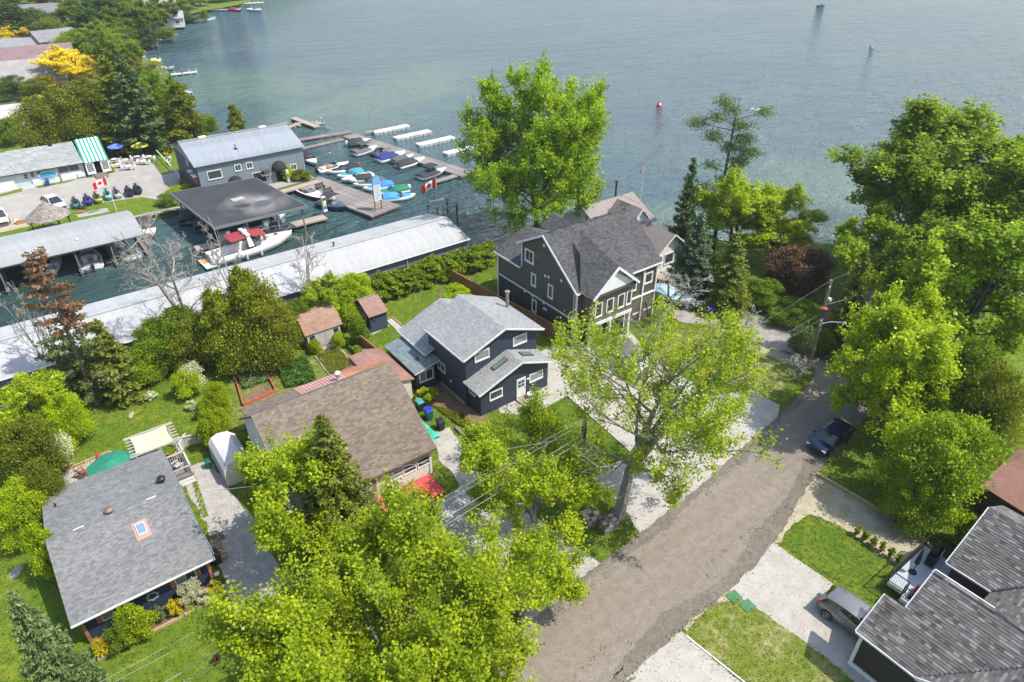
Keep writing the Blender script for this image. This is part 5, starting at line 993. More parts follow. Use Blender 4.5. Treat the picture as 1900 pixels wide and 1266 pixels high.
def panel_fence(name, label, pts, hgt, m, cat='fence', z=0.0, seg=2.4, board=None, gap=.006, bm=None, rails=True, thick=.025, pst=.1):
 """fence of posts, rails and separate boards"""
 t = thing(name, label, cat, (pts[0][0], pts[0][1], z)); O_ = t.location.copy(); bm = bm or m
 for a, b_ in zip(pts, pts[1:]):
  a = Vector((*a, z)); b_ = Vector((*b_, z)); n = max(1, round((b_ - a).length / seg)); u = (b_ - a).normalized()
  for i in range(n + 1): q = a.lerp(b_, i / n); mb = MB(O_); mb.obox(q, pst, pst, hgt + .06, math.atan2(u.y, u.x)); mb.build('post', m, t)
  if rails:
   for zz in (.25, hgt - .2): mb = MB(O_); nn = Vector((-u.y, u.x, 0)) * .04; mb.beam(a + nn + Vector((0, 0, zz)), b_ + nn + Vector((0, 0, zz)), .04, .09); mb.build('rail', m, t)
   mb = MB(O_); mb.beam(a + Vector((0, 0, hgt + .02)), b_ + Vector((0, 0, hgt + .02)), .14, .035); mb.build('cap_rail', m, t)
  w_ = board or .14; nb = int((b_ - a).length / w_); me = MB(); me.box(gap, w_ - gap, -thick / 2, thick / 2, .03, hgt); me = me.mesh('board', bm); rz = math.atan2(u.y, u.x)
  for i in range(nb): q = a + u * i * w_; link('board', me, t, q - O_ + Vector((0, 0, rng.uniform(-.01, .01))), rz)
 return t
M_fence = mat('new cedar fence board', (0.30, 0.135, 0.050), (0.24, 0.105, 0.040), .75, 4, 4, rnd=.16, stretch=(3, 3, .6))
M_grey = mat('grey fence board', (0.10, 0.09, 0.085), (0.07, .065, .06), .85, 4, 4, rnd=.2)
panel_fence('wooden_fence', 'tall cedar board fence between the navy house and the brown house', [(36.9, 61.6), (37.6, 54), (38.4, 48), (38.9, 43.0)], 1.75, M_fence, seg=2.4, board=.15)
panel_fence('wooden_fence', 'cedar board fence between the vegetable plot and the navy shed lawn', [(22.1, 57.2), (22.5, 50.9)], 1.5, M_fence, board=.15)
a, b_ = P(190, 283), P(284, 273); panel_fence('board_fence', 'dark board fence behind the restaurant patio parasols', [tuple(a[:2]), tuple(b_[:2])], 1.9, M_grey, board=.3)
a, b_ = P(340, 258), P(375, 252); panel_fence('board_fence', 'weathered plank fence at the shore beside the marina roof', [tuple(a[:2]), tuple(b_[:2])], 1.6, M_grey, board=.3)
# gazebo
q = P(96, 412); O = (q.x - .2, 105.9, 0); h = thing('gazebo', 'octagonal gazebo with grey shake roof over red chairs', 'gazebo', O); shk = mat('grey cedar shakes', (.27, .235, .205), (.17, .145, .125), .9, 6, 4, tint=.3); r_ = 2.75
for k in range(8):
 a0, a1 = 6.283 * k / 8 + .39, 6.283 * (k + 1) / 8 + .39; p = lambda a, rr, z: Vector((O[0] + rr * math.cos(a), O[1] + rr * math.sin(a), z)); A_, B_, T_ = p(a0, r_, 2.35), p(a1, r_, 2.35), Vector((O[0], O[1], 4.3))
 mb = MB(O); mb.slab([A_, B_, T_], .06); f = mb.build('roof_panel', shk, h); dn = Vector((0, 0, .004)); tabs(f, [A_ + dn, B_ + dn, T_ + dn], (0, 0, 1), shk, .22, .28, .03, 'shakes', O, seed=k)
 if k % 1 == 0: mb = MB(O); mb.tube([p(a0, r_ - .4, 0), p(a0, r_ - .4, 2.4)], .07, 6); mb.build('post', flat('dark post', (.03, .028, .025)), h)
mb = MB(O); mb.lathe(O, [(0, .06), (2.5, .06), (2.5, 0.02)], 8); mb.build('platform', flat('grey deck', (.2, .2, .2)), h)
def muskoka(x, y, rz, col, label, z=0.0, group=None):
 m = mat('painted ' + '%.2f' % col[0], col, None, .6); t = thing('lawn_chair', label, 'chair', (x, y, z), rz, group)
 for k in range(5): mb = MB(); mb.slab([(-.25 + k * .1, .15, .32), (-.16 + k * .1, .15, .32), (-.16 + k * .1, .45, 1.0 - abs(k - 2) * .05), (-.25 + k * .1, .45, 1.0 - abs(k - 2) * .05)], .02); mb.build('back_slat', m, t)
 for k in range(4): mb = MB(); mb.box(-.26, .26, -.32 + k * .12, -.22 + k * .12, .36 - k * .02, .38 - k * .02); mb.build('seat_slat', m, t)
 for s in (-1, 1): mb = MB(); mb.box(s * .33 - .06, s * .33 + .06, -.35, .3, .54, .56); mb.build('armrest', m, t); mb = MB(); mb.box(s * .31 - .02, s * .31 + .02, -.33, -.27, 0, .54); mb.build('leg', m, t); mb = MB(); mb.beam((s * .31, .45, .02), (s * .31, -.3, .34), .03, .08); mb.build('leg', m, t)
 return t
muskoka(O[0] - .5, O[1] - .6, 2.9, (.45, .01, .02), 'red lawn chair under the gazebo, by its left post', .06); muskoka(O[0] + .8, O[1] - .4, 2.4, (.45, .01, .021), 'red lawn chair under the gazebo, by its middle post', .06)
q = P(156, 388); muskoka(q.x, q.y, 1.2, (.05, .05, .05), 'dark lounge chair on the concrete pad beside the gazebo', .02)
mb = MB((*P(150, 396)[:2], 0)); c0 = mb.o; mb.obox((c0.x, c0.y, .02), .8, .6, .3); props(mb.build('fire_pit', mat('rust red brick', (.32, .13, .08), (.22, .09, .06), .9)), 'small rust red fire box on the pad by the gazebo', 'fire pit')
q = P(42, 414); t = thing('planter', 'wooden flower box at the lot edge left of the gazebo', 'planter', (q.x, q.y, 0)); mb = MB((0, 0, 0)); mb.box(-.7, .7, -.4, .4, 0, .3); mb.build('box', mat('orange wood', (.45, .2, .08), None, .8), t); mb = MB(); mb.box(-.62, .62, -.33, .33, .3, .31); mb.build('soil', M_dirt, t)
q = P(33, 416); t = thing('lamp_post', 'short white bollard lamp beside the flower box', 'lamp', (q.x, q.y, 0)); mb = MB(); mb.tube([(0, 0, 0), (0, 0, .6)], .06, 8); mb.build('post', M_white, t); mb = MB(); mb.lathe((0, 0, .6), [(.28, 0), (.28, .05), (0, .12)], 12); mb.build('cap', M_white, t)
# flags
def flag(x, y, z, hgt, L, label, wave=0.12, rz=0.0, pole=.05):
 t = thing('flagpole', label, 'flag', (x, y, z), rz); mb = MB(); mb.tube([(0, 0, 0), (0, 0, hgt)], pole, 8); mb.lathe((0, 0, hgt), [(pole * 1.6, 0), (pole * 1.6, .08), (0, .14)], 8); mb.build('pole', flat('white pole', (.6, .6, .6)), t)
 red = flat('flag red', (.62, .01, .02), .7); wt = flat('flag white', (.72, .72, .70), .7); Hf = L / 2
 me = bpy.data.meshes.new('flag_cloth'); vs_ = []; fs = []; mi = []; NX, NY = 16, 8
 for j in range(NY + 1):
  for i in range(NX + 1):
   u = i / NX; v = j / NY; vs_.append((-u * L * .96, wave * math.sin(u * 7 + v) * u ** .5, hgt - .1 - Hf * (1 - v) - .28 * L * u * u * .9 - .03 * math.sin(u * 9)))
 for j in range(NY):
  for i in range(NX): a = j * (NX + 1) + i; fs.append((a, a + 1, a + NX + 2, a + NX + 1)); mi.append(0 if i < 4 or i >= 12 else 1)
 me.from_pydata(vs_, [], fs); me.materials.append(red); me.materials.append(wt); me.polygons.foreach_set('material_index', mi); fl = link('flag_cloth', me, t)
 leaf = [(0, .40), (.07, .26), (.16, .31), (.13, .10), (.24, .20), (.27, .13), (.40, .14), (.34, .02), (.38, -.02), (.20, -.17), (.22, -.24), (.03, -.21), (.03, -.40), (-.03, -.40), (-.03, -.21), (-.22, -.24), (-.20, -.17), (-.38, -.02), (-.34, .02), (-.40, .14), (-.27, .13), (-.24, .20), (-.13, .10), (-.16, .31), (-.07, .26)]
 for sg_ in (-1, 1):
  mb = MB()
  pts = []
  for lx, lz in leaf:
   u = .5 + lx * Hf / L; v = .5 + lz * .95; pts.append((-u * L * .96, wave * math.sin(u * 7 + v) * u ** .5 + sg_ * .012, hgt - .1 - Hf * (1 - v) - .28 * L * u * u * .9 - .03 * math.sin(u * 9)))
  mb.face(pts); mb.build('maple_leaf', red, fl)
 return t
q = P(217, 394); flag(q.x, q.y, 0, 5.2, 1.9, 'red and white maple leaf flag on a white pole on the marina lawn')
# garden sheds
O = (19.5, 59.2, 0); h = thing('garden_shed', 'beige garden shed with brown shingled gambrel roof and double doors', 'shed', O); bg = mat('weathered beige siding', (.42, .38, .33), (.32, .28, .25), .8, 3); bt = mat('peeling beige trim', (.55, .50, .46), (.42, .38, .34), .8, 4)
body('wall', [(57.75, 0), (57.75, 1.95), (58.5, 2.75), (59.6, 3.15), (60.7, 2.75), (61.2, 1.95), (61.2, 0)], 17.75, 21.3, 'x', bg, h, O)
shb = shingle_mat('tan brown shingles', (.28, .175, .118), .15); R_ = {'o': O, 'p': h}
pr = [(57.55, 1.85), (58.35, 2.78), (59.6, 3.25), (60.85, 2.78), (61.45, 1.9)]
for (ya, za), (yb, zb) in zip(pr, pr[1:]):
 pl = [(17.55, ya, za), (21.55, ya, za), (21.55, yb, zb), (17.55, yb, zb)]
 if yb > 59.7: pl = [(21.55, yb, zb), (17.55, yb, zb), (17.55, ya, za), (21.55, ya, za)]
 roof_plane(R_, pl, bt, shb, seed=int(ya * 10), expo=.15, tab=.3, th=.06)
for x in (19.15, 19.95):
 mb = MB(O); mb.box(x - .36, x + .36, 57.68, 57.74, .12, 1.72); d = mb.build('door', bt, h)
 for z0_ in (.22, .98): mb = MB(O); mb.box(x - .24, x + .24, 57.66, 57.68, z0_, z0_ + .62); mb.build('door_panel', bg, d)
for x in (17.85, 18.72, 20.4, 21.2): mb = MB(O); mb.box(x - .06, x + .06, 57.67, 57.75, .05, 1.9); mb.build('trim_board', bt, h)
window(h, O, (18.3, 57.74, 1.3), '-y', .55, .55, .07, 1, fm=bt); window(h, O, (20.8, 57.74, 1.3), '-y', .55, .55, .07, 1, fm=bt)
mb = MB(O); mb.box(18.9, 20.2, 57.0, 57.6, .02, .08); mb.build('step', M_conc, h)
O = (25.3, 58.3, 0); h = thing('garden_shed', 'small navy shed with rust brown roof and ladders on its side', 'shed', O); nv = mat('slate blue boards', (.040, .058, .090), (.034, .050, .078), .7)
body('wall', [(57.0, 0), (57.0, 2.1), (59.0, 3.0), (60.3, 2.3), (60.3, 0)], 24.3, 26.2, 'x', nv, h, O); R_ = {'o': O, 'p': h}
roof_plane(R_, [(24.1, 56.75, 2.05), (26.35, 56.75, 2.05), (26.35, 59.0, 3.08), (24.1, 59.0, 3.08)], nv, shingle_mat('rust brown shingles', (.26, .155, .12), .12), th=.06, expo=.15, tab=.3); roof_plane(R_, [(26.3, 60.6, 2.35), (24.0, 60.6, 2.35), (24.0, 59.0, 3.12), (26.3, 59.0, 3.12)], nv, shingle_mat('weathered grey shingles', (.27, .28, .265), .2), th=.06, expo=.15, tab=.3)
window(h, O, (24.75, 56.98, 1.7), '-y', .38, .4, .03, 1, fm=nv)
for i, y in enumerate((57.6, 58.5)):
 t = thing('ladder', ['wooden ladder leaning on the navy shed, the one nearer the vegetable plot', 'wooden ladder leaning on the navy shed, the one nearer the hedge'][i], 'ladder', (24.0, y, 0)); lm = mat('bleached wood', (.42, .38, .33), None, .8)
 for s in (0, .42): mb = MB(t.location); mb.beam((23.75, y + s, .02), (24.22, y + s, 2.5), .05, .05); mb.build('rail', lm, t)
 for r in range(8): mb = MB(t.location); f_ = (r + .7) / 8.6; mb.beam((23.75 + .47 * f_, y, 2.5 * f_), (23.75 + .47 * f_, y + .42, 2.5 * f_), .035); mb.build('rung', lm, t)
# white steel garage shelter by the first drive
O = (5.95, 45.5, 0); h = thing('storage_shelter', 'white arched storage shelter between the gravel drive and the cottage', 'shelter', O); wm = mat('dull white sheeting', (.58, .575, .55), (.48, .47, .45), .6, 1.5, 5, stain=.12)
prof = [(5.25, 0), (5.3, 1.5), (5.6, 1.95), (6.1, 2.15), (6.9, 2.0), (7.4, 1.5), (7.45, 0)]
body('cover', [(u, z) for u, z in prof], 43.6, 47.6, 'y', wm, h, O)
for k in range(13): y = 43.65 + k * .327; mb = MB(O); [mb.beam((prof[i][0] + (-.012 if i < 3 else 0), y, prof[i][1] + .012), (prof[i + 1][0] + (-.012 if i < 2 else 0), y, prof[i + 1][1] + .012), .04, .03) for i in range(4)]; mb.build('rib', wm, h)
mb = MB(O); mb.box(5.5, 7.2, 43.5, 43.58, .05, 1.6); mb.build('end_panel', mat('cream end panel', (.55, .50, .42), None, .7), h)
# low rust roofed shed at the right edge
O = (50.5, 7.0, 0); h = thing('garden_shed', 'low shed with rust brown roof beside the patchwork shingle roofs', 'shed', O); rr = mat('rust brown roof felt', (.19, .095, .07), (.14, .07, .05), .85, 2, 5, stain=.2)
body('wall', [(5.2, 0), (5.2, 2.2), (8.2, 2.2), (8.2, 0)], 48.6, 54.5, 'x', flat('dark stained boards', (.06, .04, .03)), h, O); roof_plane({'o': O, 'p': h}, [(48.3, 5.0, 2.25), (54.8, 5.0, 2.25), (54.8, 8.5, 2.6), (48.3, 8.5, 2.6)], rr, rr, th=.08, expo=.3, tab=.9)
# far side roofs at the top left
def simple_house(px, py, L_, D_, ze, zr_, wall, roofc, label, rz=0.0, name='house', roofname=None):
 q = P(px, py, ze); O_ = (q.x, q.y, 0); t = thing(name, label, 'house', O_, rz); wm_ = mat(label[:18] + ' wall', wall, None, .8); rm_ = mat(label[:18] + ' roof', roofc, None, .85, 1.0, 5, stain=.1)
 mb = MB(); prof = [(-D_ / 2, 0), (-D_ / 2, ze), (0, zr_ - .15), (D_ / 2, ze), (D_ / 2, 0)]; n = 5; A_ = [(-L_ / 2, u, z) for u, z in prof]; B_ = [(L_ / 2, u, z) for u, z in prof]
 mb.idx(A_ + B_, [tuple(range(n - 1, -1, -1)), tuple(range(n, 2 * n))] + [(i, (i + 1) % n, n + (i + 1) % n, n + i) for i in range(n)]); mb.build('wall', wm_, t)
 for s in (-1, 1): mb = MB(); mb.slab([(-L_ / 2 - .4, s * (D_ / 2 + .5), ze - .1), (L_ / 2 + .4, s * (D_ / 2 + .5), ze - .1), (L_ / 2 + .4, 0, zr_), (-L_ / 2 - .4, 0, zr_)], .15); mb.build('roof', rm_, t)
 for k in range(max(2, int(L_ / 3.5))):
  x = -L_ / 2 + (k + .5) * L_ / max(2, int(L_ / 3.5)); window(t, (0, 0, 0), (x, -D_ / 2 - .01, ze * .58), '-y', 1.2, 1.0, .1, 2)
  if ze > 4: window(t, (0, 0, 0), (x, -D_ / 2 - .01, ze * .25), '-y', 1.2, 1.0, .1, 2)
 for k in range(2): window(t, (0, 0, 0), (-L_ / 2 - .01, -D_ / 4 + k * D_ / 2, ze * .58), '-x', 1.0, 1.0, .1, 1)
 return t
simple_house(10, 145, 24, 14, 3.4, 7.0, (.48, .50, .52), (.27, .255, .24), 'long building with grey shingle roof left of the golden tree', R(-6))
simple_house(20, 106, 26, 10, 6.0, 8.2, (.12, .09, .09), (.20, .135, .135), 'building with mauve brown roof above the grey roof at the far left', R(-6))
simple_house(0, 212, 13, 8, 3.0, 4.6, (.35, .33, .30), (.40, .39, .37), 'pale roofed house at the left edge above the restaurant', R(-4))
simple_house(85, 84, 20, 9, 3.6, 5.8, (.3, .3, .3), (.23, .23, .24), 'grey roofed house beyond the golden tree', R(-20))
simple_house(100, 70, 10, 10, 5.0, 7.2, (.3, .3, .3), (.20, .19, .20), 'small slate roofed house with roof vents between far trees', R(10))
simple_house(92, 24, 20, 10, 5, 8, (.66, .66, .66), (.17, .16, .17), 'white house among the far trees at the top edge', R(-10)); simple_house(82, 2, 14, 10, 6, 8.5, (.5, .3, .28), (.35, .17, .15), 'far house with red roof at the top edge', R(10))
simple_house(305, 32, 12, 8, 3.0, 4.8, (.6, .6, .6), (.30, .31, .33), 'small grey bungalow on the far shore point', R(-15)); simple_house(292, 6, 12, 9, 6, 8.5, (.62, .62, .62), (.25, .23, .22), 'white two storey house on the far shore, top edge', R(-15))
simple_house(190, 40, 12, 9, 4, 6, (.55, .55, .5), (.3, .28, .26), 'pale house hidden between the far shore trees', R(20))
# ================================================================ DOCKS
def dock(name, label, a, u_len, v_len, ang, z, m, board=.16, blen=6.0, along=True, skirt=True, group=None, piles=True, th=.07):
 """boards on a frame over piles; a = corner, ang = direction of the length"""
 t = thing(name, label, 'dock', (a[0], a[1], z), ang, group); n = int(v_len / board) if along else int(u_len / board); me = {}
 if along:
  k = max(1, int(u_len / blen)); bl = u_len / k; mb = MB(); mb.box(.005, bl - .005, .006, board - .006, -.04, 0); me = mb.mesh('plank', m)
  for i in range(n):
   off = rng.uniform(0, 0)
   for j in range(k): link('plank', me, t, (j * bl, i * board, rng.uniform(-.012, .012)))
 else:
  mb = MB(); mb.box(.006, board - .006, 0, v_len, -.04, 0); me = mb.mesh('plank', m)
  for i in range(n): link('plank', me, t, (i * board, 0, rng.uniform(-.012, .012)))
 mb = MB(); mb.box(0, u_len, 0, v_len, -.22, -.05); mb.build('frame', M_post, t)
 if skirt:
  mb = MB(); mb.box(-.08, u_len + .08, -.08, 0, -.2, .03); mb.box(-.08, u_len + .08, v_len, v_len + .08, -.2, .03); mb.box(-.08, 0, 0, v_len, -.2, .03); mb.box(u_len, u_len + .08, 0, v_len, -.2, .03); mb.build('edge_beam', m, t)
 if piles:
  n = max(2, int(u_len / 1.5)); nv = max(2, int(v_len / .45)); me = MB(); me.tube([(0, 0, -2.5), (0, 0, -.1)], .09, 6); me = me.mesh('piling', M_pile); ct = 0
  for j in range(n + 1):
   for yy in (.1, v_len - .1): link('piling', me, t, (j * u_len / n, yy, 0))
  for j in range(1, nv):
   for xx in (.05, u_len - .05): link('piling', me, t, (xx, j * v_len / nv, 0))
 return t
dock('wide_dock', 'wide silvery plank dock with benches and a tall sign', (44.1, 87.0), 19.5, 5.4, R(103), -.25, M_plank)
dock('main_dock', 'long plank dock with boats along its near side', (61.3, 92.6), 33.0, 3.0, R(100.5), -.25, M_plank)
a, b_ = P(557, 262, -.5), P(652, 247, -.5); v = b_ - a; dock('narrow_dock', 'narrow breakwater dock between the marina building and the long dock', (a.x, a.y), v.length, 1.1, math.atan2(v.y, v.x), -.3, M_plank, along=True)
a, b_ = P(562, 276, -.5), P(650, 256, -.5); v = b_ - a; dock('narrow_dock', 'low second plank run on the basin side of the breakwater dock', (a.x, a.y), v.length, .7, math.atan2(v.y, v.x), -.5, M_plank, piles=False)
a, b_ = P(810, 340, -.5), P(878, 320, -.5); v = b_ - a; dock('finger_dock', 'plank finger dock at the end of the long dock, behind the flag', (a.x, a.y), v.length, .9, math.atan2(v.y, v.x), -.3, M_plank)
a, b_ = P(742, 312, -.5), P(797, 297, -.5); v = b_ - a; dock('finger_dock', 'short finger dock on posts beside the black covered boat', (a.x, a.y), v.length, .9, math.atan2(v.y, v.x), -.3, M_plank)
M_tan = mat('tan dock plank', (.42, .36, .29), (.32, .27, .21), .9, 3, 4, tint=.15, rnd=.1)
dock('fuel_dock', 'tan fuel dock with white pump beside the large cruiser', (15.6, 88.9), 17.8, 1.5, 0, -.2, M_tan)
a = P(505, 345, -.3); dock('shore_walk', 'plank walk along the sea wall between the marina building and the wide dock', (30.2, 101.9), 8.6, 1.6, R(9), -.12, M_tan, piles=False)
a, b_ = P(540, 222, -.5), P(583, 238, -.5); v = b_ - a; dock('old_dock', 'broken tan dock on rocks in the lake behind the marina roof', (a.x, a.y), v.length, 1.2, math.atan2(v.y, v.x), -.25, M_tan, along=False)
a, b_ = P(537, 238, -.5), P(562, 229, -.5); v = b_ - a; dock('gangway', 'narrow gangway from the shore to the broken tan dock', (a.x, a.y), v.length, .6, math.atan2(v.y, v.x), -.3, M_tan, along=False)
M_float = mat('white plastic float', (.60, .59, .55), (.50, .49, .45), .6, 2, rnd=.08); fl0 = None
for i, (xa, xb, y, lb) in enumerate(((58.6, 66.9, 124.2, 'white floating dock finger farthest out, by the corner of the long dock'), (60.2, 68.9, 118.3, 'second white floating finger from the far corner of the long dock'), (61.6, 69.9, 112.0, 'third white floating finger, level with the navy covered boat'), (62.9, 72.5, 104.6, 'white floating dock finger nearest the big maple'))):
 t = thing('floating_dock', lb, 'dock', (xa, y, -.9), R(2), 'white floating dock fingers')
 if i == 0:
  mb = MB(); mb.box(.02, .98, -.8, .8, .28, .52); mb.box(.08, .92, -.72, .72, -.1, .28); fm_ = mb.mesh('float_section', M_float); pm = MB(); pm.tube([(0, 0, -1.2), (0, 0, 1.6)], .03, 6); pm = pm.mesh('mooring_pipe', flat('galvanised steel', (0.45, .46, .47), .4, .6))
 for k in range(int(xb - xa)): link('float_section', fm_, t, (k, 0, rng.uniform(-.01, .01)))
 for k in (0.1, (xb - xa) / 2, xb - xa - 1.2):
  for s in (-.86, .86): link('mooring_pipe', pm, t, (k + rng.uniform(0, .3), s, 0))
t = thing('ramp_plate', 'grey gangplank between the long dock and its first floating finger', 'ramp', (57.2, 123.6, -.2)); mb = MB(); mb.box(0, 1.6, 0, 1.0, 0, .05); mb.build('plate', M_plank, t)
# timber tower with flag in the water
O = Vector((45.3, 76.6, -.9)); h = thing('timber_tower', 'open timber mooring tower in the water beyond the long boathouse, flag on top', 'tower', O)
cr = [(-1.5, 1.7), (1.6, 1.4), (1.4, -1.5), (-1.7, -1.3)]
for i, (x, y) in enumerate(cr):
 mb = MB(); mb.tube([(x, y, -2), (x * .94, y * .94, 4.2)], .14, 8); mb.build('post', [M_post, M_pile][i == 2], h)
for i in range(4):
 p, q = cr[i], cr[(i + 1) % 4]
 for z0_, z1_ in ((.9, .9), (2.2, 2.2), (.9, 3.4), (3.9, 3.9)): mb = MB(); mb.beam((p[0] * 1.06, p[1] * 1.06, z0_), (q[0] * 1.06, q[1] * 1.06, z1_), .07, .2); mb.build('brace', mat('bleached brace', (.40, .36, .31), (.28, .25, .21), .9, 5), h)
mb = MB(); mb.beam((-1.6, 0, 2.6), (1.6, .2, .9), .07, .18); mb.beam((0, -1.5, 2.9), (.1, 1.5, 1.0), .07, .18); mb.build('cross_brace', mat('bleached brace', (.4, .36, .31)), h)
flag(44.9, 77.4, 2.9, 3.6, 2.3, 'maple leaf flag flying from the timber tower in the basin')
flag(63.5, 57.5, 0, 9.5, .5, 'thin flagpole with small flag behind the brown house ridge', pole=.04)
# tall dock sign
q = P(703, 390, -.25); h = thing('dock_sign', 'tall sign with blue rounded top on two wooden posts at the dock edge', 'sign', (q.x, q.y, -.25), R(8)); mb = MB()
for s in (-.55, .55): mb = MB(); mb.box(s - .09, s + .09, -.08, .08, 0, 4.0); mb.build('post', mat('orange brown post', (.34, .17, .08), (.25, .12, .06), .8), h)
mb = MB(); mb.box(-.62, .62, -.14, -.08, 1.5, 3.9); s_ = mb.build('board', M_white, h)
mb = MB(); n = 10; mb.idx([(.72 * math.cos(math.pi * i / n), -.16, 3.9 + 1.35 * math.sin(math.pi * i / n)) for i in range(n + 1)] + [(.72 * math.cos(math.pi * i / n), -.06, 3.9 + 1.35 * math.sin(math.pi * i / n)) for i in range(n + 1)], [tuple(range(n + 1)), tuple(range(2 * n + 1, n, -1))] + [(i, n + 1 + i, n + 2 + i, i + 1) for i in range(n)]); mb.build('round_top', mat('sky blue sign paint', (.07, .28, .50), (.20, .42, .60), .5, 3), h)
mb = MB()
for k in range(9): w_ = .3 + .2 * ((k * 7) % 3) / 2; mb.box(-w_, w_, -.148, -.141, 1.75 + k * .23, 1.85 + k * .23)
mb.build('sign_lettering', flat('grey sign lettering', (.30, .36, .42)), s_)
for i, (px, py) in enumerate(((595, 351), (610, 360))):
 q = P(px, py, -.25); t = thing('bench', ['black slatted bench on the wide dock, nearer the marina shrubs', 'black slatted bench on the wide dock, nearer the navy boat'][i], 'bench', (q.x, q.y, -.25), R(10)); bk = flat('black bench', (.02, .02, .02), .5)
 for k in range(4): mb = MB(); mb.box(-.75, .75, -.22 + k * .12, -.13 + k * .12, .42, .45); mb.build('seat_slat', bk, t); mb = MB(); mb.box(-.75, .75, .27, .30, .52 + k * .1, .59 + k * .1); mb.build('back_slat', bk, t)
 for s in (-.65, .65): mb = MB(); mb.box(s - .03, s + .03, -.2, .3, 0, .42); mb.box(s - .03, s + .03, .26, .31, .4, .95); mb.build('leg', bk, t)
# fuel pump, life ring, boxes
q = P(603, 392, -.2); h = thing('fuel_pump', 'white fuel pump with yellow and blue panels on the tan dock', 'fuel pump', (q.x, q.y, -.2), R(15)); mb = MB(); mb.box(-.35, .35, -.25, .25, 0, .15); mb.build('base', M_white, h); mb = MB(); mb.box(-.28, .28, -.2, .2, .15, 2.2); mb.build('cabinet', M_white, h)
for z0_, z1_, c_ in ((.35, .8, (.05, .12, .45)), (.85, 1.35, (.62, .60, .05)), (1.65, 2.05, (.03, .03, .03))): mb = MB(); mb.box(-.24, .24, -.215, -.2, z0_, z1_); mb.build('panel', flat('pump %.2f' % c_[0], c_), h)
mb = MB(); mb.tube([(.3, 0, 1.4), (.5, -.1, .9), (.35, -.1, .5)], .025, 5); mb.build('hose', M_dark, h)
h = thing('life_ring', 'white life ring hanging above the cruiser deck at the fuel dock', 'life ring', (24.0, 88.7, .7)); mb = MB(); mb.tube([(.34 * math.cos(6.283 * i / 16), 0, .34 * math.sin(6.283 * i / 16)) for i in range(17)], .08, 8, False); mb.build('ring', M_white, h); mb = MB(); mb.box(-.04, .04, .05, .12, -.9, .3); mb.build('post', M_post, h)
for i, (x, z_, c_, lb) in enumerate(((19.5, 1.0, (.6, .6, .6), 'white cabinet on the fuel dock behind the red canopies'), (22.3, 1.1, (.55, .55, .52), 'white fuel cabinet on the fuel dock behind the cruiser windscreen'), (25.9, .7, (.03, .12, .35), 'blue tarpaulin covered box on the fuel dock'), (25.2, 1.4, (.62, .62, .62), 'white cabinet beside the blue box on the fuel dock'))):
 h = thing('dock_box', lb, 'cabinet', (x, 90.0, -.2)); mb = MB(); mb.box(-.45, .45, -.25, .25, 0, z_); mb.build('box', flat('box %d' % i, c_), h); mb = MB(); mb.box(-.5, .5, -.3, .3, z_, z_ + .06); mb.build('lid', flat('box lid %d' % i, tuple(v * .8 for v in c_)), h)
# ================================================================ BOATS
def hullmesh(L_, B_, H_, name, m, bowp=2.4, N=14, stripe=None):
 """hull lofted from flat transom to raked bow; bow at +x"""
 rows = []; sheer = []
 for i in range(N + 1):
  t = i / N; x = -L_ / 2 + L_ * t; f = (1 - max(0, (t - .35) / .65) ** bowp); hb = B_ / 2 * max(.012, f) * (0.93 + .07 * min(1, t * 3)); zs = H_ * (.80 + .28 * t * t); zc = .10 + H_ * .42 * max(0, t - .5) ** 1.5 * 2; zk = -.28 + (zs * .9 + .28) * max(0, (t - .72) / .28) ** 2.2
  rake = .08 * L_ * max(0, t - .6) * 1.2
  rows.append([(x - rake, 0, zk), (x - rake * .5, hb * .80, min(zc, zs)), (x, hb, zs), (x, hb * .94, zs + .02)]); sheer.append((x, hb, zs))
 mb = MB()
 for s in (1, -1):
  for i in range(N):
   for j in range(3):
    q = [rows[i][j], rows[i + 1][j], rows[i + 1][j + 1], rows[i][j + 1]]; q = [(p[0], p[1] * s, p[2]) for p in q]; mb.mi = 1 if (stripe and j == 1) else 0; mb.face(q if s < 0 else q[::-1])
 mb.mi = 0; r = rows[0]; mb.face([(p[0], p[1], p[2]) for p in r[:3]] + [(p[0], -p[1], p[2]) for p in r[:3][::-1]])
 me = mb.mesh(name, [m, stripe] if stripe else m); bpy_fix(me); me.polygons.foreach_set('use_smooth', [True] * len(me.polygons)); return me, sheer
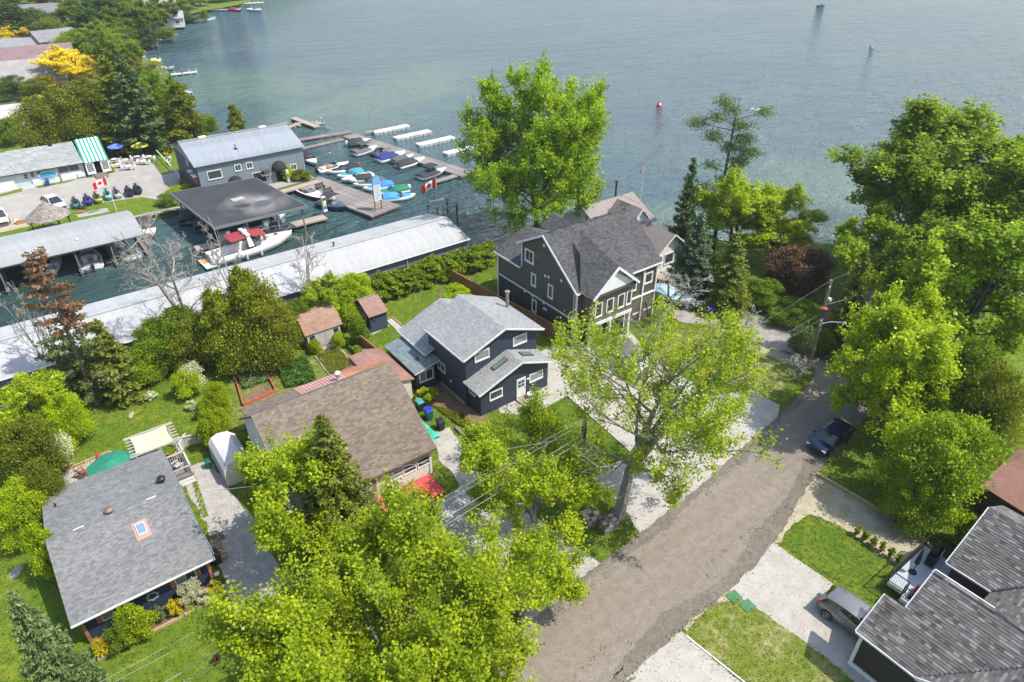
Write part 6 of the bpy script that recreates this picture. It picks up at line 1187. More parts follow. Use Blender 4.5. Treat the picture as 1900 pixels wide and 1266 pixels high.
def boat(label, st, bw, B_, hull, z=-.9, H_=.75, deck=(.62, .62, .60), cover=None, bimini=None, motor=None, seat=(.55, .5, .45), stripe=None, group=None, name='motorboat', cat='boat', zpx=-.4, glass=True, two=None, L_fix=None):
 a, b_ = P(st[0], st[1], zpx), P(bw[0], bw[1], zpx); v = b_ - a; L_ = L_fix or v.length; c = (a + b_) / 2; t = thing(name, label, cat, (c.x, c.y, z), math.atan2(v.y, v.x), group)
 hm = flat('hull %.3f %.3f %.3f' % hull, hull, .25, coat=.4); dm = flat('deck %.2f %.2f %.2f' % deck, deck, .35); sm = flat('hull stripe %.3f %.3f %.3f' % stripe, stripe, .3) if stripe else None
 me, sh_ = hullmesh(L_, B_, H_, 'hull', hm, stripe=sm); link('hull', me, t); N = len(sh_) - 1; i0, i1 = 1, int(N * .60)
 mb = MB()
 for i in range(N):
  (xa, ha, za), (xb, hb, zb) = sh_[i], sh_[i + 1]; cock = i0 <= i < i1; inn = .80 if cock else 0.0
  for s in (1, -1):
   q = [(xa, ha * .95 * s, za + .02), (xb, hb * .95 * s, zb + .02), (xb, hb * inn * s, zb + .02 + (0 if inn else .07)), (xa, ha * inn * s, za + .02 + (0 if inn else .07))]; mb.face(q if s < 0 else q[::-1])
   if cock: q = [(xa, ha * .8 * s, za + .02), (xb, hb * .8 * s, zb + .02), (xb, hb * .8 * s, .15), (xa, ha * .8 * s, .15)]; mb.face(q if s < 0 else q[::-1])
  if cock: mb.face([(xa, ha * .8, .15), (xa, -ha * .8, .15), (xb, -hb * .8, .15), (xb, hb * .8, .15)])
 for i in (i0, i1): x, hb, zs = sh_[i]; mb.face([(x, hb * .8, .15), (x, -hb * .8, .15), (x, -hb * .8, zs + .06), (x, hb * .8, zs + .06)])
 mb.build('deck', dm, t)
 xw, hw_, zw = sh_[i1]
 if cover:
  cm = mat('cover %.3f %.3f %.3f' % cover, cover, tuple(q * .8 for q in cover), .8, 3, 4, bump=.02, bscale=5); mb = MB(); K = 8; pts = []; i2 = min(N, int(N * .66)) if two is None else int(N * .5)
  for i in range(0, i2 + 1):
   x, hb, zs = sh_[i]; f = math.sin(math.pi * min(1, .12 + .88 * i / i2)) ** .7
   for k in range(K + 1): a_ = math.pi * k / K; pts.append((x, hb * 1.0 * math.cos(a_), zs + .03 + (.20 + .42 * f) * math.sin(a_) ** .8 * (1 if 0 < k < K else 0) + rng.uniform(-.02, .02)))
  mb.idx(pts, [(i * (K + 1) + k, (i + 1) * (K + 1) + k, (i + 1) * (K + 1) + k + 1, i * (K + 1) + k + 1) for i in range(i2) for k in range(K)]); mb.build('cover', cm, t)
  if two:
   mb = MB(); pts = []
   for i in range(int(N * .62), N - 1):
    x, hb, zs = sh_[i]
    for k in range(5): pts.append((x, hb * .85 * (1 - k / 2), zs + .05 + .12 * math.sin(math.pi * k / 4)))
   nn = len(pts) // 5; mb.idx(pts, [(i * 5 + k, (i + 1) * 5 + k, (i + 1) * 5 + k + 1, i * 5 + k + 1) for i in range(nn - 1) for k in range(4)]); mb.build('bow_cover', cm, t)
 else:
  se = flat('seat %.2f %.2f %.2f' % seat, seat, .6)
  for x, s in ((xw - .9, .5), (xw - .9, -.5)): mb = MB(); mb.box(x - .25, x + .25, s * hw_ - .25, s * hw_ + .25, .15, .55); mb.box(x - .3, x - .2, s * hw_ - .25, s * hw_ + .25, .5, .95); mb.build('seat', se, t)
  mb = MB(); mb.box(sh_[i0][0] + .08, sh_[i0][0] + .6, -hw_ * .7, hw_ * .7, .15, .58); mb.box(sh_[i0][0] + .02, sh_[i0][0] + .14, -hw_ * .7, hw_ * .7, .5, .85); mb.build('rear_seat', se, t)
 if glass:
  mb = MB(); h_ = .42; p = [(xw - .55, hw_ * .82, zw), (xw + .25, hw_ * .5, zw + .06), (xw + .38, 0, zw + .08), (xw + .25, -hw_ * .5, zw + .06), (xw - .55, -hw_ * .82, zw)]
  for a_, b2 in zip(p, p[1:]): mb.face([a_, b2, (b2[0] - .3, b2[1] * .92, b2[2] + h_), (a_[0] - .3, a_[1] * .92, a_[2] + h_)])
  mb.build('windscreen', flat('boat windscreen', (.05, .08, .09), .05, spec=1.0), t)
 if bimini:
  bm_ = flat('bimini %.3f' % bimini[0], bimini, .8); mb = MB(); zt = 1.95; x0_, x1_ = xw - 1.9, xw + .1; w_ = B_ * .45; K = 6
  pts = [(x, w_ * (1 - 2 * k / K), zt + .12 * math.sin(math.pi * k / K) + .05 * math.sin(math.pi * i / 3)) for i, x in enumerate((x0_, x0_ + (x1_ - x0_) / 3, x0_ + (x1_ - x0_) * 2 / 3, x1_)) for k in range(K + 1)]
  mb.idx(pts, [(i * (K + 1) + k, (i + 1) * (K + 1) + k, (i + 1) * (K + 1) + k + 1, i * (K + 1) + k + 1) for i in range(3) for k in range(K)]); mb.build('bimini', bm_, t)
  mb = MB()
  for s in (1, -1): mb.tube([(xw - .9, s * w_, zw), (x0_, s * w_, zt)], .02, 5); mb.tube([(xw - .9, s * w_, zw), (x1_, s * w_, zt)], .02, 5)
  mb.build('bimini_frame', flat('bright rail', (.5, .5, .5), .3, .8), t)
 if motor:
  mm = flat('motor %.2f' % motor[0], motor, .3); mb = MB(); x = -L_ / 2; mb.box(x - .45, x - .05, -.2, .2, H_ * .75, H_ * .75 + .5); mb.box(x - .32, x - .12, -.08, .08, -.4, H_ * .75); mb.build('outboard_motor', mm, t)
 return t
W_ = (.68, .68, .67); BK = (.022, .022, .024); G1 = 'boats at the wide dock'; G2 = 'boats along the long dock'
boat('open white fishing boat with orange gear at the inner end of the wide dock', (590, 317), (647, 303), 2.3, W_, seat=(.65, .22, .05), motor=BK, group=G1)
boat('white boat with black cover and red and white outboard by the fishing boat', (664, 309), (607, 321), 2.2, W_, cover=BK, motor=(.5, .05, .05), group=G1, two=1)
boat('white boat under teal cover, third along the wide dock', (671, 318), (626, 329), 2.2, W_, cover=(.04, .26, .32), group=G1, two=1)
boat('plain white runabout wedged between the teal and the black covered boats', (690, 322), (634, 336), 2.0, W_, group=G1)
boat('white boat under tall black cover behind the dock sign', (690, 330), (644, 336), 2.2, W_, cover=(.035, .033, .033), group=G1)
boat('cream boat under grey canvas cover beside the dock sign', (713, 335), (656, 345), 2.2, (.60, .60, .48), cover=(.085, .085, .09), group=G1, two=1)
boat('white boat under bright blue cover left of the dock sign', (728, 342), (674, 352), 2.1, W_, cover=(.04, .20, .60), group=G1, two=1)
boat('white boat under green cover beside the dock sign posts', (757, 350), (696, 361), 2.2, W_, cover=(.02, .17, .09), group=G1, motor=W_, two=1)
boat('white runabout with sky blue covers at the outer end of the wide dock', (711, 368), (771, 363), 2.4, W_, cover=(.05, .27, .70), group=G1, two=1)
boat('white bowrider with red seats moored on the near side of the wide dock', (547, 343), (602, 372), 2.6, (.70, .69, .67), seat=(.55, .03, .06), stripe=(.10, .03, .03))
boat('navy boat with black bimini top moored near the fuel pump', (594, 374), (643, 388), 2.6, (.010, .035, .10), deck=(.05, .06, .09), seat=(.4, .2, .12), bimini=(.03, .03, .032), H_=.85)
boat('small black and white boat with folded frame behind the marina building corner', (560, 283), (587, 306), 2.2, (.65, .65, .65), cover=BK, deck=(.6, .6, .6))
boat('black tarpaulin covered boat closest to the inner corner of the long dock', (646, 268), (688, 262), 2.5, (.05, .05, .055), cover=(.03, .032, .036), group=G2, motor=W_, H_=.9)
boat('silver and white boat with grey covers, second along the long dock', (656, 286), (700, 273), 2.4, (.50, .51, .52), cover=(.12, .12, .125), group=G2, bimini=(.06, .06, .065))
boat('dark grey open boat between the silver boat and the navy covered boat', (692, 287), (724, 277), 2.2, (.04, .045, .06), deck=(.10, .10, .12), seat=(.15, .15, .18), group=G2)
boat('white boat under navy cover with yellow strap', (702, 298), (752, 284), 2.5, W_, cover=(.020, .030, .16), group=G2, H_=.85)
boat('grey covered jet boat between the navy and the black covered boats', (729, 301), (768, 289), 1.8, (.15, .15, .16), cover=(.085, .09, .095), group=G2)
boat('white boat under black cover beside the short finger dock', (738, 309), (788, 294), 2.4, W_, cover=(.035, .035, .038), group=G2)
boat('grey striped boat with black cover moored behind the maple leaf flag', (778, 330), (828, 314), 2.5, (.45, .46, .48), cover=(.035, .036, .04), bimini=(.03, .03, .035), stripe=(.2, .2, .22))
boat('white boat with dark cockpit outside the end of the grey boathouse', (263, 408), (283, 440), 2.4, W_, cover=(.06, .05, .045), H_=.8)
boat('white open boat with twin black outboards in a grey boathouse slip', (172, 496), (160, 462), 2.7, (.55, .56, .56), deck=(.5, .5, .5), motor=BK, L_fix=7.0, zpx=-.4)
boat('pale grey runabout in the boathouse slip nearest the basin', (246, 476), (214, 460), 2.4, (.5, .52, .53), deck=(.35, .36, .38), L_fix=5.5)
boat('white canoe shaped launch in a dark boathouse slip', (92, 510), (112, 470), 1.4, (.5, .5, .47), deck=(.4, .4, .36), glass=False, L_fix=5.5)
boat('black boat under the left edge of the flat black roof', (345, 418), (350, 385), 2.2, (.03, .03, .035), deck=(.05, .05, .055), cover=(.03, .03, .032), L_fix=5.5)
boat('dark grey boat beside the first black boat under the flat roof', (375, 430), (372, 398), 2.2, (.04, .04, .05), deck=(.07, .07, .08), cover=(.05, .05, .055), L_fix=5.5)
boat('white hulled boat deep under the flat black roof near the pump', (440, 425), (545, 395), 2.4, (.5, .5, .5), cover=BK, L_fix=6)
# large cruiser
cr_ = boat('large white cabin cruiser with red canopies and radar arch at the fuel dock', (376, 462), (528, 420), 3.5, (.64, .62, .58), H_=1.45, deck=(.70, .69, .66), seat=(.45, .10, .08), stripe=(.66, .64, .60), name='cabin_cruiser', zpx=.3)
cr_.location.y = 85.5; redm = flat('red canopy', (.27, .035, .045), .9); mb = MB()
mb.slab([(-2.9, -1.35, 2.75), (-.9, -1.35, 2.85), (-.9, 1.35, 2.85), (-2.9, 1.35, 2.75)], .06); mb.build('rear_canopy', redm, cr_)
mb = MB(); mb.slab([(-.1, -1.25, 2.75), (1.7, -1.2, 2.6), (1.7, 1.2, 2.6), (-.1, 1.25, 2.75)], .06); mb.build('front_canopy', redm, cr_)
mb = MB()
for s in (-1, 1): mb.slab([(-.9, s * 1.62, 1.6), (-.2, s * 1.62, 1.6), (-.5, s * 1.3, 3.05), (-.9, s * 1.3, 3.05)], .12)
mb.box(-.9, -.4, -1.4, 1.4, 3.0, 3.12); mb.build('radar_arch', M_white, cr_); mb = MB(); mb.lathe((-.65, 0, 3.12), [(.38, 0), (.38, .16), (.25, .26), (0, .28)], 14); mb.build('radar_dome', M_white, cr_, True)
mb = MB(); mb.box(-6.6, -5.3, -1.5, 1.5, .25, .40); mb.build('swim_platform', M_white, cr_); mb = MB(); mb.box(-6.5, -5.5, -.2, 1.4, .40, .42); mb.build('teak_pad', flat('teak', (.50, .27, .10)), cr_)
mb = MB()
for s in (-1, 1):
 pts = [(1.5 + i * .8, s * (1.58 * (1 - max(0, (i * .8 - 0.2) / 4.4) ** 2.0)) , 2.05 + i * .06) for i in range(6)]; mb.tube(pts, .02, 5)
 for p in pts: mb.tube([p, (p[0], p[1], p[2] - .55)], .015, 4)
mb.build('bow_rail', flat('bright rail', (.5, .5, .5), .3, .8), cr_)
mb = MB(); mb.box(3.1, 3.6, -.25, .25, 1.62, 1.68); mb.build('hatch', flat('smoked hatch', (.06, .04, .04), .1), cr_)
for x in (-1.5, .4): mb = MB(); mb.tube([(x, -1.85, .2), (x, -1.85, 1.0)], .12, 8); mb.build('fender', M_white, cr_)
# jet skis
JS = []
for i, (a_, b2, c1, c2, lb) in enumerate((((132, 366), (149, 390), (.22, .55, .55), (.04, .12, .12), 'aqua jet ski nearest the gazebo'), ((155, 361), (170, 384), (.06, .05, .30), (.5, .5, .55), 'purple and white jet ski beside the yellow one'), ((172, 358), (188, 379), (.62, .66, .08), (.2, .22, .05), 'yellow jet ski in the lot row'), ((192, 352), (207, 374), (.25, .60, .50), (.5, .02, .05), 'mint green jet ski partly behind the flag'), ((209, 350), (223, 370), (.66, .66, .66), (.3, .3, .32), 'white jet ski right of the flag'), ((231, 346), (247, 368), (.02, .025, .04), (.05, .06, .1), 'black jet ski, left of the last pair'), ((247, 342), (262, 363), (.02, .02, .022), (.04, .04, .045), 'black jet ski at the marina end of the row'))):
 a = P(*a_, .4); b_ = P(*b2, .4); v = a - b_; c = (a + b_) / 2; t = thing('jet_ski', lb, 'jet ski', (c.x, c.y, .35), math.atan2(v.y, v.x), 'jet skis parked in a row on the marina lot'); m1 = flat('jet %d a' % i, c1, .3, coat=.4); m2 = flat('jet %d b' % i, c2, .3)
 me, sh_ = hullmesh(3.1, 1.15, .45, 'hull', m1, N=10); link('hull', me, t)
 mb = MB(); pts = []
 for j, (x, w_, z_) in enumerate(((-1.5, .42, .38), (-.9, .40, .42), (-.2, .34, .5), (.3, .36, .62), (.8, .34, .66), (1.2, .22, .58), (1.5, .05, .50))): pts += [(x, w_, .36), (x, w_ * .6, z_), (x, -w_ * .6, z_), (x, -w_, .36)]
 mb.idx(pts, [(j * 4 + k, j * 4 + k + 1, (j + 1) * 4 + k + 1, (j + 1) * 4 + k) for j in range(6) for k in range(3)]); mb.build('deck_cowling', m1 if i % 2 else m2, t)
 mb = MB(); mb.box(-1.2, .15, -.17, .17, .5, .78); mb.box(-1.25, -.6, -.19, .19, .7, .84); mb.build('seat', flat('black seat', (.025, .025, .028), .5), t)
 mb = MB(); mb.tube([(.25, -.38, .98), (.35, 0, 1.02), (.25, .38, .98)], .03, 6); mb.box(.25, .45, -.09, .09, .6, 1.0); mb.build('handlebar', M_dark, t)
 mb = MB(); mb.box(-1.2, 1.0, -.4, -.3, -.35, -.1); mb.box(-1.2, 1.0, .3, .4, -.35, -.1); mb.build('cradle', M_post, t)
# ================================================================ VEHICLES
def car(name, label, x, y, rz, col, L_=4.55, W_2=.92, H_=1.66, kind='suv', z=0.0, cat='car'):
 t = thing(name, label, cat, (x, y, z), rz); pm = mat('paint %.2f %.2f %.2f' % col, col, tuple(c * .9 for c in col), .28, 2, 2, .35 if sum(col) < 1 else 0, coat=.8, spec=.5); gl = flat('car glass', (.012, .014, .016), .04, spec=1.0)
 S = L_ / 4.55; xs = [-2.27, -2.2, -1.95, -1.3, -.5, .4, 1.0, 1.6, 2.02, 2.2, 2.27]; bz = [.62, .98, 1.06, 1.05, 1.02, 1.0, .98, .93, .84, .70, .52] if kind != 'sedan' else [.6, .92, 1.0, .98, .94, .92, .90, .84, .76, .64, .5]; hw = [.78, .86, .93, .95, .95, .95, .94, .92, .87, .78, .68]; zb = [.50, .36, .30, .26, .26, .26, .26, .28, .32, .38, .44]
 mb = MB(); pts = []; K = 9
 for a_, bb, h2, z_ in zip(xs, bz, hw, zb):
  h2 = h2 * W_2 / .95; pts += [(a_ * S, -h2 * .9, z_), (a_ * S, -h2, z_ + .16), (a_ * S, -h2, bb - .22), (a_ * S, -h2 * .955, bb - .04), (a_ * S, -h2 * .6, bb + .02), (a_ * S, h2 * .6, bb + .02), (a_ * S, h2 * .955, bb - .04), (a_ * S, h2, bb - .22), (a_ * S, h2, z_ + .16), (a_ * S, h2 * .9, z_)]
 n = 10; fs = [(i * n + k, i * n + (k + 1) % n, (i + 1) * n + (k + 1) % n, (i + 1) * n + k) for i in range(len(xs) - 1) for k in range(n)] + [tuple(range(n)), tuple(range((len(xs) - 1) * n, len(xs) * n))]
 mb.idx(pts, fs); b = mb.build('body', pm, t, True); bpy_fix(b.data); b.data.polygons.foreach_set('use_smooth', [True] * len(b.data.polygons)); md = b.modifiers.new('round', 'BEVEL'); md.width = .03; md.segments = 2; md.limit_method = 'ANGLE'
 if kind == 'pickup': gx = [(-.55, 1.0), (-.35, 1.72), (.75, 1.78), (1.35, 1.0)]
 elif kind == 'sedan': gx = [(-1.75, .98), (-.95, 1.42), (.15, 1.46), (1.1, .92)]
 else: gx = [(-2.14, 1.05), (-1.86, 1.42), (-1.65, 1.56), (-1.0, H_ - .01), (-.4, H_), (.1, H_ - .02), (.42, H_ - .07), (1.3, .99)]
 mb = MB(); pts = []
 for a_, zz in gx: top = zz > 1.2; w_ = (.70 if top else .86) * W_2 / .92; pts += [(a_ * S, -w_, zz), (a_ * S, w_, zz)]
 bl = [(a_ * S, .88 * W_2 / .92) for a_, _ in gx]; zbt = gx[0][1]
 mb2 = MB(); tops = [(a_, z_) for a_, z_ in gx if z_ > 1.2]; n = len(tops); w1, w0 = .69 * W_2 / .92, .865 * W_2 / .92; zc = gx[-1][1]
 for s in (-1, 1): mb2.face([(gx[0][0] * S, s * w0, gx[0][1])] + [(a_ * S, s * w1, z_ - .03) for a_, z_ in tops] + [(gx[-1][0] * S, s * w0, zc)])
 a0_, z0_ = tops[0]; mb2.face([(gx[0][0] * S, -w0, gx[0][1]), (gx[0][0] * S, w0, gx[0][1]), (a0_ * S, w1, z0_ - .03), (a0_ * S, -w1, z0_ - .03)]); a1_, z1_ = tops[-1]; mb2.face([(gx[-1][0] * S, -w0, zc), (gx[-1][0] * S, w0, zc), (a1_ * S, w1, z1_ - .03), (a1_ * S, -w1, z1_ - .03)]); mb2.build('windows', gl, t)
 mb = MB(); pts = []
 for a_, z_ in tops: pts += [(a_ * S, -w1 - .02, z_ - .03), (a_ * S, -w1 * .7, z_ + .035), (a_ * S, w1 * .7, z_ + .035), (a_ * S, w1 + .02, z_ - .03)]
 mb.idx(pts, [(i * 4 + k, i * 4 + k + 1, (i + 1) * 4 + k + 1, (i + 1) * 4 + k) for i in range(n - 1) for k in range(3)]); mb.build('roof', pm, t, True)
 mb = MB()
 for s in (-1, 1):
  mb.beam((gx[0][0] * S, s * w0, gx[0][1]), (a0_ * S, s * w1, z0_ - .02), .12, .07); mb.beam((gx[-1][0] * S, s * w0, zc), (a1_ * S, s * w1, z1_ - .02), .07, .06)
  for fx in ([-.15] if kind != 'suv' else [-1.1, -.12]): mb.beam((fx * S, s * w0 * 1.0, 1.0), (fx * S, s * (w1 + .01), (H_ if kind == 'suv' else z1_) - .06), .07, .05)
 mb.build('pillar', pm, t)
 ty = flat('tyre', (.02, .02, .02), .9); rm = flat('alloy rim', (.45, .45, .46), .3, .7); wm_ = MB(); wm_.tube([(0, -.11, 0), (0, .11, 0)], .345, 20); wm_ = wm_.mesh('tyre', ty); r2 = MB(); r2.tube([(0, -.118, 0), (0, .118, 0)], .07, 10)
 for k in range(5): a_ = k * 1.2566; r2.beam((0, -.119, 0), (.22 * math.cos(a_), -.119, .22 * math.sin(a_)), .07, .02); r2.beam((0, .119, 0), (.22 * math.cos(a_), .119, .22 * math.sin(a_)), .07, .02)
 r2.tube([(.23 * math.cos(6.283 * i / 16), -.116, .23 * math.sin(6.283 * i / 16)) for i in range(17)], .02, 4, False); r2 = r2.mesh('rim', rm)
 for wx in (-1.38 * S, 1.38 * S):
  for s in (-1, 1): wh_ = link('wheel', wm_, t, (wx, s * (W_2 - .09), .345)); link('rim', r2, wh_); mb = MB(); mb.tube([(wx + .40 * math.cos(a_ * math.pi / 8), s * (W_2 + .004), .36 + .40 * math.sin(a_ * math.pi / 8)) for a_ in range(9)], .025, 5); mb.build('wheel_arch', flat('black trim', (.02, .02, .02), .7), t)
 for s in (-1, 1):
  mb = MB(); mb.box(-2.235 * S, -2.05 * S, s * W_2 * .88 - .13, s * W_2 * .88 + .07, .78, 1.0); mb.build('tail_light', flat('red lamp', (.45, .02, .02), .2), t)
  mb = MB(); mb.box(2.02 * S, 2.20 * S, s * W_2 * .74 - .17, s * W_2 * .74 + .13, .60, .76); mb.build('headlight', flat('clear lamp', (.6, .62, .64), .1), t)
  mb = MB(); mb.obox((.85 * S, s * (W_2 + .09), 1.0), .12, .2, .15); mb.build('mirror', pm, t)
 mb = MB(); mb.box(2.24 * S, 2.285 * S, -.55, .55, .42, .62); mb.build('grille', flat('black trim', (.02, .02, .02), .7), t); mb = MB(); mb.box(-2.30 * S, -2.27 * S, -.25, .25, .66, .78); mb.build('licence_plate', M_white, t)
 if kind == 'pickup': mb = MB(); mb.box(-2.1 * S, -.62 * S, -.78, .78, 1.03, 1.05); mb.build('load_bed', flat('black bed liner', (.03, .03, .03)), t)
 return t
car('parked_car', 'silver grey hatchback on the pale drive, nose under the shingle roof eave', 32.65, 8.35, R(-88), (.20, .185, .185), 4.25)
car('parked_car', 'dark blue car at the street edge half under the bright green maple', 46.8, 18.85, R(181), (.008, .020, .055), 4.5, H_=1.5)
q = P(6, 398, 1.0); car('pickup_truck', 'white pickup truck at the left edge of the marina lot', q.x - .6, q.y + .6, R(-88), (.62, .62, .62), 5.6, .98, 1.85, 'pickup', cat='pickup truck')
q = P(97, 369, 1.3); car('parked_car', 'white car with dark roof window behind the gazebo', q.x, q.y, R(-75), (.62, .62, .62), 4.7, H_=1.7)
car('parked_car', 'black car beside the brown house behind the tarpaulin covered boat', 58.2, 43.6, R(-70), (.010, .010, .011), 4.6)
q = P(1783, 752, 1.2); car('parked_car', 'light coloured car glimpsed through the trees right of the street', q.x, q.y, R(20), (.55, .56, .58), 4.6)
# boats on trailers
tb = boat('boat under pale blue tarpaulin on a trailer beside the brown house', (1215, 535), (1290, 560), 2.4, (.4, .4, .4), z=.55, cover=(.30, .45, .55), H_=.8, zpx=1.2, two=1, glass=False)
tb2 = boat('silver boat with dark grey cover on a trailer before the garage', (1150, 640), (1192, 700), 2.5, (.62, .62, .62), z=.5, cover=(.10, .10, .11), H_=.8, zpx=1.0, L_fix=6.4)
for q_ in (tb, tb2):
 mb = MB(); mb.box(-2.4, 3.2, -.08, .08, -.2, -.05); mb.box(-1.2, -1.1, -.9, .9, -.25, -.1); mb.build('trailer_frame', flat('galvanised steel', (0.45, .46, .47), .4, .6), q_)
 for s in (-1, 1): mb = MB(); mb.tube([(-1.1, s * 1.0 - .09, -.22), (-1.1, s * 1.0 + .09, -.22)], .3, 14); mb.build('trailer_wheel', flat('tyre', (.02, .02, .02), .9), q_)
# buoy and far boats
q = P(1223, 198, -.9); h = thing('buoy', 'red channel buoy with white panel out on the lake', 'buoy', (q.x, q.y, -.9), 0, None, .6); mb = MB(); mb.lathe((0, 0, 0), [(0, -.4), (1.0, -.3), (1.05, .45), (.95, .6), (0, .62)], 16); mb.build('float', flat('buoy red', (.60, .015, .04), .4), h)
mb = MB(); mb.lathe((0, 0, .6), [(.85, 0), (.32, 1.35), (.28, 1.4), (0, 1.42)], 6); mb.build('tower', flat('buoy red', (.6, .015, .04), .4), h); mb = MB(); mb.slab([(-.75, -.62, .75), (.15, -.80, .75), (.1, -.55, 1.45), (-.5, -.42, 1.45)], .05); mb.build('panel', M_white, h); mb = MB(); mb.lathe((0, 0, 2.0), [(.12, 0), (.12, .25), (0, .3)], 8); mb.build('light', M_white, h)
boat('small dark motor boat far out at the top of the lake', (1518, 11), (1530, 10), 1.6, (.02, .02, .03), deck=(.05, .05, .06), L_fix=4.5)
boat('tiny dark boat on the lake near the right edge', (1616, 88), (1622, 87), .8, (.02, .02, .03), deck=(.05, .05, .06), L_fix=1.8, glass=False, H_=.35)
# far shore docks and boats
FD = [((235, 80), (292, 76), 2.2, 'white boat dock on the far shore with jet skis on it'), ((232, 90), (293, 86), 1.6, 'grey dock just in front of the white far dock'), ((255, 108), (268, 106), 1.0, 'small far dock stub between trees'), ((250, 118), (298, 112), 1.2, 'white far dock with a yellow boat beside it'), ((272, 132), (315, 128), 1.3, 'grey far dock with white outboard boat'), ((285, 143), (365, 134), 1.5, 'long white dock reaching from the left shore'), ((316, 178), (348, 170), 3.2, 'square tan swim dock just off the left shore'), ((345, 20), (445, 18), 3.2, 'long dark dock of the far marina at the top edge'), ((440, 8), (488, 5), 2.5, 'pale dock at the top edge by the far boats'), ((385, 38), (398, 34), 1.0, 'little white dock at the tip of the far point')]
for a_, b2, w_, lb in FD:
 a, b_ = P(*a_, -.5), P(*b2, -.5); v = b_ - a; t = thing('far_dock', lb, 'dock', (a.x, a.y, -.5), math.atan2(v.y, v.x)); mb = MB(); mb.box(0, v.length, -w_ / 2, w_ / 2, 0, .15); mb.build('deck', mat('pale far dock', (.5, .49, .46), (.4, .39, .36), .8, 1) if 'dark' not in lb and 'grey' not in lb else M_plank, t); mb = MB(); [mb.tube([(k * v.length / 6, s * w_ / 2, -1.5), (k * v.length / 6, s * w_ / 2, .8)], .06, 5) for k in range(7) for s in (-1, 1)]; mb.build('posts', M_white, t)
for st, bw, B_, hc, cv, lb in (((462, 17), (487, 20), 3.2, (.6, .6, .6), None, 'white houseboat at the end of the far marina dock'), ((428, 18), (448, 20), 3.0, (.3, .02, .05), (.25, .02, .04), 'dark red covered boat at the far marina dock'), ((262, 74), (275, 75), 1.4, (.3, .4, .05), (.3, .4, .05), 'lime green jet ski on the white far dock'), ((272, 74), (288, 76), 1.6, (.03, .03, .03), BK, 'black jet ski on the white far dock'), ((266, 84), (277, 84), 1.5, (.6, .25, .02), (.6, .25, .02), 'orange kayak pile between the two far docks'), ((280, 115), (300, 113), 1.8, (.6, .5, .05), (.65, .5, .03), 'yellow covered boat beside a far white dock'), ((305, 128), (324, 127), 2.0, (.15, .16, .18), None, 'grey boat with white motor by the left shore dock')):
 boat(lb, st, bw, B_, hc, cover=cv, motor=W_ if 'motor' in lb else None, H_=.9)
# rocks round the old dock and along the shore
M_rock = mat('shore rock', (.34, .30, .25), (.20, .175, .14), .95, 2.5, 5, bump=.03, rnd=.25)
def rockmesh(seed):
 g = random.Random(seed); mb = MB(); pr = [(.0, -.5)]; pts = []
 for j, (r, z) in enumerate(((.55, -.3), (.75, .05), (.6, .35), (.25, .5))):
  for k in range(7): a_ = 6.283 * k / 7; rr = r * g.uniform(.75, 1.2); pts.append((rr * math.cos(a_), rr * math.sin(a_) * .8, z + g.uniform(-.08, .08)))
 pts.append((0, 0, .55)); mb.idx(pts, [(j * 7 + k, j * 7 + (k + 1) % 7, (j + 1) * 7 + (k + 1) % 7, (j + 1) * 7 + k) for j in range(3) for k in range(7)] + [(21 + k, 21 + (k + 1) % 7, 28) for k in range(7)]); return mb.mesh('rock', M_rock)
RK = [rockmesh(i) for i in range(4)]
t = thing('rock_pile', 'tan boulders heaped round the broken dock in the lake', 'rocks', (*P(570, 230, -.9)[:2], -.9))
for k in range(46):
 q = P(rng.choice([545, 555, 565, 575, 585, 592]) + rng.gauss(0, 7), 227 + rng.gauss(4, 4), -.9) - t.location; s_ = rng.uniform(.3, .8); link('rock', RK[k % 4], t, (q.x, q.y, rng.uniform(-.1, .3)), rng.uniform(0, 6), s_)
t = thing('rock_pile', 'low boulders at the water behind the marina roof ridge', 'rocks', (38.5, 124, -.9))
for k in range(26): link('rock', RK[k % 4], t, (rng.uniform(-4, 2.0), rng.uniform(-2, 8), rng.uniform(-.1, .2)), rng.uniform(0, 6), rng.uniform(.3, .7))
t = thing('rock_pile', 'shoreline stones along the right bank of the lake', 'rocks', (84, 40, -.9)); sh1 = shore1[7:19]
for k in range(150):
 i = rng.randrange(len(sh1) - 1); f_ = rng.random(); x = sh1[i][0] * (1 - f_) + sh1[i + 1][0] * f_; y = sh1[i][1] * (1 - f_) + sh1[i + 1][1] * f_; link('rock', RK[k % 4], t, (x - 84 + rng.gauss(.3, .6), y - 40 + rng.gauss(.3, .6), rng.uniform(-.1, .35)), rng.uniform(0, 6), rng.uniform(.3, .75))
# ================================================================ TREES AND PLANTS
S_MA1 = broadleaf(101, 16, 8.0, .25, 70000, n1=13, n2=8, n3=6, fork=3, sigma=.36, mat_=LF_right, bark=BARK_D, name='maple')
S_MA2 = broadleaf(102, 14, 6.0, .26, 32000, n1=11, n2=7, n3=5, fork=2, sigma=.34, mat_=LF_mid, bark=BARK_D, name='tree')
S_MA3 = broadleaf(107, 13, 5.2, .23, 30000, n1=12, n2=6, n3=5, fork=2, sigma=.30, mat_=LF_mid, bark=BARK_D, name='tree', trunk=.18, low=.1)
S_MO1 = mound(103, 8, 4.0, 4.0, .17, 34000, LF_mid, BARK_D, 34, name='tree', up=.5, solid=.6)
S_MO2 = mound(104, 8, 3.6, 3.6, .16, 34000, LF_mid, BARK_D, 44, name='tree', pointed=.35, up=.5, solid=.6)
S_SH1 = mound(105, 2.6, 1.7, 1.7, .12, 8000, LF_bright, BARK_D, 12, name='shrub', top=3)
S_SH2 = mound(106, 1.0, .85, .85, .10, 2600, LF_mid, BARK_D, 9, name='shrub', top=3)
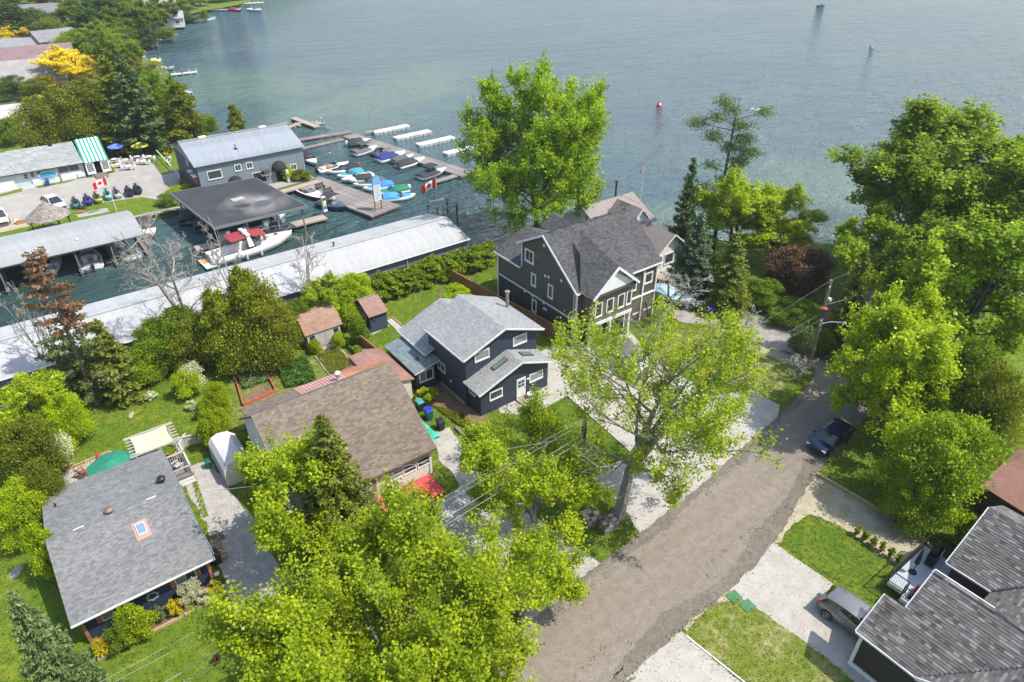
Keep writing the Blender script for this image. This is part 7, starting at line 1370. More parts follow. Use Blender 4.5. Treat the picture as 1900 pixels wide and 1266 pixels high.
S_CE = mound(108, 7, 1.9, 1.9, .24, 12000, LF_cedar, BARK_D, 34, name='cedar', pointed=.85, upax=.9, aspect=.5, up=.3)
S_HE = [mound(110 + i, 3.0, .75, .70, .16, 3600, LF_hedge, BARK, 13, name='cedar', pointed=.25, upax=1.1, aspect=.5, top=4, up=.35) for i in range(3)]
S_SP1 = conifer(120, 12, 3.0, LF_spruce, BARK_D, spray=.36, name='spruce', dens=1.25)
S_SP2 = conifer(121, 12, 2.6, LF_spruceD, BARK_D, spray=.40, name='spruce', thin=.15)
S_SP3 = conifer(122, 9, 3.0, LF_blue, BARK_D, spray=.30, whorl=.26, nb=11, droop=.12, dens=1.5, name='spruce')
S_SP4 = conifer(123, 8, 2.4, LF_spruce, BARK_D, spray=.30, whorl=.30, nb=10, droop=.3, dens=1.2, name='spruce')
S_BR1 = bare(130, 13, 4.5, BARK_G, name='bare'); S_BR2 = bare(131, 8, 2.6, BARK_G, n1=10, n2=7, n3=5, n4=3, name='bare')
PR = {'ma1': (S_MA1, 16, 8.2), 'ma2': (S_MA2, 13.5, 5.8), 'ma3': (S_MA3, 12.8, 5.0), 'mo1': (S_MO1, 8, 4.1), 'mo2': (S_MO2, 8, 3.4), 'sh1': (S_SH1, 2.6, 1.75), 'sh2': (S_SH2, 1.0, .9), 'ce': (S_CE, 7, 1.7), 'sp1': (S_SP1, 12, 3.0), 'sp2': (S_SP2, 12, 2.6), 'sp3': (S_SP3, 9, 2.9), 'sp4': (S_SP4, 8, 2.4), 'br1': (S_BR1, 12.5, 4.5), 'br2': (S_BR2, 7.8, 2.6), 'he': (S_HE[0], 3.0, .8)}
def dims(ms):
 v = np.empty(len(ms[1].vertices) * 3, np.float32); ms[1].vertices.foreach_get('co', v); v = v.reshape(-1, 3); z = float(np.quantile(v[:, 2], .995)); return z, float(np.quantile(np.hypot(v[:, 0] - v[:, 0].mean(), v[:, 1] - v[:, 1].mean()), .96))
for k_, v_ in list(PR.items()):
 if k_[:2] != 'br': PR[k_] = (v_[0],) + dims(v_[0])
def grow(kind, tx, ty, by, wpx, m, name, label, cat='tree', group=None, rz=None, sy=1.0):
 x, y, H = standing(tx, ty, by - (wpx * .40 * math.sin(PITCH + math.atan((by - 633) / FPX)) if kind[0] == 'm' else 0)); s, pH, pR = PR[kind]; ppm = PX(x, y, H * .55)[2]; r = wpx / ppm / 2 / pR
 a, b_ = ('trunk', 'crown') if cat == 'tree' else ('stem', 'foliage')
 o = thing(name, label, cat, (x, y, 0), rng.uniform(0, 6.28) if rz is None else rz, group, (r, r * sy, H / pH))
 if kind[:2] == 'br': link('branches', s, o); return o
 link(a, s[0], o); c = link(b_, s[1], o)
 if m: c.material_slots[0].link = 'OBJECT'; c.material_slots[0].material = m
 return o
def leaning(seed, bx, by, cx, cy, cz, H, Rd, name, label, **kw):
 """tree whose stem leans from its foot towards where its crown hangs"""
 q = P(bx, by, 0); c = P(cx, cy, cz); ln = ((c.x - q.x) / cz * 1.0, (c.y - q.y) / cz * 1.0); ms = broadleaf(seed, H, Rd, lean=ln, name=name, **kw)
 return plant_pair(name, ms, label, 'tree', q.x, q.y)
# --- the big trees, each grown for itself
x, y, H = standing(1003, 138, 440); ms = broadleaf(21, H, 9.8, .25, 120000, n1=36, n2=7, n3=6, fork=4, sigma=.36, mat_=LF_big, bark=BARK_D, name='maple', trunk=.15, low=.05, tr=.42, tall=.96, shape=.85); ds = dims(ms); plant_pair('maple_tree', ms, 'tall full green maple at the water behind the brown house', 'tree', x, y, 1.0, (8.9 / ds[1], 8.9 / ds[1], H / ds[0]))
leaning(2, 790, 1390, 758, 1140, 8.5, 11.0, 7.4, 'maple_tree', 'widest bright yellow green maple, spreading over the lawn and street edge at the bottom', nleaf=175000, leaf=.135, n1=20, n2=9, n3=7, fork=4, sigma=.27, mat_=LF_bright, bark=BARK, trunk=.16, low=.15, tr=.30)
leaning(3, 668, 1105, 520, 870, 7.5, 10.5, 3.9, 'maple_tree', 'bright maple with leaning trunk between the gravel drive and the brown roof', nleaf=42000, leaf=.145, n1=14, n2=7, n3=6, fork=3, sigma=.27, mat_=LF_bright, bark=BARK, trunk=.3, low=.25, open_=.12)
leaning(4, 1000, 1000, 958, 850, 6.4, 9.3, 4.4, 'maple_tree', 'thin bright maple over the gravel beside the navy house lawn', nleaf=34000, leaf=.14, n1=13, n2=6, n3=6, fork=3, sigma=.27, mat_=LF_bright, bark=BARK, trunk=.2, low=.12, open_=.22)
leaning(5, 965, 1160, 1020, 1020, 4.0, 5.6, 2.5, 'maple_tree', 'small bright maple over the gravel below the stacked pallets', nleaf=17000, leaf=.135, n1=9, n2=6, n3=5, fork=2, sigma=.25, mat_=LF_bright, bark=BARK, trunk=.25, low=.2)
leaning(6, 1146, 957, 1218, 728, 10.0, 13.8, 7.5, 'maple_tree', 'old open crowned maple with thick forked trunk beside the pallets of stone', nleaf=33000, leaf=.15, n1=22, n2=7, n3=6, fork=3, sigma=.28, mat_=LF_bright, bark=BARK, trunk=.26, low=.28, tr=.42, open_=.56, dead=.16, twig=.013)
x, y, H = standing(1712, 566, 800); ms = broadleaf(7, H, 4.9, .19, 62000, n1=22, n2=8, n3=6, fork=2, sigma=.27, mat_=LF_bright, bark=BARK_D, name='maple', trunk=.12, low=.04, shape=.8); ds = dims(ms); plant_pair('maple_tree', ms, 'dense bright green maple over the dark blue car', 'tree', x, y, 0, (5.0 / ds[1], 5.0 / ds[1], H / ds[0]))
# --- lone trees with a look of their own
x, y, H = standing(1372, 182, 470); g_ = np.random.default_rng(40); segs = [((0, 0, -.2), (-.3, 0, H * .45), .30, .20), ((-.3, 0, H * .45), (.1, .2, H * .8), .20, .11), ((.1, .2, H * .8), (.2, .1, H), .11, .03)]; cc = []
for (zf, dx, dy, n_) in ((.98, -1.2, 1, 700), (.92, 2.6, -1.8, 500), (.90, -2.4, .8, 650), (.93, -.4, .3, 600), (.86, -3.6, 2.5, 800), (.84, .6, -.4, 900), (.78, -1.8, 1.2, 1000), (.76, 1.2, -.8, 1300), (.70, .3, .2, 900), (.68, 1.9, -1.3, 1300), (.62, 1.0, -.7, 1200), (.60, -1.6, 1.1, 500), (.5, .1, 0, 900), (.46, -1.8, 1.3, 400), (.40, .1, 0, 300), (.44, .5, -.4, 500)):
 c_ = np.array([dx, dy, H * zf]); s0 = np.array([-.1, .1, H * (zf - .05)]); segs.append((s0, c_, .06, .03)); cc.append(c_ + g_.normal(size=(n_, 3)) * np.array([.62, .62, .30]))
plant_pair('pine_tree', (limbs('pine_trunk', segs, BARK_D), leaves(g_, 'pine_crown', np.concatenate(cc), .26, LF_pine, aspect=.35, up=.5)), 'tall thin pine on the shore with a white frame in its top', 'tree', x, y)
t = thing('osprey_frame', 'white tubular frame hung in the top of the tall shore pine', 'frame', (x, y, 0)); mb = MB(); a = Vector((1.9, -1.3, H * .88))
for s in (-.5, .5): mb.tube([a + Vector((s, 0, 1.0)), a + Vector((s * 1.4, .4, -1.3))], .05, 5); mb.tube([a + Vector((s, .6, 1.0)), a + Vector((s * 1.4, .9, -1.3))], .05, 5)
mb.tube([a + Vector((-.5, 0, 1)), a + Vector((.5, 0, 1)), a + Vector((.5, .6, 1)), a + Vector((-.5, .6, 1)), a + Vector((-.5, 0, 1))], .05, 5); mb.tube([a + Vector((-.6, .2, 0)), a + Vector((.6, .2, 0))], .05, 5); mb.build('frame', M_white, t)
x, y, H = standing(62, 462, 750); ms = conifer(50, H, 3.3, LF_dying, BARK, spray=.36, whorl=.6, nb=8, droop=.1, thin=.35, low=.12, dens=1.1, colfn=lambda f, g: (.0 if f > .5 else .95), name='spruce', power=.45); plant_pair('dying_spruce', ms, 'half dead spruce with rust red top before the white boathouse', 'tree', x, y)
x, y, H = standing(594, 766, 1050); ms = conifer(51, H, 3.3, LF_spruce, BARK_D, spray=.30, whorl=.34, nb=10, droop=.05, dens=1.4, name='spruce', power=.8); plant_pair('spruce_tree', ms, 'olive green spruce standing before the brown shingle roof', 'tree', x, y)
T = [  # kind, top x, top y, foot row, width, leaves, name, label, kind of thing
('ma1', 1775, 212, 600, 380, LF_right, 'maple_tree', 'huge maple filling the right bank, highest crown there', 'tree'), ('ma1', 1885, 228, 580, 330, LF_right, 'maple_tree', 'large maple at the right edge of the lake shore', 'tree'),
('ma2', 1650, 400, 620, 170, LF_right, 'maple_tree', 'maple leaning out over the water, left flank of the right bank trees', 'tree'), ('ma2', 1860, 400, 770, 280, LF_right, 'maple_tree', 'broad dark maple behind the bright maple at the right', 'tree'), ('ma2', 1765, 400, 690, 220, LF_mid, 'maple_tree', 'dark green maple between the small spruce and the bright maple', 'tree'),
('mo1', 1780, 780, 1000, 165, LF_right, 'ash_tree', 'soft grey green tree beside the deck with the barbecue', 'tree'), ('mo2', 1705, 880, 1000, 90, LF_right, 'ash_tree', 'small leafy tree between the bright maple and the timber edging', 'tree'), ('mo1', 1870, 690, 900, 120, LF_olive, 'hazel_tree', 'yellowish bushy tree at the right edge above the rust roofed shed', 'tree'),
('mo1', 1830, 640, 850, 130, LF_mid, 'hazel_tree', 'green bushy tree at the right edge, behind the yellowish one', 'tree'), ('sh1', 1810, 960, 1010, 60, LF_bright, 'shrub', 'lime green shrub right behind the barbecue deck', 'shrub'),
('sp2', 1287, 302, 485, 58, None, 'spruce_tree', 'slim dark spruce left of the airy yellow green tree', 'tree'), ('sp3', 1302, 402, 540, 84, None, 'blue_spruce', 'silvery blue spruce beside the white lakeside cottage', 'tree'), ('sp4', 1370, 438, 575, 85, None, 'spruce_tree', 'green spruce right of the blue spruce', 'tree'), ('sp4', 1606, 470, 655, 72, None, 'spruce_tree', 'narrow spruce on the shaded lawn right of the utility pole', 'tree'),
('ma3', 1385, 328, 520, 165, LF_ygreen, 'locust_tree', 'airy yellow green locust beside the blue spruce', 'tree'), ('ma3', 1458, 345, 505, 150, LF_ygreen, 'locust_tree', 'thin yellow green locust leaning towards the lake', 'tree'), ('mo1', 1493, 462, 575, 112, LF_purple, 'plum_tree', 'dark red brown plum tree on the lawn by the lake', 'tree'),
('mo1', 1480, 430, 480, 70, LF_olive, 'shrub', 'rounded olive shrub with pale bloom at the shore behind the plum tree', 'shrub'), ('mo2', 1430, 520, 582, 62, LF_mid, 'cherry_tree', 'fresh green bushy tree between spruce and plum tree', 'tree'), ('mo1', 1492, 560, 618, 76, LF_mid, 'shrub', 'dense green shrub against the grey drive, left of the utility pole', 'shrub'),
('sh1', 1352, 525, 570, 45, LF_bright, 'shrub', 'small bright shrub at the head of the grey drive', 'shrub'), ('sh1', 1375, 545, 580, 40, LF_ygreen, 'shrub', 'lime shrub beside the grey drive under the spruce', 'shrub'), ('mo1', 1450, 572, 612, 46, LF_mid, 'shrub', 'leafy shrub at the middle of the grey drive', 'shrub'),
('sh1', 1492, 605, 662, 50, LF_pine, 'lilac', 'grey leaved lilac at the foot of the street lamp pole', 'shrub'), ('sh1', 1530, 610, 660, 40, LF_mid, 'lilac', 'green shrub behind the street lamp pole', 'shrub'), ('sh1', 1090, 380, 432, 60, LF_bright, 'shrub', 'bright shrub in the lake light behind the brown house ridge', 'shrub'), ('mo2', 1345, 470, 560, 60, LF_mid, 'yew_tree', 'green tree between the two spruces by the drive', 'tree'),
('br2', 1255, 490, 590, 150, None, 'bare_tree', 'leafless grey tree before the tarpaulin covered boat', 'tree'), ('br2', 1385, 570, 640, 90, None, 'bare_tree', 'leafless branches over the grey drive left of the lamp pole', 'tree'), ('br1', 272, 372, 665, 230, None, 'bare_tree', 'big leafless tree before the boathouse slips', 'tree'),
('br2', 400, 395, 640, 110, None, 'bare_tree', 'leafless tree before the stern of the white cruiser', 'tree'), ('br2', 552, 432, 590, 110, None, 'bare_tree', 'small leafless tree against the white boathouse roof', 'tree'), ('br2', 20, 520, 720, 80, None, 'bare_tree', 'bare tree at the left edge beside the dying spruce', 'tree'), ('br2', 52, 540, 740, 60, None, 'bare_tree', 'thin bare tree between the left edge and the dying spruce', 'tree'), ('br2', 1485, 650, 700, 80, None, 'bare_shrub', 'tangle of bare branches at the lamp pole foot', 'shrub'),
('mo2', 442, 506, 705, 112, LF_cedar, 'cedar_tree', 'tallest olive cedar before the white boathouse roof', 'tree'), ('mo2', 488, 556, 700, 84, LF_cedar, 'cedar_tree', 'olive cedar on the shed side of the tallest cedar', 'tree'), ('mo2', 392, 545, 712, 96, LF_cedar, 'cedar_tree', 'olive cedar between the tallest cedar and the big leafless tree', 'tree'), ('mo1', 350, 590, 705, 84, LF_olive, 'cedar_tree', 'lower olive cedar under the big leafless tree', 'tree'), ('mo1', 320, 575, 700, 100, LF_mid, 'tree', 'green tree under the big leafless tree', 'tree'), ('mo1', 280, 600, 715, 90, LF_mid, 'tree', 'dark green tree left of the one under the leafless tree', 'tree'), ('mo1', 248, 660, 730, 80, LF_ygreen, 'shrub', 'yellow green rounded shrub on the back lawn edge', 'shrub'),
('mo2', 140, 650, 745, 90, LF_spruce, 'spruce_tree', 'low green tree around the foot of the dying spruce', 'tree'), ('sp4', 178, 600, 738, 95, None, 'spruce_tree', 'green spruce just right of the dying spruce', 'tree'), ('mo1', 208, 672, 735, 60, LF_mid, 'shrub', 'green shrub right of the dying spruce foot', 'shrub'),
('ma3', 45, 700, 870, 150, LF_bright, 'maple_tree', 'bright yellow green maple at the left edge beside the back lawn', 'tree'), ('mo1', 100, 735, 850, 80, LF_ygreen, 'maple_tree', 'yellow green young maple leaning over the back lawn', 'tree'), ('mo1', 20, 790, 940, 120, LF_olive, 'tree', 'olive tree at the left edge behind the patio', 'tree'), ('mo2', 62, 860, 990, 80, LF_olive, 'tree', 'olive bushy tree against the corner of the bungalow roof', 'tree'), ('mo1', 20, 900, 1030, 90, LF_bright, 'shrub', 'bright shrub at the left edge below the olive trees', 'shrub'), ('sh1', 62, 975, 1070, 60, LF_bright, 'shrub', 'leafy shrub against the left wall of the bungalow', 'shrub'), ('sh1', 40, 940, 1010, 60, LF_mid, 'shrub', 'dark shrub behind the leafy one by the bungalow wall', 'shrub'),
('sh1', 88, 812, 875, 60, LF_white, 'lilac', 'lilac with cream blossom beside the patio', 'shrub'), ('sh1', 300, 592, 640, 50, LF_mid, 'shrub', 'shrub before the white boathouse wall at its left part', 'shrub'), ('sh1', 345, 678, 722, 50, LF_white, 'shrub', 'cream flowering shrub at the back lawn corner', 'shrub'), ('mo1', 398, 712, 775, 48, LF_bright, 'shrub', 'bright rounded shrub in the row right of the back lawn', 'shrub'), ('sh1', 405, 762, 805, 42, LF_bright, 'shrub', 'second bright shrub of the row, nearer the shelter', 'shrub'), ('sh1', 381, 765, 828, 50, LF_bright, 'shrub', 'bright shrub at the fence gate by the pergola', 'shrub'), ('sh1', 340, 690, 735, 50, LF_ygreen, 'shrub', 'yellow green shrub beside the cream flowering one', 'shrub'), ('sh1', 380, 738, 775, 36, LF_bright, 'shrub', 'low bright shrub between the lawn and the vegetable plot', 'shrub'),
('mo2', 545, 560, 640, 60, LF_mid, 'tree', 'leafy tree left behind the beige shed', 'tree'), ('ma3', 600, 512, 612, 90, LF_bright, 'maple_tree', 'bright young maple behind the beige shed', 'tree'), ('mo2', 655, 512, 600, 80, LF_bright, 'maple_tree', 'bright young maple between the two sheds and the boathouse', 'tree'), ('mo1', 500, 590, 660, 70, LF_mid, 'shrub', 'green shrub at the left side of the beige shed', 'shrub'), ('sh1', 645, 565, 610, 55, LF_bright, 'shrub', 'bright bush between the beige shed and the navy shed', 'shrub'), ('sh1', 660, 590, 640, 40, LF_mid, 'shrub', 'bush at the end of the cedar fence by the ladders', 'shrub'), ('sh1', 580, 632, 656, 26, LF_bright, 'shrub', 'small bush at the left window of the beige shed', 'shrub'), ('sh1', 624, 618, 645, 28, LF_ygreen, 'shrub', 'small bush at the right window of the beige shed', 'shrub'),
('sh1', 852, 533, 560, 55, LF_ygreen, 'shrub', 'low yellow green shrubs by the cedar fence corner', 'shrub'), ('sh2', 788, 722, 745, 40, LF_bright, 'shrub', 'small green shrub behind the blue bin', 'shrub'), ('sh2', 994, 778, 800, 28, LF_mid, 'shrub', 'little round shrub on the navy house lawn', 'shrub'), ('sp3', 26, 1112, 1330, 112, LF_pine, 'pine_tree', 'grey green pine cut by the bottom left corner', 'tree'), ('sp3', 112, 1215, 1330, 110, LF_spruceD, 'pine_tree', 'dark young pine at the bottom edge right of the corner pine', 'tree'),
('sh1', 240, 1128, 1182, 62, LF_bright, 'shrub', 'big round shrub in the bed before the navy front', 'shrub'), ('sh1', 213, 1160, 1206, 46, LF_mid, 'shrub', 'dark green shrub at the left end of the front bed', 'shrub'), ('sh1', 346, 1084, 1118, 40, LF_white, 'shrub', 'variegated cream shrub under the right window', 'shrub'), ('sh2', 380, 1096, 1118, 32, LF_white, 'shrub', 'small pale shrub beside the golden one at the bed end', 'shrub'), ('sh2', 397, 1082, 1108, 30, LF_gold, 'shrub', 'golden shrub at the right end of the front bed', 'shrub'), ('sh2', 318, 1116, 1142, 28, LF_gold, 'shrub', 'golden shrub in the middle of the front bed', 'shrub'), ('sh2', 185, 1185, 1212, 34, LF_gold, 'shrub', 'golden shrub at the left end of the front bed', 'shrub'), ('sh2', 290, 1128, 1150, 26, LF_pine, 'shrub', 'grey grassy clump between the bed shrubs', 'shrub'), ('sh2', 399, 1216, 1230, 16, LF_purple, 'shrub', 'tiny dark red bush alone on the front lawn', 'shrub'),
('sh2', 277, 728, 742, 22, LF_white, 'shrub', 'small pale plant on the back lawn, left one', 'shrub'), ('sh2', 353, 745, 760, 22, LF_white, 'shrub', 'small pale plant on the back lawn, right one', 'shrub'),
('mo1', 375, 214, 258, 48, LF_mid, 'willow', 'pale green bushy tree at the shore behind the marina roof', 'tree'), ('ce', 430, 194, 250, 32, LF_cedar, 'cedar_tree', 'pointed cedar standing alone behind the marina roof', 'tree'), ('sh1', 532, 308, 335, 24, LF_ygreen, 'shrub', 'variegated shrub at the marina wall beside the right awning', 'shrub'), ('sh1', 560, 315, 333, 36, LF_olive, 'shrub', 'low reddish green shrub at the marina building corner', 'shrub'), ('sh1', 330, 345, 362, 50, LF_bright, 'shrub', 'plants along the lot edge before the flat black roof', 'shrub'), ('sh1', 308, 362, 380, 40, LF_mid, 'shrub', 'green plants at the corner of the marina lawn', 'shrub'),
# the wood behind the restaurant
('ce', 325, 155, 268, 62, LF_cedar, 'cedar_tree', 'dark cedar at the shore end of the wood behind the patio', 'tree'), ('mo2', 298, 168, 275, 80, LF_mid, 'tree', 'green tree overhanging the patio fence', 'tree'), ('ma2', 262, 140, 268, 92, LF_mid, 'tree', 'grey green willowy tree behind the blue parasols', 'tree'), ('sp2', 222, 108, 282, 96, LF_spruceD, 'pine_tree', 'dark pine with pale tips behind the striped tent', 'tree'), ('sp1', 190, 110, 276, 90, LF_olive, 'pine_tree', 'olive pine left of the dark pine with pale tips', 'tree'), ('mo2', 150, 150, 292, 92, LF_cedar, 'cedar_tree', 'tall cedar behind the grey restaurant roof, near the tent', 'tree'), ('mo2', 104, 168, 296, 92, LF_cedar, 'cedar_tree', 'cedar behind the middle of the restaurant roof', 'tree'), ('mo2', 60, 182, 305, 84, LF_cedar, 'cedar_tree', 'cedar at the left end of the wood above the pale road', 'tree'), ('ma3', 205, 60, 180, 88, LF_mid, 'tree', 'green tree above the olive pine in the wood', 'tree'), ('ma3', 238, 105, 205, 66, LF_olive, 'tree', 'olive tree over the small docks at the shore', 'tree'), ('mo2', 275, 132, 232, 62, LF_mid, 'tree', 'shore tree before the long white dock', 'tree'), ('ma3', 308, 142, 238, 48, LF_mid, 'tree', 'leaning shore tree beside the square swim dock', 'tree'), ('br2', 266, 150, 215, 40, None, 'birch_tree', 'white stemmed dead birch in the shore wood', 'tree'), ('sh1', 8, 222, 268, 60, LF_mid, 'shrub', 'bush below the pale roofed house at the left edge', 'shrub'), ('mo1', 15, 140, 188, 80, LF_dark, 'tree', 'dark bushes under the long grey roof at the left edge', 'tree'), ('mo1', 60, 148, 190, 60, LF_olive, 'tree', 'olive bushes under the golden tree', 'tree'),
('ma3', 105, 92, 182, 125, LF_yellow, 'golden_locust', 'large golden yellow tree beside the mauve roof', 'tree'), ('ma3', 12, 48, 100, 58, LF_yellow, 'golden_locust', 'golden yellow tree at the left edge above the mauve roof', 'tree'), ('mo1', 70, 178, 215, 34, LF_yellow, 'golden_locust', 'small golden tree among the dark cedars', 'tree'), ('ma3', 165, 40, 128, 88, LF_right, 'maple_tree', 'fresh green round maple right of the golden tree', 'tree'), ('mo1', 132, 58, 120, 70, LF_right, 'maple_tree', 'bright green tree touching the golden tree', 'tree'), ('sp2', 262, 34, 86, 40, None, 'spruce_tree', 'dark spruce above the white far dock', 'tree'), ('mo1', 300, 52, 76, 44, LF_olive, 'shrub', 'low bushes on the far shore tip beside the dock', 'shrub'), ('mo2', 378, 18, 38, 16, LF_mid, 'tree', 'lone small tree at the tip of the far point', 'tree'), ('mo1', 330, 20, 42, 46, LF_dark, 'tree', 'dark rounded trees beside the small grey far bungalow', 'tree'), ('mo1', 355, 30, 40, 30, LF_mid, 'tree', 'bushes on the far point between bungalow and tip', 'tree')]
for e in T: grow(*e)
# trees of the far wood that cannot be told from one another
for i, (tx, ty, by, w_, k_, m_) in enumerate(((0, 0, 95, 90, 'ma2', LF_dark), (25, 10, 90, 84, 'sp2', None), (55, 18, 92, 80, 'mo1', LF_dark), (85, 34, 95, 60, 'mo1', LF_olive), (110, 15, 88, 80, 'ma2', LF_mid), (150, -12, 84, 104, 'ma1', LF_mid), (190, -5, 88, 100, 'ma2', LF_dark), (215, 8, 92, 90, 'ma1', LF_mid), (245, 0, 80, 80, 'ma2', LF_mid), (235, 25, 90, 60, 'mo1', LF_dark), (275, 10, 66, 60, 'ma3', LF_mid), (290, -5, 58, 60, 'ma3', LF_olive), (315, -12, 36, 60, 'ma2', LF_mid), (345, -16, 22, 60, 'ma3', LF_mid), (130, -20, 50, 90, 'ma2', LF_mid), (60, -14, 45, 90, 'ma2', LF_mid), (20, -30, 40, 90, 'ma2', LF_mid), (365, -20, 14, 40, 'ma3', LF_mid), (400, -14, 6, 40, 'mo1', LF_mid), (180, -40, 40, 90, 'ma1', LF_mid), (240, -40, 30, 90, 'ma2', LF_dark), (95, -45, 20, 90, 'ma2', LF_mid), (300, -45, 10, 80, 'ma2', LF_mid), (430, -16, 2, 40, 'mo1', LF_mid), (220, 45, 95, 60, 'mo1', LF_mid), (195, 60, 110, 66, 'mo1', LF_dark), (40, 110, 150, 40, 'mo1', LF_dark))):
 grow(k_, tx, ty, by, w_, m_, 'far_tree', 'green tree in the wood along the far left shore', 'tree', 'trees of the far left shore')
# cedar hedge along the canal, ferns of cedar side by side
for i in range(24):
 x = 26.8 + i * .70; k = i % 3; s = rng.uniform(.92, 1.12); o = thing('cedar', 'clipped cedar in the long hedge between the lawns and the white boathouse', 'hedge cedar', (x, 62.2 + rng.uniform(-.12, .12), 0), rng.uniform(0, 6), 'cedars of the hedge along the white boathouse', (s * 1.35, s * 1.35, s * rng.uniform(1.15, 1.3))); link('stem', S_HE[k][0], o); link('foliage', S_HE[k][1], o)
for i, (px, py) in enumerate(((1588, 993), (1603, 1003), (1618, 1014), (1634, 1024), (1650, 1035), (1665, 1047))):
 q = P(px, py); o = thing('young_cedar', 'young pointed cedar in the row of six between sandy strip and lawn', 'cedar', (q.x, q.y, 0), i, 'row of young cedars beside the sandy strip', (.42, .42, .36)); link('stem', S_HE[i % 3][0], o); link('foliage', S_HE[i % 3][1], o)
# vegetable beds
def bed_plants(name, label, pts, n, leaf, m, hgt, rows=None):
 g = np.random.default_rng(len(label)); c0 = Vector((sum(p[0] for p in pts) / 4, sum(p[1] for p in pts) / 4, 0)); A = [np.array([p[0] - c0.x, p[1] - c0.y]) for p in pts]; u = g.uniform(0, 1, n); v = g.uniform(0, 1, n)
 if rows: v = (np.floor(v * rows) + .5) / rows + g.normal(size=n) * .02
 xy = (A[0] * ((1 - u) * (1 - v))[:, None] + A[1] * (u * (1 - v))[:, None] + A[2] * (u * v)[:, None] + A[3] * ((1 - u) * v)[:, None]); cl = .5 + .5 * np.sin(xy[:, 0] * 4.1) * np.sin(xy[:, 1] * 3.7)
 z = .05 + hgt * (.25 + .75 * cl) * g.uniform(.2, 1, n); co = np.concatenate([xy, z[:, None]], 1); me = leaves(g, name, co, leaf, m, aspect=.6, up=.45, tint=np.clip(.2 + z / hgt * .6 + g.uniform(-.2, .2, n), 0, 1)); o = link(name, me, None, c0); props(o, label, 'plants', None, 'stuff')
bed_plants('garlic_plants', 'rows of upright garlic leaves in the raised bed', pp([(440, 702), (488, 686), (500, 708), (455, 724)]), 4200, .22, LF_pine, .6, 8)
bed_plants('potato_plants', 'bushy green potato plants in the round plot', pp([(514, 676), (568, 664), (590, 712), (530, 722)]), 6500, .16, LF_veg, .75)
bed_plants('herb_plants', 'mixed herbs and flowers in the square plot', pp([(588, 662), (625, 645), (655, 678), (612, 698)]), 3600, .12, LF_olive, .4)
bed_plants('bean_plants', 'leafy plants in the plot along the cedar fence', pp([(640, 640), (668, 628), (692, 662), (668, 672)]), 4200, .18, LF_mid, .9)
bed_plants('weeds', 'weeds along the dirt strip beside the bins', pp([(800, 752), (850, 790), (880, 800), (860, 770)]), 2600, .12, LF_olive, .3)
bed_plants('hosta_plants', 'leafy plants at the restaurant steps', pp([(192, 318), (212, 314), (214, 320), (194, 323)]), 700, .3, LF_bright, .6)
bed_plants('weeds', 'weed line in the gravel of the first drive', pp([(352, 878), (360, 876), (388, 958), (376, 962)]), 700, .12, LF_mid, .08)
bed_plants('weeds', 'weeds on the verge right of the cottage gravel', pp([(1020, 1080), (1040, 1060), (1048, 1075), (1030, 1100)]), 500, .12, LF_olive, .1)
# grass blades over the near lawns
g_ = np.random.default_rng(9); n = 150000; xy = np.stack([g_.uniform(-12, 62, n), g_.uniform(3, 63, n)], 1); keep = np.ones(n, bool)
def inside(poly, xy):
 r = np.zeros(len(xy), bool); n = len(poly)
 for i in range(n):
  (x0, y0), (x1, y1) = poly[i][:2], poly[(i + 1) % n][:2]
  if y0 == y1: continue
  c = ((y0 > xy[:, 1]) != (y1 > xy[:, 1])) & (xy[:, 0] < (x1 - x0) * (xy[:, 1] - y0) / (y1 - y0) + x0); r ^= c
 return r
for o in list(C.objects):
 if o.name.split('.')[0] in ('road', 'driveway', 'dirt_verge', 'path', 'courtyard', 'garden_soil') and o.type == 'MESH':
  pv = [tuple(v.co)[:2] for v in o.data.vertices]; keep &= ~inside(pv, xy)
xy = xy[keep]; co = np.concatenate([xy, np.full((len(xy), 1), .045)], 1); tv = np.clip(.5 + .35 * np.sin(xy[:, 0] * .7 + np.sin(xy[:, 1] * .5) * 2) * np.sin(xy[:, 1] * .9 + 1) + g_.uniform(-.35, .35, len(xy)), 0, 1)
props(link('grass', leaves(g_, 'grass', co, .13, leafmat('grass blades', (.07, .115, .006), (.19, .215, .02), .3), aspect=.4, up=.25, axis=np.tile([[0, 0, 1.0]], (len(co), 1)), tint=tv)), 'short sunlit grass growing over the lawns', 'grass', None, 'stuff')
# loose stones and litter on the drives, tufts along their ragged edges
pts = []; ed = []
for o in list(C.objects):
 nm_ = o.name.split('.')[0]
 if nm_ in ('driveway', 'dirt_verge', 'road', 'lawn') and o.type == 'MESH':
  pv = np.array([tuple(v.co)[:2] for v in o.data.vertices]); lo_, hi_ = pv.min(0), pv.max(0)
  if hi_[1] > 75: continue
  lo_ = np.maximum(lo_, [-12, 3]); hi_ = np.minimum(hi_, [64, 60]); A_ = float(np.prod(hi_ - lo_)); m_ = int(A_ * (26 if nm_ != 'lawn' else 0)); q = np.stack([g_.uniform(lo_[0], hi_[0], m_), g_.uniform(lo_[1], hi_[1], m_)], 1); pts.append(q[inside([tuple(p) for p in pv], q)])
  nx = np.roll(pv, -1, 0); L_ = np.linalg.norm(nx - pv, axis=1)
  for a_, b_, l_ in zip(pv, nx, L_):
   k = int(l_ * 9) + 1; t_ = g_.uniform(0, 1, (k, 1)); ed.append(a_ + (b_ - a_) * t_ + g_.normal(size=(k, 2)) * .13)
q = np.concatenate(pts); co = np.concatenate([q, np.full((len(q), 1), .032)], 1)
props(link('gravel', leaves(g_, 'gravel', co, .062, mat('loose stone', (.30, .28, .25), (.12, .105, .09), .9, 9, tint=.6), aspect=.8, up=.97, var=.6)), 'loose stones and litter on drives and street', 'gravel', None, 'stuff')
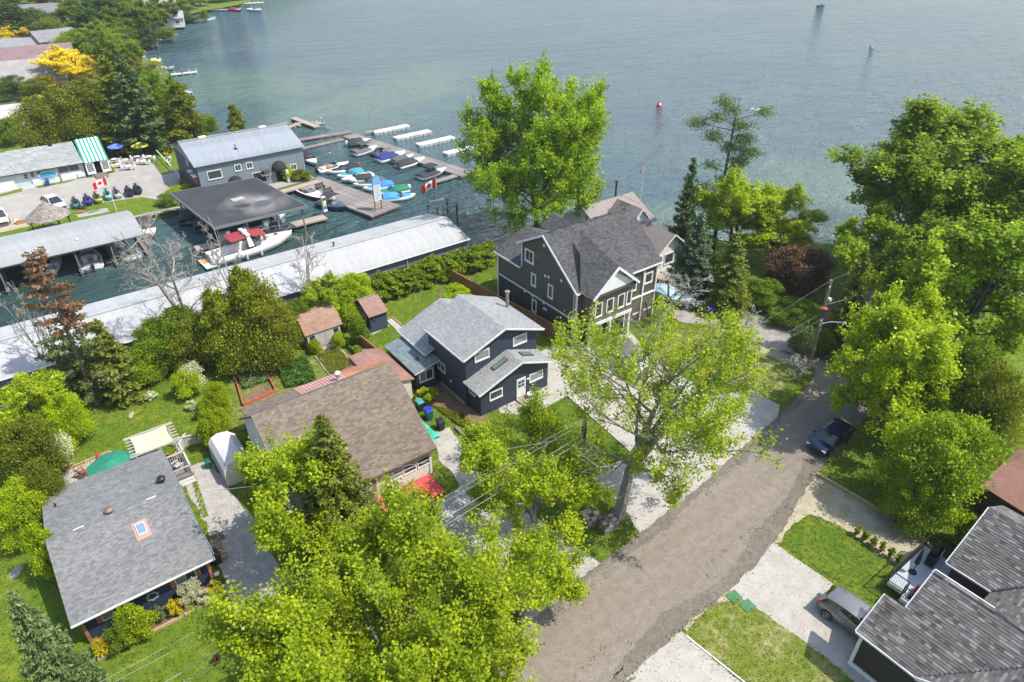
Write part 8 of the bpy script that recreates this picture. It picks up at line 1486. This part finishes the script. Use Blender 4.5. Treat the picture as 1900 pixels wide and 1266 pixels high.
q = np.concatenate(ed); q = q[(q[:, 0] > -12) & (q[:, 0] < 64) & (q[:, 1] > 3)]; q = q[np.sin(q[:, 0] * 1.7) + np.sin(q[:, 1] * 2.3 + 1) > g_.uniform(-2.2, 1.6, len(q))]; co = np.concatenate([q, np.full((len(q), 1), .05)], 1)
props(link('weeds', leaves(g_, 'weeds', co, .12, leafmat('edge weeds', (.13, .12, .04), (.16, .21, .02), .3), aspect=.45, up=.4)), 'weeds and grass tufts along the ragged drive edges', 'weeds', None, 'stuff')
# ================================================================ STREET AND YARD THINGS
M_wood = mat('raw lumber', (.42, .30, .18), (.32, .22, .13), .8, 4, 4, tint=.1)
q = P(1502, 677); O = (q.x, q.y, 0); h = thing('utility_pole', 'leaning wooden utility pole with red capped transformer and street lamp arm', 'utility pole', O); tp = Vector((-.25, .1, 9.3)); at = lambda f: tp * f
mb = MB(); mb.tube([(0, 0, -.3), tp * .5, tp], [.19, .16, .12], 10); mb.build('pole', mat('creosoted pole', (.24, .19, .15), (.15, .12, .09), .9, 5, stretch=(3, 3, .5)), h)
mb = MB(); c = at(.66) + Vector((-.32, -.2, 0)); mb.lathe(c, [(0, -.5), (.24, -.5), (.24, .35), (.2, .4)], 12); tr_ = mb.build('transformer', flat('grey transformer', (.05, .05, .055), .5), h); mb = MB(); mb.lathe(c, [(.29, .38), (.29, .44), (0, .5)], 12); mb.build('cap', flat('rust red cap', (.35, .06, .03)), tr_)
mb = MB(); p = [at(.5), at(.5) + Vector((.8, -.6, .25)), at(.5) + Vector((1.7, -1.25, .15))]; mb.tube(p, .035, 6); la = mb.build('lamp_arm', flat('bright steel', (.6, .6, .6), .4, .4), h); mb = MB(); mb.lathe(p[2] + Vector((.1, -.1, -.08)), [(0, -.08), (.18, 0), (.16, .12), (0, .15)], 10); mb.build('lamp_head', flat('lamp head', (.6, .62, .62)), la)
mb = MB()
for f in (.93, .6, .55, .5): mb.lathe(at(f) + Vector((-.15, -.1, 0)), [(0, -.1), (.07, -.08), (.07, .08), (0, .1)], 8); mb.lathe(at(f) + Vector((.15, .1, 0)), [(0, -.1), (.07, -.08), (.07, .08), (0, .1)], 8)
mb.obox(at(.76) + Vector((.3, -.1, 0)), .35, .35, .3); mb.build('insulators', flat('pale insulators', (.45, .45, .45)), h)
q2 = P(1080, 943); O2 = (q2.x, q2.y, 0); h = thing('utility_pole', 'thin grey utility pole on the lawn by the stacked stone pallets', 'utility pole', O2); mb = MB(); mb.tube([(0, 0, -.3), (-.2, 0, 4.5), (-.42, 0, 8.9)], [.15, .12, .09], 10); mb.build('pole', mat('silvered pole', (.22, .20, .18), (.13, .115, .10), .9, 5, stretch=(3, 3, .5)), h)
mb = MB(); [mb.lathe((-.4 + .02 * k, s * .15, 7.3 + k * .28), [(0, -.1), (.07, -.07), (.07, .07), (0, .1)], 8) for k in range(3) for s in (-1, 1)]; mb.tube([(-.35, -.12, 8.7), (-.3, -.14, 1)], .025, 5); mb.build('insulators', M_dark, h)
def wire(label, a, b_, sag, r=.006, m=None):
 a = Vector(a); b_ = Vector(b_); t = thing('power_line', label, 'cable', a); mb = MB(a); mb.tube([a.lerp(b_, i / 24) - Vector((0, 0, sag * 4 * (i / 24) * (1 - i / 24))) for i in range(25)], r, 5); mb.build('cable', m or flat('weathered cable', (.30, .30, .30), .7), t)
A1 = Vector(O) + tp; A2 = Vector(O2) + Vector((-.42, 0, 8.8))
wire('highest power line between the two poles', A1, A2, .5); wire('upper insulated line between the two poles', A1 - Vector((0, 0, 3.4)), A2 - Vector((0, 0, 1.3)), .5); wire('lower insulated line between the two poles', A1 - Vector((0, .2, 3.9)), A2 - Vector((0, 0, 1.9)), .6)
E0 = Vector((-24, 25.0, 8.7)); wire('power line across the bottom left lawn, uppermost of the four', A2, E0, .55, .009); wire('power line across the bottom left lawn, second of the four', A2 - Vector((0, .25, .1)), E0 - Vector((0, .45, 0)), .55, .009); wire('telephone line across the bottom left lawn, third of the four', A2 - Vector((0, 0, 1.4)), E0 - Vector((0, 1.6, 1.0)), .5, .016); wire('telephone line across the bottom left lawn, lowest of the four', A2 - Vector((0, .1, 1.8)), E0 - Vector((0, 2.1, 1.2)), .5, .016)
wire('line leaving the lamp pole into the right bank trees', A1, (95, 27, 9), .8); wire('lower line leaving the lamp pole to the right', A1 - Vector((0, 0, 2.6)), (95, 20, 7), .6, .018); wire('service line from the street to the bungalow mast', A2 - Vector((0, 0, 1.5)), (2.1, 39.4, 4.6), .4, .015)
# stacked pallets of stone
brk = [mat('stone tan', (.40, .30, .22), (.32, .24, .17), .9, 4), mat('stone grey', (.16, .15, .145), (.11, .105, .10), .9, 4), mat('stone dark', (.08, .075, .07), None, .9, 4)]
q = P(1108, 975); h = thing('stone_stack', 'stacked courses of tan and grey wall stones on pallets under the old maple', 'stone stack', (q.x + .1, q.y - .1, 0), R(-8)); ms_ = [(lambda mb: (mb.box(-.19, .19, -.1, .1, 0, .095), mb.mesh('stone', brk[k]))[1])(MB()) for k in range(3)]
for st, (cx, cy) in enumerate(((-.45, .55), (.35, -.45))):
 mb = MB(); [mb.box(cx - .6, cx + .6, cy - .5 + k * .22, cy - .38 + k * .22, .1, .13) for k in range(5)]; [mb.box(cx - .6 + k * .55, cx - .5 + k * .55, cy - .5, cy + .5, 0, .1) for k in range(3)]; mb.build('pallet', M_post, h)
 for lv in range(8):
  for i in range(3):
   for j in range(5):
    if lv == 7 and rng.random() < .45: continue
    edge = i in (0, 2) or j in (0, 4)
    if not edge and lv < 6: continue
    k = 0 if (lv > 6 and st == 0) else rng.choice([1, 1, 2, 0]); link('stone', ms_[k], h, (cx - .40 + i * .40, cy - .42 + j * .21, .13 + lv * .1), rng.uniform(-.08, .08))
# bins
def bin_(px, py, col, lid, label, s=1.0, rz=0.0):
 q = P(px, py); t = thing('wheelie_bin', label, 'bin', (q.x, q.y, 0), rz, None, s); mb = MB(); mb.idx([(-.22, -.25, .05), (.22, -.25, .05), (.22, .25, .05), (-.22, .25, .05), (-.29, -.33, 1.0), (.29, -.33, 1.0), (.29, .33, 1.0), (-.29, .33, 1.0)], [(3, 2, 1, 0), (4, 5, 6, 7), (0, 1, 5, 4), (1, 2, 6, 5), (2, 3, 7, 6), (3, 0, 4, 7)]); mb.build('bin_body', flat('bin %.2f %.2f' % col[:2], col, .5), t)
 mb = MB(); mb.idx([(-.31, -.36, 1.0), (.31, -.36, 1.0), (.31, .36, 1.03), (-.31, .36, 1.03), (-.26, -.28, 1.1), (.26, -.28, 1.1), (.26, .30, 1.12), (-.26, .30, 1.12)], [(0, 1, 5, 4), (1, 2, 6, 5), (2, 3, 7, 6), (3, 0, 4, 7), (4, 5, 6, 7), (3, 2, 1, 0)]); mb.build('lid', flat('bin lid %.2f %.2f' % lid[:2], lid, .4), t); mb = MB(); mb.tube([(-.3, .3, .1), (.3, .3, .1)], .1, 10); mb.build('wheels', M_dark, t); mb = MB(); mb.tube([(-.2, .4, .98), (.2, .4, .98)], .02, 5); mb.build('handle', M_dark, t); return t
bin_(780, 762, (.02, .02, .022), (.05, .25, .26), 'black bin with teal lid behind the blue lidded bin'); bin_(796, 778, (.02, .08, .09), (.01, .035, .35), 'bin with royal blue lid beside the brown roof corner', 1.05); bin_(818, 797, (.012, .012, .014), (.02, .02, .022), 'black round topped bin at the head of the cottage gravel'); bin_(403, 1045, (.012, .012, .013), (.018, .018, .02), 'black wheeled bin at the bungalow front corner', 1.0, .2); bin_(388, 868, (.01, .09, .06), (.01, .10, .07), 'green compost bin at the drive head by the shelter', .7); bin_(1317, 590, (.012, .012, .014), (.01, .03, .35), 'bin with blue lid on the lawn by the grey drive', 1.1); bin_(1290, 578, (.02, .02, .02), (.02, .25, .18), 'bin with green lid beside the tarpaulin covered boat', .9); bin_(90, 344, (.01, .04, .35), (.05, .06, .04), 'blue bin against the white restaurant front', .9)
q = P(984, 741); t = thing('planter_urn', 'white urn beside the white front door of the navy house', 'urn', (q.x, q.y, 0)); mb = MB(); mb.lathe((0, 0, 0), [(0, 0), (.2, 0), (.24, .3), (.3, .62), (.33, .65), (.26, .66), (.24, .5), (0, .48)], 14); mb.build('urn', M_white, t, True)
# green tarpaulin
q = P(800, 785); t = thing('tarpaulin', 'crumpled sea green tarpaulin along the brown roofed cottage wall', 'tarpaulin', (0, 0, 0)); g = random.Random(3); mb = MB(); N = 12; c_ = [(20.3, 43.2), (21.0, 43.4), (21.4, 38.7), (19.7, 38.2)]
pts = []
for i in range(N + 1):
 for j in range(6): u, v = i / N, j / 5; x = (c_[0][0] * (1 - v) + c_[1][0] * v) * (1 - u) + (c_[3][0] * (1 - v) + c_[2][0] * v) * u; y = (c_[0][1] * (1 - v) + c_[1][1] * v) * (1 - u) + (c_[3][1] * (1 - v) + c_[2][1] * v) * u; pts.append((x + g.uniform(-.1, .1), y + g.uniform(-.1, .1), .06 + g.uniform(0, .3)))
mb.idx(pts, [(i * 6 + j, i * 6 + j + 1, (i + 1) * 6 + j + 1, (i + 1) * 6 + j) for i in range(N) for j in range(5)]); mb.build('sheet', mat('sea green tarpaulin', (.06, .42, .30), (.03, .30, .22), .5, 4), t)
# red front deck with railing
h = thing('front_deck', 'red painted plank deck before the cream cottage', 'deck', (15.9, 34, 0)); rd = mat('peeling red deck paint', (.50, .035, .03), (.46, .11, .085), .8, 2.2, 6, rnd=.12, stretch=(3, .6, 1)); mb = MB(); mb.box(-.066, .066, 0, 2.35, 0, .035); me = mb.mesh('plank', rd)
for k in range(33): link('plank', me, h, (-2.2 + k * .14, -1.05, .27 + rng.uniform(-.004, .004)))
mb = MB(); mb.box(-2.25, 2.4, -1.02, 1.25, 0, .26); mb.build('frame', flat('dark red frame', (.22, .02, .02)), h)
for k in range(12): mb = MB(); mb.box(-2.2 + k * .13, -2.15 + k * .13, -1.05, -1.0, .3, 1.0); mb.build('baluster', rd, h)
mb = MB(); mb.box(-2.25, -.7, -1.08, -.98, 1.0, 1.06); mb.build('rail', rd, h)
for i, (x, y, lb) in enumerate(((14.2, 32.9, 'red lawn chair at the left corner of the red deck'), (15.4, 32.4, 'red lawn chair on the grass before the red deck'), (16.9, 33.2, 'red lawn chair at the middle of the red deck'))): muskoka(x, y, .3 + i, (.48, .02, .02), lb, .3 if i != 1 else 0)
# pergola, patio, gate behind the bungalow
h = thing('pergola', 'white pergola with beige shade cloth behind the bungalow', 'pergola', (1.75, 49.6, 0)); pw = mat('grey white lumber', (.46, .44, .41), (.38, .36, .33), .8, 4)
for x in (-1.4, 1.45):
 for y in (-1.2, 1.25): mb = MB(); mb.box(x - .06, x + .06, y - .06, y + .06, 0, 2.45); mb.build('post', pw, h)
for y in (-1.25, 1.3): mb = MB(); mb.box(-1.8, 1.8, y - .03, y + .03, 2.3, 2.45); mb.build('beam', pw, h)
for k in range(6): mb = MB(); x = -1.68 + k * .07 if k < 3 else 1.5 + (k - 3) * .09; mb.box(-1.75, -1.25, -1.1 + k * .42, -1.05 + k * .42, 2.45, 2.52); mb.box(1.3, 1.85, -1.1 + k * .42, -1.05 + k * .42, 2.45, 2.52); mb.build('rafter', pw, h)
mb = MB(); N = 8; pts = [(-1.35 + 2.7 * i / N + (.1 * math.sin(math.pi * j / N)) * (1 - 2 * i / N), -1.15 + 2.3 * j / N, 2.46 - .22 * math.sin(math.pi * i / N) * (.5 + .5 * math.sin(math.pi * j / N))) for i in range(N + 1) for j in range(N + 1)]; mb.idx(pts, [(i * (N + 1) + j, (i + 1) * (N + 1) + j, (i + 1) * (N + 1) + j + 1, i * (N + 1) + j + 1) for i in range(N) for j in range(N)]); mb.build('shade_cloth', mat('beige shade cloth', (.56, .46, .30), (.50, .41, .27), .9, 3), h, True)
h = thing('patio_deck', 'raised deck with balusters at the back corner of the bungalow', 'deck', (2.6, 48.2, 0)); mb = MB(); mb.box(-1.2, .9, -1.9, 1.4, .1, .35); mb.build('platform', flat('grey deck boards', (.16, .15, .15), .9), h)
for k in range(22): mb = MB(); mb.box(-2.6 + k * .16, -2.55 + k * .16, .0, .05, .3, 1.2); mb.build('baluster', pw, h)
for k in range(14): mb = MB(); mb.box(.85, .9, -1.85 + k * .22, -1.8 + k * .22, .3, 1.2); mb.build('baluster', pw, h)
mb = MB(); mb.box(-2.65, .95, -.04, .08, 1.2, 1.27); mb.box(.82, .94, -1.9, 1.4, 1.2, 1.27); mb.box(-.6, .9, -1.95, -1.87, 1.2, 1.27); mb.build('rail', pw, h)
for k in range(2): mb = MB(); mb.box(-.5, .9, -2.3 - k * .3, -2.0 - k * .3, .02, .22 - k * .1); mb.build('step', pw, h)
muskoka(2.6, 48.9, 2.6, (.55, .38, .02), 'chair with yellow cushion on the bungalow deck', .35); muskoka(2.7, 47.5, 2.0, (.42, .42, .42), 'grey chair on the bungalow deck nearest the steps', .35)
patch('patio', [(-5.2, 47.6), (-5.1, 52.9), (-1.2, 53.2), (-.9, 50.0), (.2, 48.2), (.2, 47.6)], 4, M_gravel, .05)
h = edging('patio_edging', [(-5.1, 53.0), (-1.2, 53.25), (-1.0, 51.8)], .14, .22, M_wood, 'raw timber edging round the bungalow patio')
parasol(-1.35, 48.8, (.02, .20, .12), 'green', 'large dark green parasol over the bungalow patio', 1.75, 2.5); parasol(-2.0, 51.0, (.50, .04, .04), 'red', 'slim red folded parasol on the bungalow patio', .22, 2.1)
for x, y, rz, c_, lb in ((-3.4, 51.6, 2.2, (.30, .10, .05), 'rust wooden chair on the patio, far one'), (-3.3, 50.3, 1.0, (.08, .05, .04), 'dark wooden chair on the patio, near one')): muskoka(x, y, rz, c_, lb, .02)
mb = MB((-3.6, 49.2, 0)); t = thing('patio_railing', 'short white baluster railing at the patio edge', 'railing', (-2.9, 48.7, 0))
for k in range(9): mb = MB(); mb.box(-.8 + k * .2, -.74 + k * .2, 0, .05, 0, .95); mb.build('baluster', pw, t)
mb = MB(); mb.box(-.85, .9, -.03, .09, .95, 1.02); mb.build('rail', pw, t)
panel_fence('picket_gate', 'pale low gate between the pergola and the shelter shrubs', [(3.6, 50.4), (5.2, 50.0)], 1.0, pw, 'gate', board=.2); panel_fence('picket_fence', 'low pale fence across the lawn beside the gate', [(3.2, 49.4), (4.2, 50.8)], .9, pw, board=.22)
# edging, beds, borders
b1 = mat('grey concrete border', (.42, .40, .36), (.34, .32, .29), .9, 4); edging('bed_edging', [(-5.5, 33.75), (1.95, 33.85), (1.95, 35.1)], .16, .2, M_wood, 'pale timber edge of the front bed', 2.4)
edging('lawn_border', [(1.98, 35.1), (2.6, 30), (3.4, 24), (4.0, 20.5)], .13, .16, M_wood, 'timber border between front lawn and gravel drive', 2.4)
a, b_ = P(1515, 882), P(1700, 990); c_ = P(1745, 1040); edging('timber_edging', [tuple(a[:2]), tuple(b_[:2]), tuple(c_[:2])], .2, .28, M_wood, 'heavy timber edge between the sandy strip and the shaded lawn', 2.6)
a, b_, c_ = P(985, 770), P(1052, 734), P(1178, 846); edging('lawn_border', [tuple(a[:2]), tuple(b_[:2]), tuple(c_[:2])], .12, .1, b1, 'pale kerb round the navy house lawn', .8)
a, b_ = P(1272, 1180), P(1430, 1306); edging('lawn_border', [tuple(a[:2]), tuple(b_[:2])], .08, .08, M_white, 'thin white border beside the bottom driveway', 2.0)
a, b_ = P(728, 590), P(778, 632); edging('lawn_border', [tuple(a[:2]), tuple(b_[:2])], .12, .14, M_wood, 'wooden border along the path behind the navy house', 2.0)
a, b_ = P(845, 795), P(905, 855); edging('timber_edging', [tuple(a[:2]), tuple(b_[:2])], .22, .25, M_post, 'dark sleeper edge beside the cottage gravel', 2.2)
edging('sea_wall', [(-30, 101.2), (10.9, 101.2), (10.9, 104.5), (17.3, 104.5), (17.3, 103.8), (30.2, 103.4)], .45, .3, M_conc, 'concrete sea wall of the marina lawn', 3.0)
rb = mat('red painted board', (.45, .10, .07), (.35, .08, .05), .8); a, b_, c_, d_ = P(437, 703), P(452, 755), P(512, 728), P(490, 684); edging('raised_bed', [tuple(a[:2]), tuple(b_[:2]), tuple(c_[:2]), tuple(d_[:2]), tuple(a[:2])], .08, .35, rb, 'red boarded raised bed of the vegetable garden', 1.2)
a, b_, c_, d_ = P(585, 662), P(615, 702), P(660, 682), P(628, 643); edging('stone_border', [tuple(a[:2]), tuple(b_[:2]), tuple(c_[:2]), tuple(d_[:2])], .15, .12, M_rock, 'rough stones round the herb plot', .4)
# utility covers, mats, firewood, misc
for i, (px, py) in enumerate(((1362, 1108), (1387, 1125))):
 q = P(px, py); t = thing('utility_cover', ['green utility box lid by the pale drive, the one nearer the street', 'green utility box lid by the pale drive, the one nearer the lawn'][i], 'utility cover', (q.x, q.y, 0), R(-4)); mb = MB(); mb.box(-.42, .42, -.36, .36, 0, .07); mb.build('lid', mat('faded green plastic', (.06, .17, .07), (.035, .12, .05), .6, 4), t); mb = MB(); mb.box(-.05, .05, -.3, -.25, .07, .09); mb.build('handle', M_dark, t)
q = P(405, 998); t = thing('drain_mat', 'dark square mat on the gravel beside the bungalow', 'mat', (q.x, q.y, .02)); mb = MB(); mb.box(-.4, .4, -.4, .4, 0, .03); mb.build('mat', flat('rubber mat', (.10, .09, .085), .9), t)
t = thing('side_steps', 'raw wooden steps and handrail at the right side of the bungalow', 'steps', (2.6, 37.8, 0))
for k in range(6): mb = MB(); mb.box(-.25 + k * .0, .45, -1.1 + k * .34, -.82 + k * .34, .25, .3); mb.build('tread', M_wood, t)
mb = MB(); mb.beam((.5, -1.1, .9), (.5, .9, .9), .06); [mb.beam((.5, y, 0), (.5, y, .9), .07) for y in (-1.1, -.1, .9)]; mb.build('handrail', M_wood, t)
for px, py, s, lb in ((243, 771, .9, 'flat pale stone on the back lawn'), (30, 1062, 1.3, 'tan boulder on the lawn left of the bungalow')):
 q = P(px, py); t = thing('stone', lb, 'stone', (q.x, q.y, -.1)); link('rock', RK[0], t, (0, 0, .05), 1, (s * .7, s * .5, .35))
q = P(408, 1082); t = thing('lamp_post', 'white globe light at the bungalow front corner', 'lamp', (q.x, q.y, 0)); mb = MB(); mb.tube([(0, 0, 0), (0, 0, .8)], .03, 6); mb.build('post', M_dark, t); mb = MB(); mb.lathe((0, 0, .9), [(.05, -.12), (.17, -.02), (.17, .08), (0, .2)], 12); mb.build('globe', M_white, t, True)
t = thing('lounge_set', 'orange wooden lounger and small table on the lawn under the old maple', 'lounger', (*P(1305, 695)[:2], 0)); 
for k in range(7): mb = MB(); mb.box(-.9 + k * .26, -.68 + k * .26, -.32, .32, .3, .34); mb.build('slat', mat('orange stained wood', (.50, .17, .04), (.38, .12, .03), .7), t)
mb = MB(); [mb.box(x - .04, x + .04, y - .04, y + .04, 0, .3) for x in (-.8, .8) for y in (-.28, .28)]; mb.build('leg', mat('orange stained wood', (.5, .17, .04)), t)
muskoka(*P(1318, 715)[:2], .5, (.42, .12, .04), 'orange brown lawn chair before the lounger by the gravel')
q = P(1255, 690); t = thing('garden_bench', 'white bench before the white lakeside cottage', 'bench', (*P(1265, 480)[:2], 0), R(-30))
for k in range(4): mb = MB(); mb.box(-.8, .8, -.25 + k * .12, -.16 + k * .12, .42, .45); mb.build('seat_slat', M_white, t); mb = MB(); mb.box(-.8, .8, .25, .28, .5 + k * .11, .58 + k * .11); mb.build('back_slat', M_white, t)
mb = MB(); [mb.box(x - .03, x + .03, y - .03, y + .03, 0, .9 if y > 0 else .45) for x in (-.72, .72) for y in (-.2, .27)]; mb.build('leg', M_white, t)
q = P(1243, 500); t = thing('fire_ring', 'low stone ring on the tan paving beside the lakeside cottage', 'fire pit', (q.x, q.y, 0)); [link('rock', RK[k % 4], t, (1.5 * math.cos(k * .45), 1.1 * math.sin(k * .45), .05), k, .28) for k in range(14)]
# deck with barbecue at the bottom right house
h = thing('rear_deck', 'pale blue grey deck with black railing between the shingle roofs', 'deck', (38.5, 6.5, 0)); db = mat('blue grey deck board', (.36, .40, .43), (.31, .345, .37), .7, 2, rnd=.05); mb = MB(); mb.box(0, .14, -2.8, 2.0, 0, .04); me = mb.mesh('board', db); mb = MB(); mb.box(0, .14, -2.8, .9, 0, .04); me2 = mb.mesh('board', db)
for k in range(37): link('board', me if k > 3 else me2, h, (-2.4 + k * .145, 0, .9))
mb = MB(); mb.box(-1.85, 3.0, -2.8, 2.02, .6, .9); mb.box(-2.45, -1.85, -2.8, .9, .6, .9); mb.build('fascia', M_white, h); blk = flat('black railing', (.02, .02, .022), .4)
for p in ([(-1.85, .9), (-1.85, 2.0), (3.0, 2.0), (3.0, -.2)], [(-2.4, -.6), (-2.4, .9), (-1.85, .9)]):
 for (xa, ya), (xb, yb) in zip(p, p[1:]):
  mb = MB(); mb.beam((xa, ya, 1.95), (xb, yb, 1.95), .06, .05); mb.beam((xa, ya, 1.05), (xb, yb, 1.05), .04); mb.build('rail', blk, h); n = max(1, int(math.hypot(xb - xa, yb - ya) / .13)); mb = MB()
  for k in range(n + 1): f = k / n; mb.box(xa + (xb - xa) * f - .008, xa + (xb - xa) * f + .008, ya + (yb - ya) * f - .008, ya + (yb - ya) * f + .008, 1.05, 1.95)
  mb.build('balusters', blk, h); mb = MB(); mb.obox((xa, ya, .94), .07, .07, 1.06); mb.build('post', blk, h)
t = thing('barbecue', 'large black barbecue on the blue grey deck', 'barbecue', (40.6, 7.6, .94), R(5)); mb = MB(); mb.box(-.75, .75, -.28, .28, .1, .85); mb.build('cabinet', flat('black enamel', (.015, .015, .017), .3), t)
mb = MB(); mb.idx([(-.5, -.3, .88), (.5, -.3, .88), (.5, .3, .88), (-.5, .3, .88), (-.48, -.1, 1.25), (.48, -.1, 1.25), (.48, .28, 1.2), (-.48, .28, 1.2)], [(0, 1, 5, 4), (1, 2, 6, 5), (2, 3, 7, 6), (3, 0, 4, 7), (4, 5, 6, 7)]); hd = mb.build('hood', flat('black enamel', (.015, .015, .017), .3), t); mb = MB(); mb.tube([(-.35, -.33, 1.0), (.35, -.33, 1.0)], .02, 6); mb.build('handle', flat('bright steel', (.6, .6, .6), .4, .4), hd)
for k in range(5): mb = MB(); mb.lathe((-.4 + k * .2, -.30, .8), [(.03, -.03), (.03, .03), (0, .03)], 8); mb.build('knob', flat('bright steel', (.6, .6, .6)), t)
t = thing('folded_parasol', 'folded black parasol standing at the deck corner', 'parasol', (38.6, 7.9, .94)); mb = MB(); mb.lathe((0, 0, 0), [(.25, 0), (.25, .08), (.03, .1), (.03, .8), (.16, .9), (.12, 1.6), (.03, 2.3), (0, 2.35)], 10); mb.build('canopy', flat('black canvas', (.02, .02, .022), .9), t)
t = thing('flower_box', 'red and purple flowers in a box at the deck corner', 'flowers', (37.0, 6.9, .94)); g_ = np.random.default_rng(5); c = np.stack([g_.uniform(-.55, .55, 500), g_.uniform(-.22, .22, 500), g_.uniform(.2, .55, 500)], 1); link('flowers', leaves(g_, 'flowers', c, .09, leafmat('mixed flowers', (.06, .02, .10), (.35, .02, .04), .2), up=.5), t); mb = MB(); mb.box(-.6, .6, -.2, .2, 0, .25); mb.build('box', M_dark, t)
# cable spool and playhouse behind the marina lot
q = P(1240, 1, 0); t = thing('play_tower', 'small orange and brown play slide at the shore by the marina gable', 'slide', (*P(325, 268)[:2], 0)); mb = MB(); mb.slab([(-.3, -1.8, .2), (.3, -1.8, .2), (.3, .2, 1.9), (-.3, .2, 1.9)], .08); mb.build('chute', flat('orange plastic', (.65, .22, .02)), t); mb = MB(); [mb.beam((x, y, 0), (x, y, 2.6), .12) for x in (-.6, .6) for y in (.3, 1.5)]; mb.box(-.6, .6, .3, 1.5, 1.8, 1.9); mb.build('frame', mat('brown timber', (.2, .12, .08)), t); mb = MB(); mb.slab([(-.8, .1, 2.5), (.8, .1, 2.5), (.8, .9, 3.1), (-.8, .9, 3.1)], .06); mb.slab([(.8, 1.7, 2.5), (-.8, 1.7, 2.5), (-.8, .9, 3.1), (.8, .9, 3.1)], .06); mb.build('roof', mat('red brown boards', (.3, .12, .08)), t)
for i, (px, py) in enumerate(((310, 285), (316, 300))):
 q = P(px, py); t = thing('kayak', ['yellow kayak leaning at the marina gable', 'white kayak lying at the marina gable'][i], 'kayak', (q.x, q.y, .2), R(70)); me, _s = hullmesh(3.2, .7, .35, 'hull', flat('kayak %d' % i, [(.7, .45, .02), (.6, .6, .6)][i], .3), N=8); link('hull', me, t); mb = MB(); mb.box(-.5, .4, -.2, .2, .28, .3); mb.build('cockpit', M_dark, t)
t = thing('boom_gate', 'long white boom barrier at the edge of the marina lot', 'barrier', (*P(330, 320)[:2], 0)); a = P(330, 322, .9) - t.location; b_ = P(290, 279, .9) - t.location; mb = MB(); mb.beam(a, b_, .12); mb.build('boom', M_white, t); mb = MB(); mb.obox((a.x, a.y, 0), .3, .3, 1.1); mb.build('stand', M_white, t)
q = P(338, 345); t = thing('steel_drum', 'rusty brown drum at the marina building corner', 'drum', (q.x, q.y, 0)); mb = MB(); mb.lathe((0, 0, 0), [(.3, 0), (.3, .3), (.32, .31), (.3, .33), (.3, .6), (.32, .61), (.3, .63), (.3, .9), (0, .9)], 14); mb.build('drum', flat('rusty drum', (.22, .06, .03), .7), t)
# ================================================================ PEOPLE
def person(label, loc, rz, shirt, trousers, pose='stand', hair=(.05, .03, .02)):
 t = thing('person', label, 'person', loc, rz); skin = flat('skin', (.50, .30, .21), .6)
 if pose == 'stand': J = [(0, 0, .95), (0, 0, 1.2), (0, .01, 1.42), (0, 0, 1.50), (.10, 0, .92), (.11, .03, .50), (.11, -.01, .08), (.11, .14, .04), (-.10, 0, .92), (-.11, -.03, .50), (-.11, -.05, .08), (-.11, .10, .04), (.20, 0, 1.40), (.27, .02, 1.12), (.25, .18, .92), (-.20, 0, 1.40), (-.27, .03, 1.12), (-.22, .22, .98)]
 else: J = [(0, 0, .12), (0, -.06, .38), (0, -.1, .62), (0, -.08, .70), (.10, .02, .12), (.14, .42, .30), (.14, .70, .05), (.14, .82, .06), (-.10, .02, .12), (-.14, .44, .28), (-.14, .74, .05), (-.14, .86, .06), (.20, -.1, .60), (.26, .0, .34), (.22, .22, .30), (-.20, -.1, .60), (-.26, 0, .34), (-.22, .22, .30)]
 Ed = [(0, 1), (1, 2), (2, 3), (0, 4), (4, 5), (5, 6), (6, 7), (0, 8), (8, 9), (9, 10), (10, 11), (2, 12), (12, 13), (13, 14), (2, 15), (15, 16), (16, 17)]; Rr = [.15, .135, .14, .055, .095, .065, .045, .04, .095, .065, .045, .04, .065, .045, .035, .065, .045, .035]
 def skinned(name, ids, m, grow_=0):
  k = {v: i for i, v in enumerate(ids)}; me = bpy.data.meshes.new(name); me.from_pydata([J[i] for i in ids], [(k[a], k[b_]) for a, b_ in Ed if a in k and b_ in k], []); me.materials.append(m); sv = me.skin_vertices.new(name='skin') if hasattr(me.skin_vertices, 'new') else None
  o = link(name, me, t); mdl = o.modifiers.new('skin', 'SKIN'); ly = me.skin_vertices[0].data if len(me.skin_vertices) else None
  if ly:
   for i, v in enumerate(ids): ly[i].radius = (Rr[v] + grow_, Rr[v] * .8 + grow_)
   ly[0].use_root = True
  s = o.modifiers.new('sub', 'SUBSURF'); s.levels = 1; s.render_levels = 2; return o
 skinned('body', list(range(18)), skin); skinned('shirt', [1, 2, 12, 13, 15, 16], flat('shirt %.2f' % shirt[2], shirt, .8), .018); skinned('trousers', [0, 4, 5, 6, 8, 9, 10], flat('trousers %.2f' % trousers[0], trousers, .8), .016)
 hz = J[3][2] + .14; hy = J[3][1]; mb = MB(); mb.lathe((0, hy, hz), [(0, -.13), (.06, -.11), (.08, -.03), (.078, .05), (.05, .10), (0, .115)], 12); mb.lathe((0, hy + .085, hz - .01), [(0, -.02), (.014, -.01), (0, .02)], 6); mb.build('head', skin, t, True); mb = MB(); mb.lathe((0, hy - .015, hz + .01), [(.088, -.04), (.092, .03), (.06, .11), (0, .13)], 12); mb.build('hair', flat('hair %.2f' % hair[0], hair, .8), t, True); return t
person('person in a bright blue top at the stern of the white cruiser', (15.6, 86.3, -.45), 2.0, (.02, .12, .55), (.05, .05, .06)); person('person in red sitting on the cruiser foredeck, nearer the windscreen', (22.6, 85.6, .62), -1.0, (.35, .06, .05), (.4, .35, .3), 'sit'); person('person in dark red sitting on the cruiser foredeck, nearer the bow', (23.3, 85.2, .62), -1.2, (.28, .05, .06), (.3, .25, .2), 'sit', (.2, .08, .04)); person('person in dark clothes standing on the long white dock at the left shore', tuple(P(339, 139, -.35)), 0, (.05, .06, .08), (.03, .03, .04))
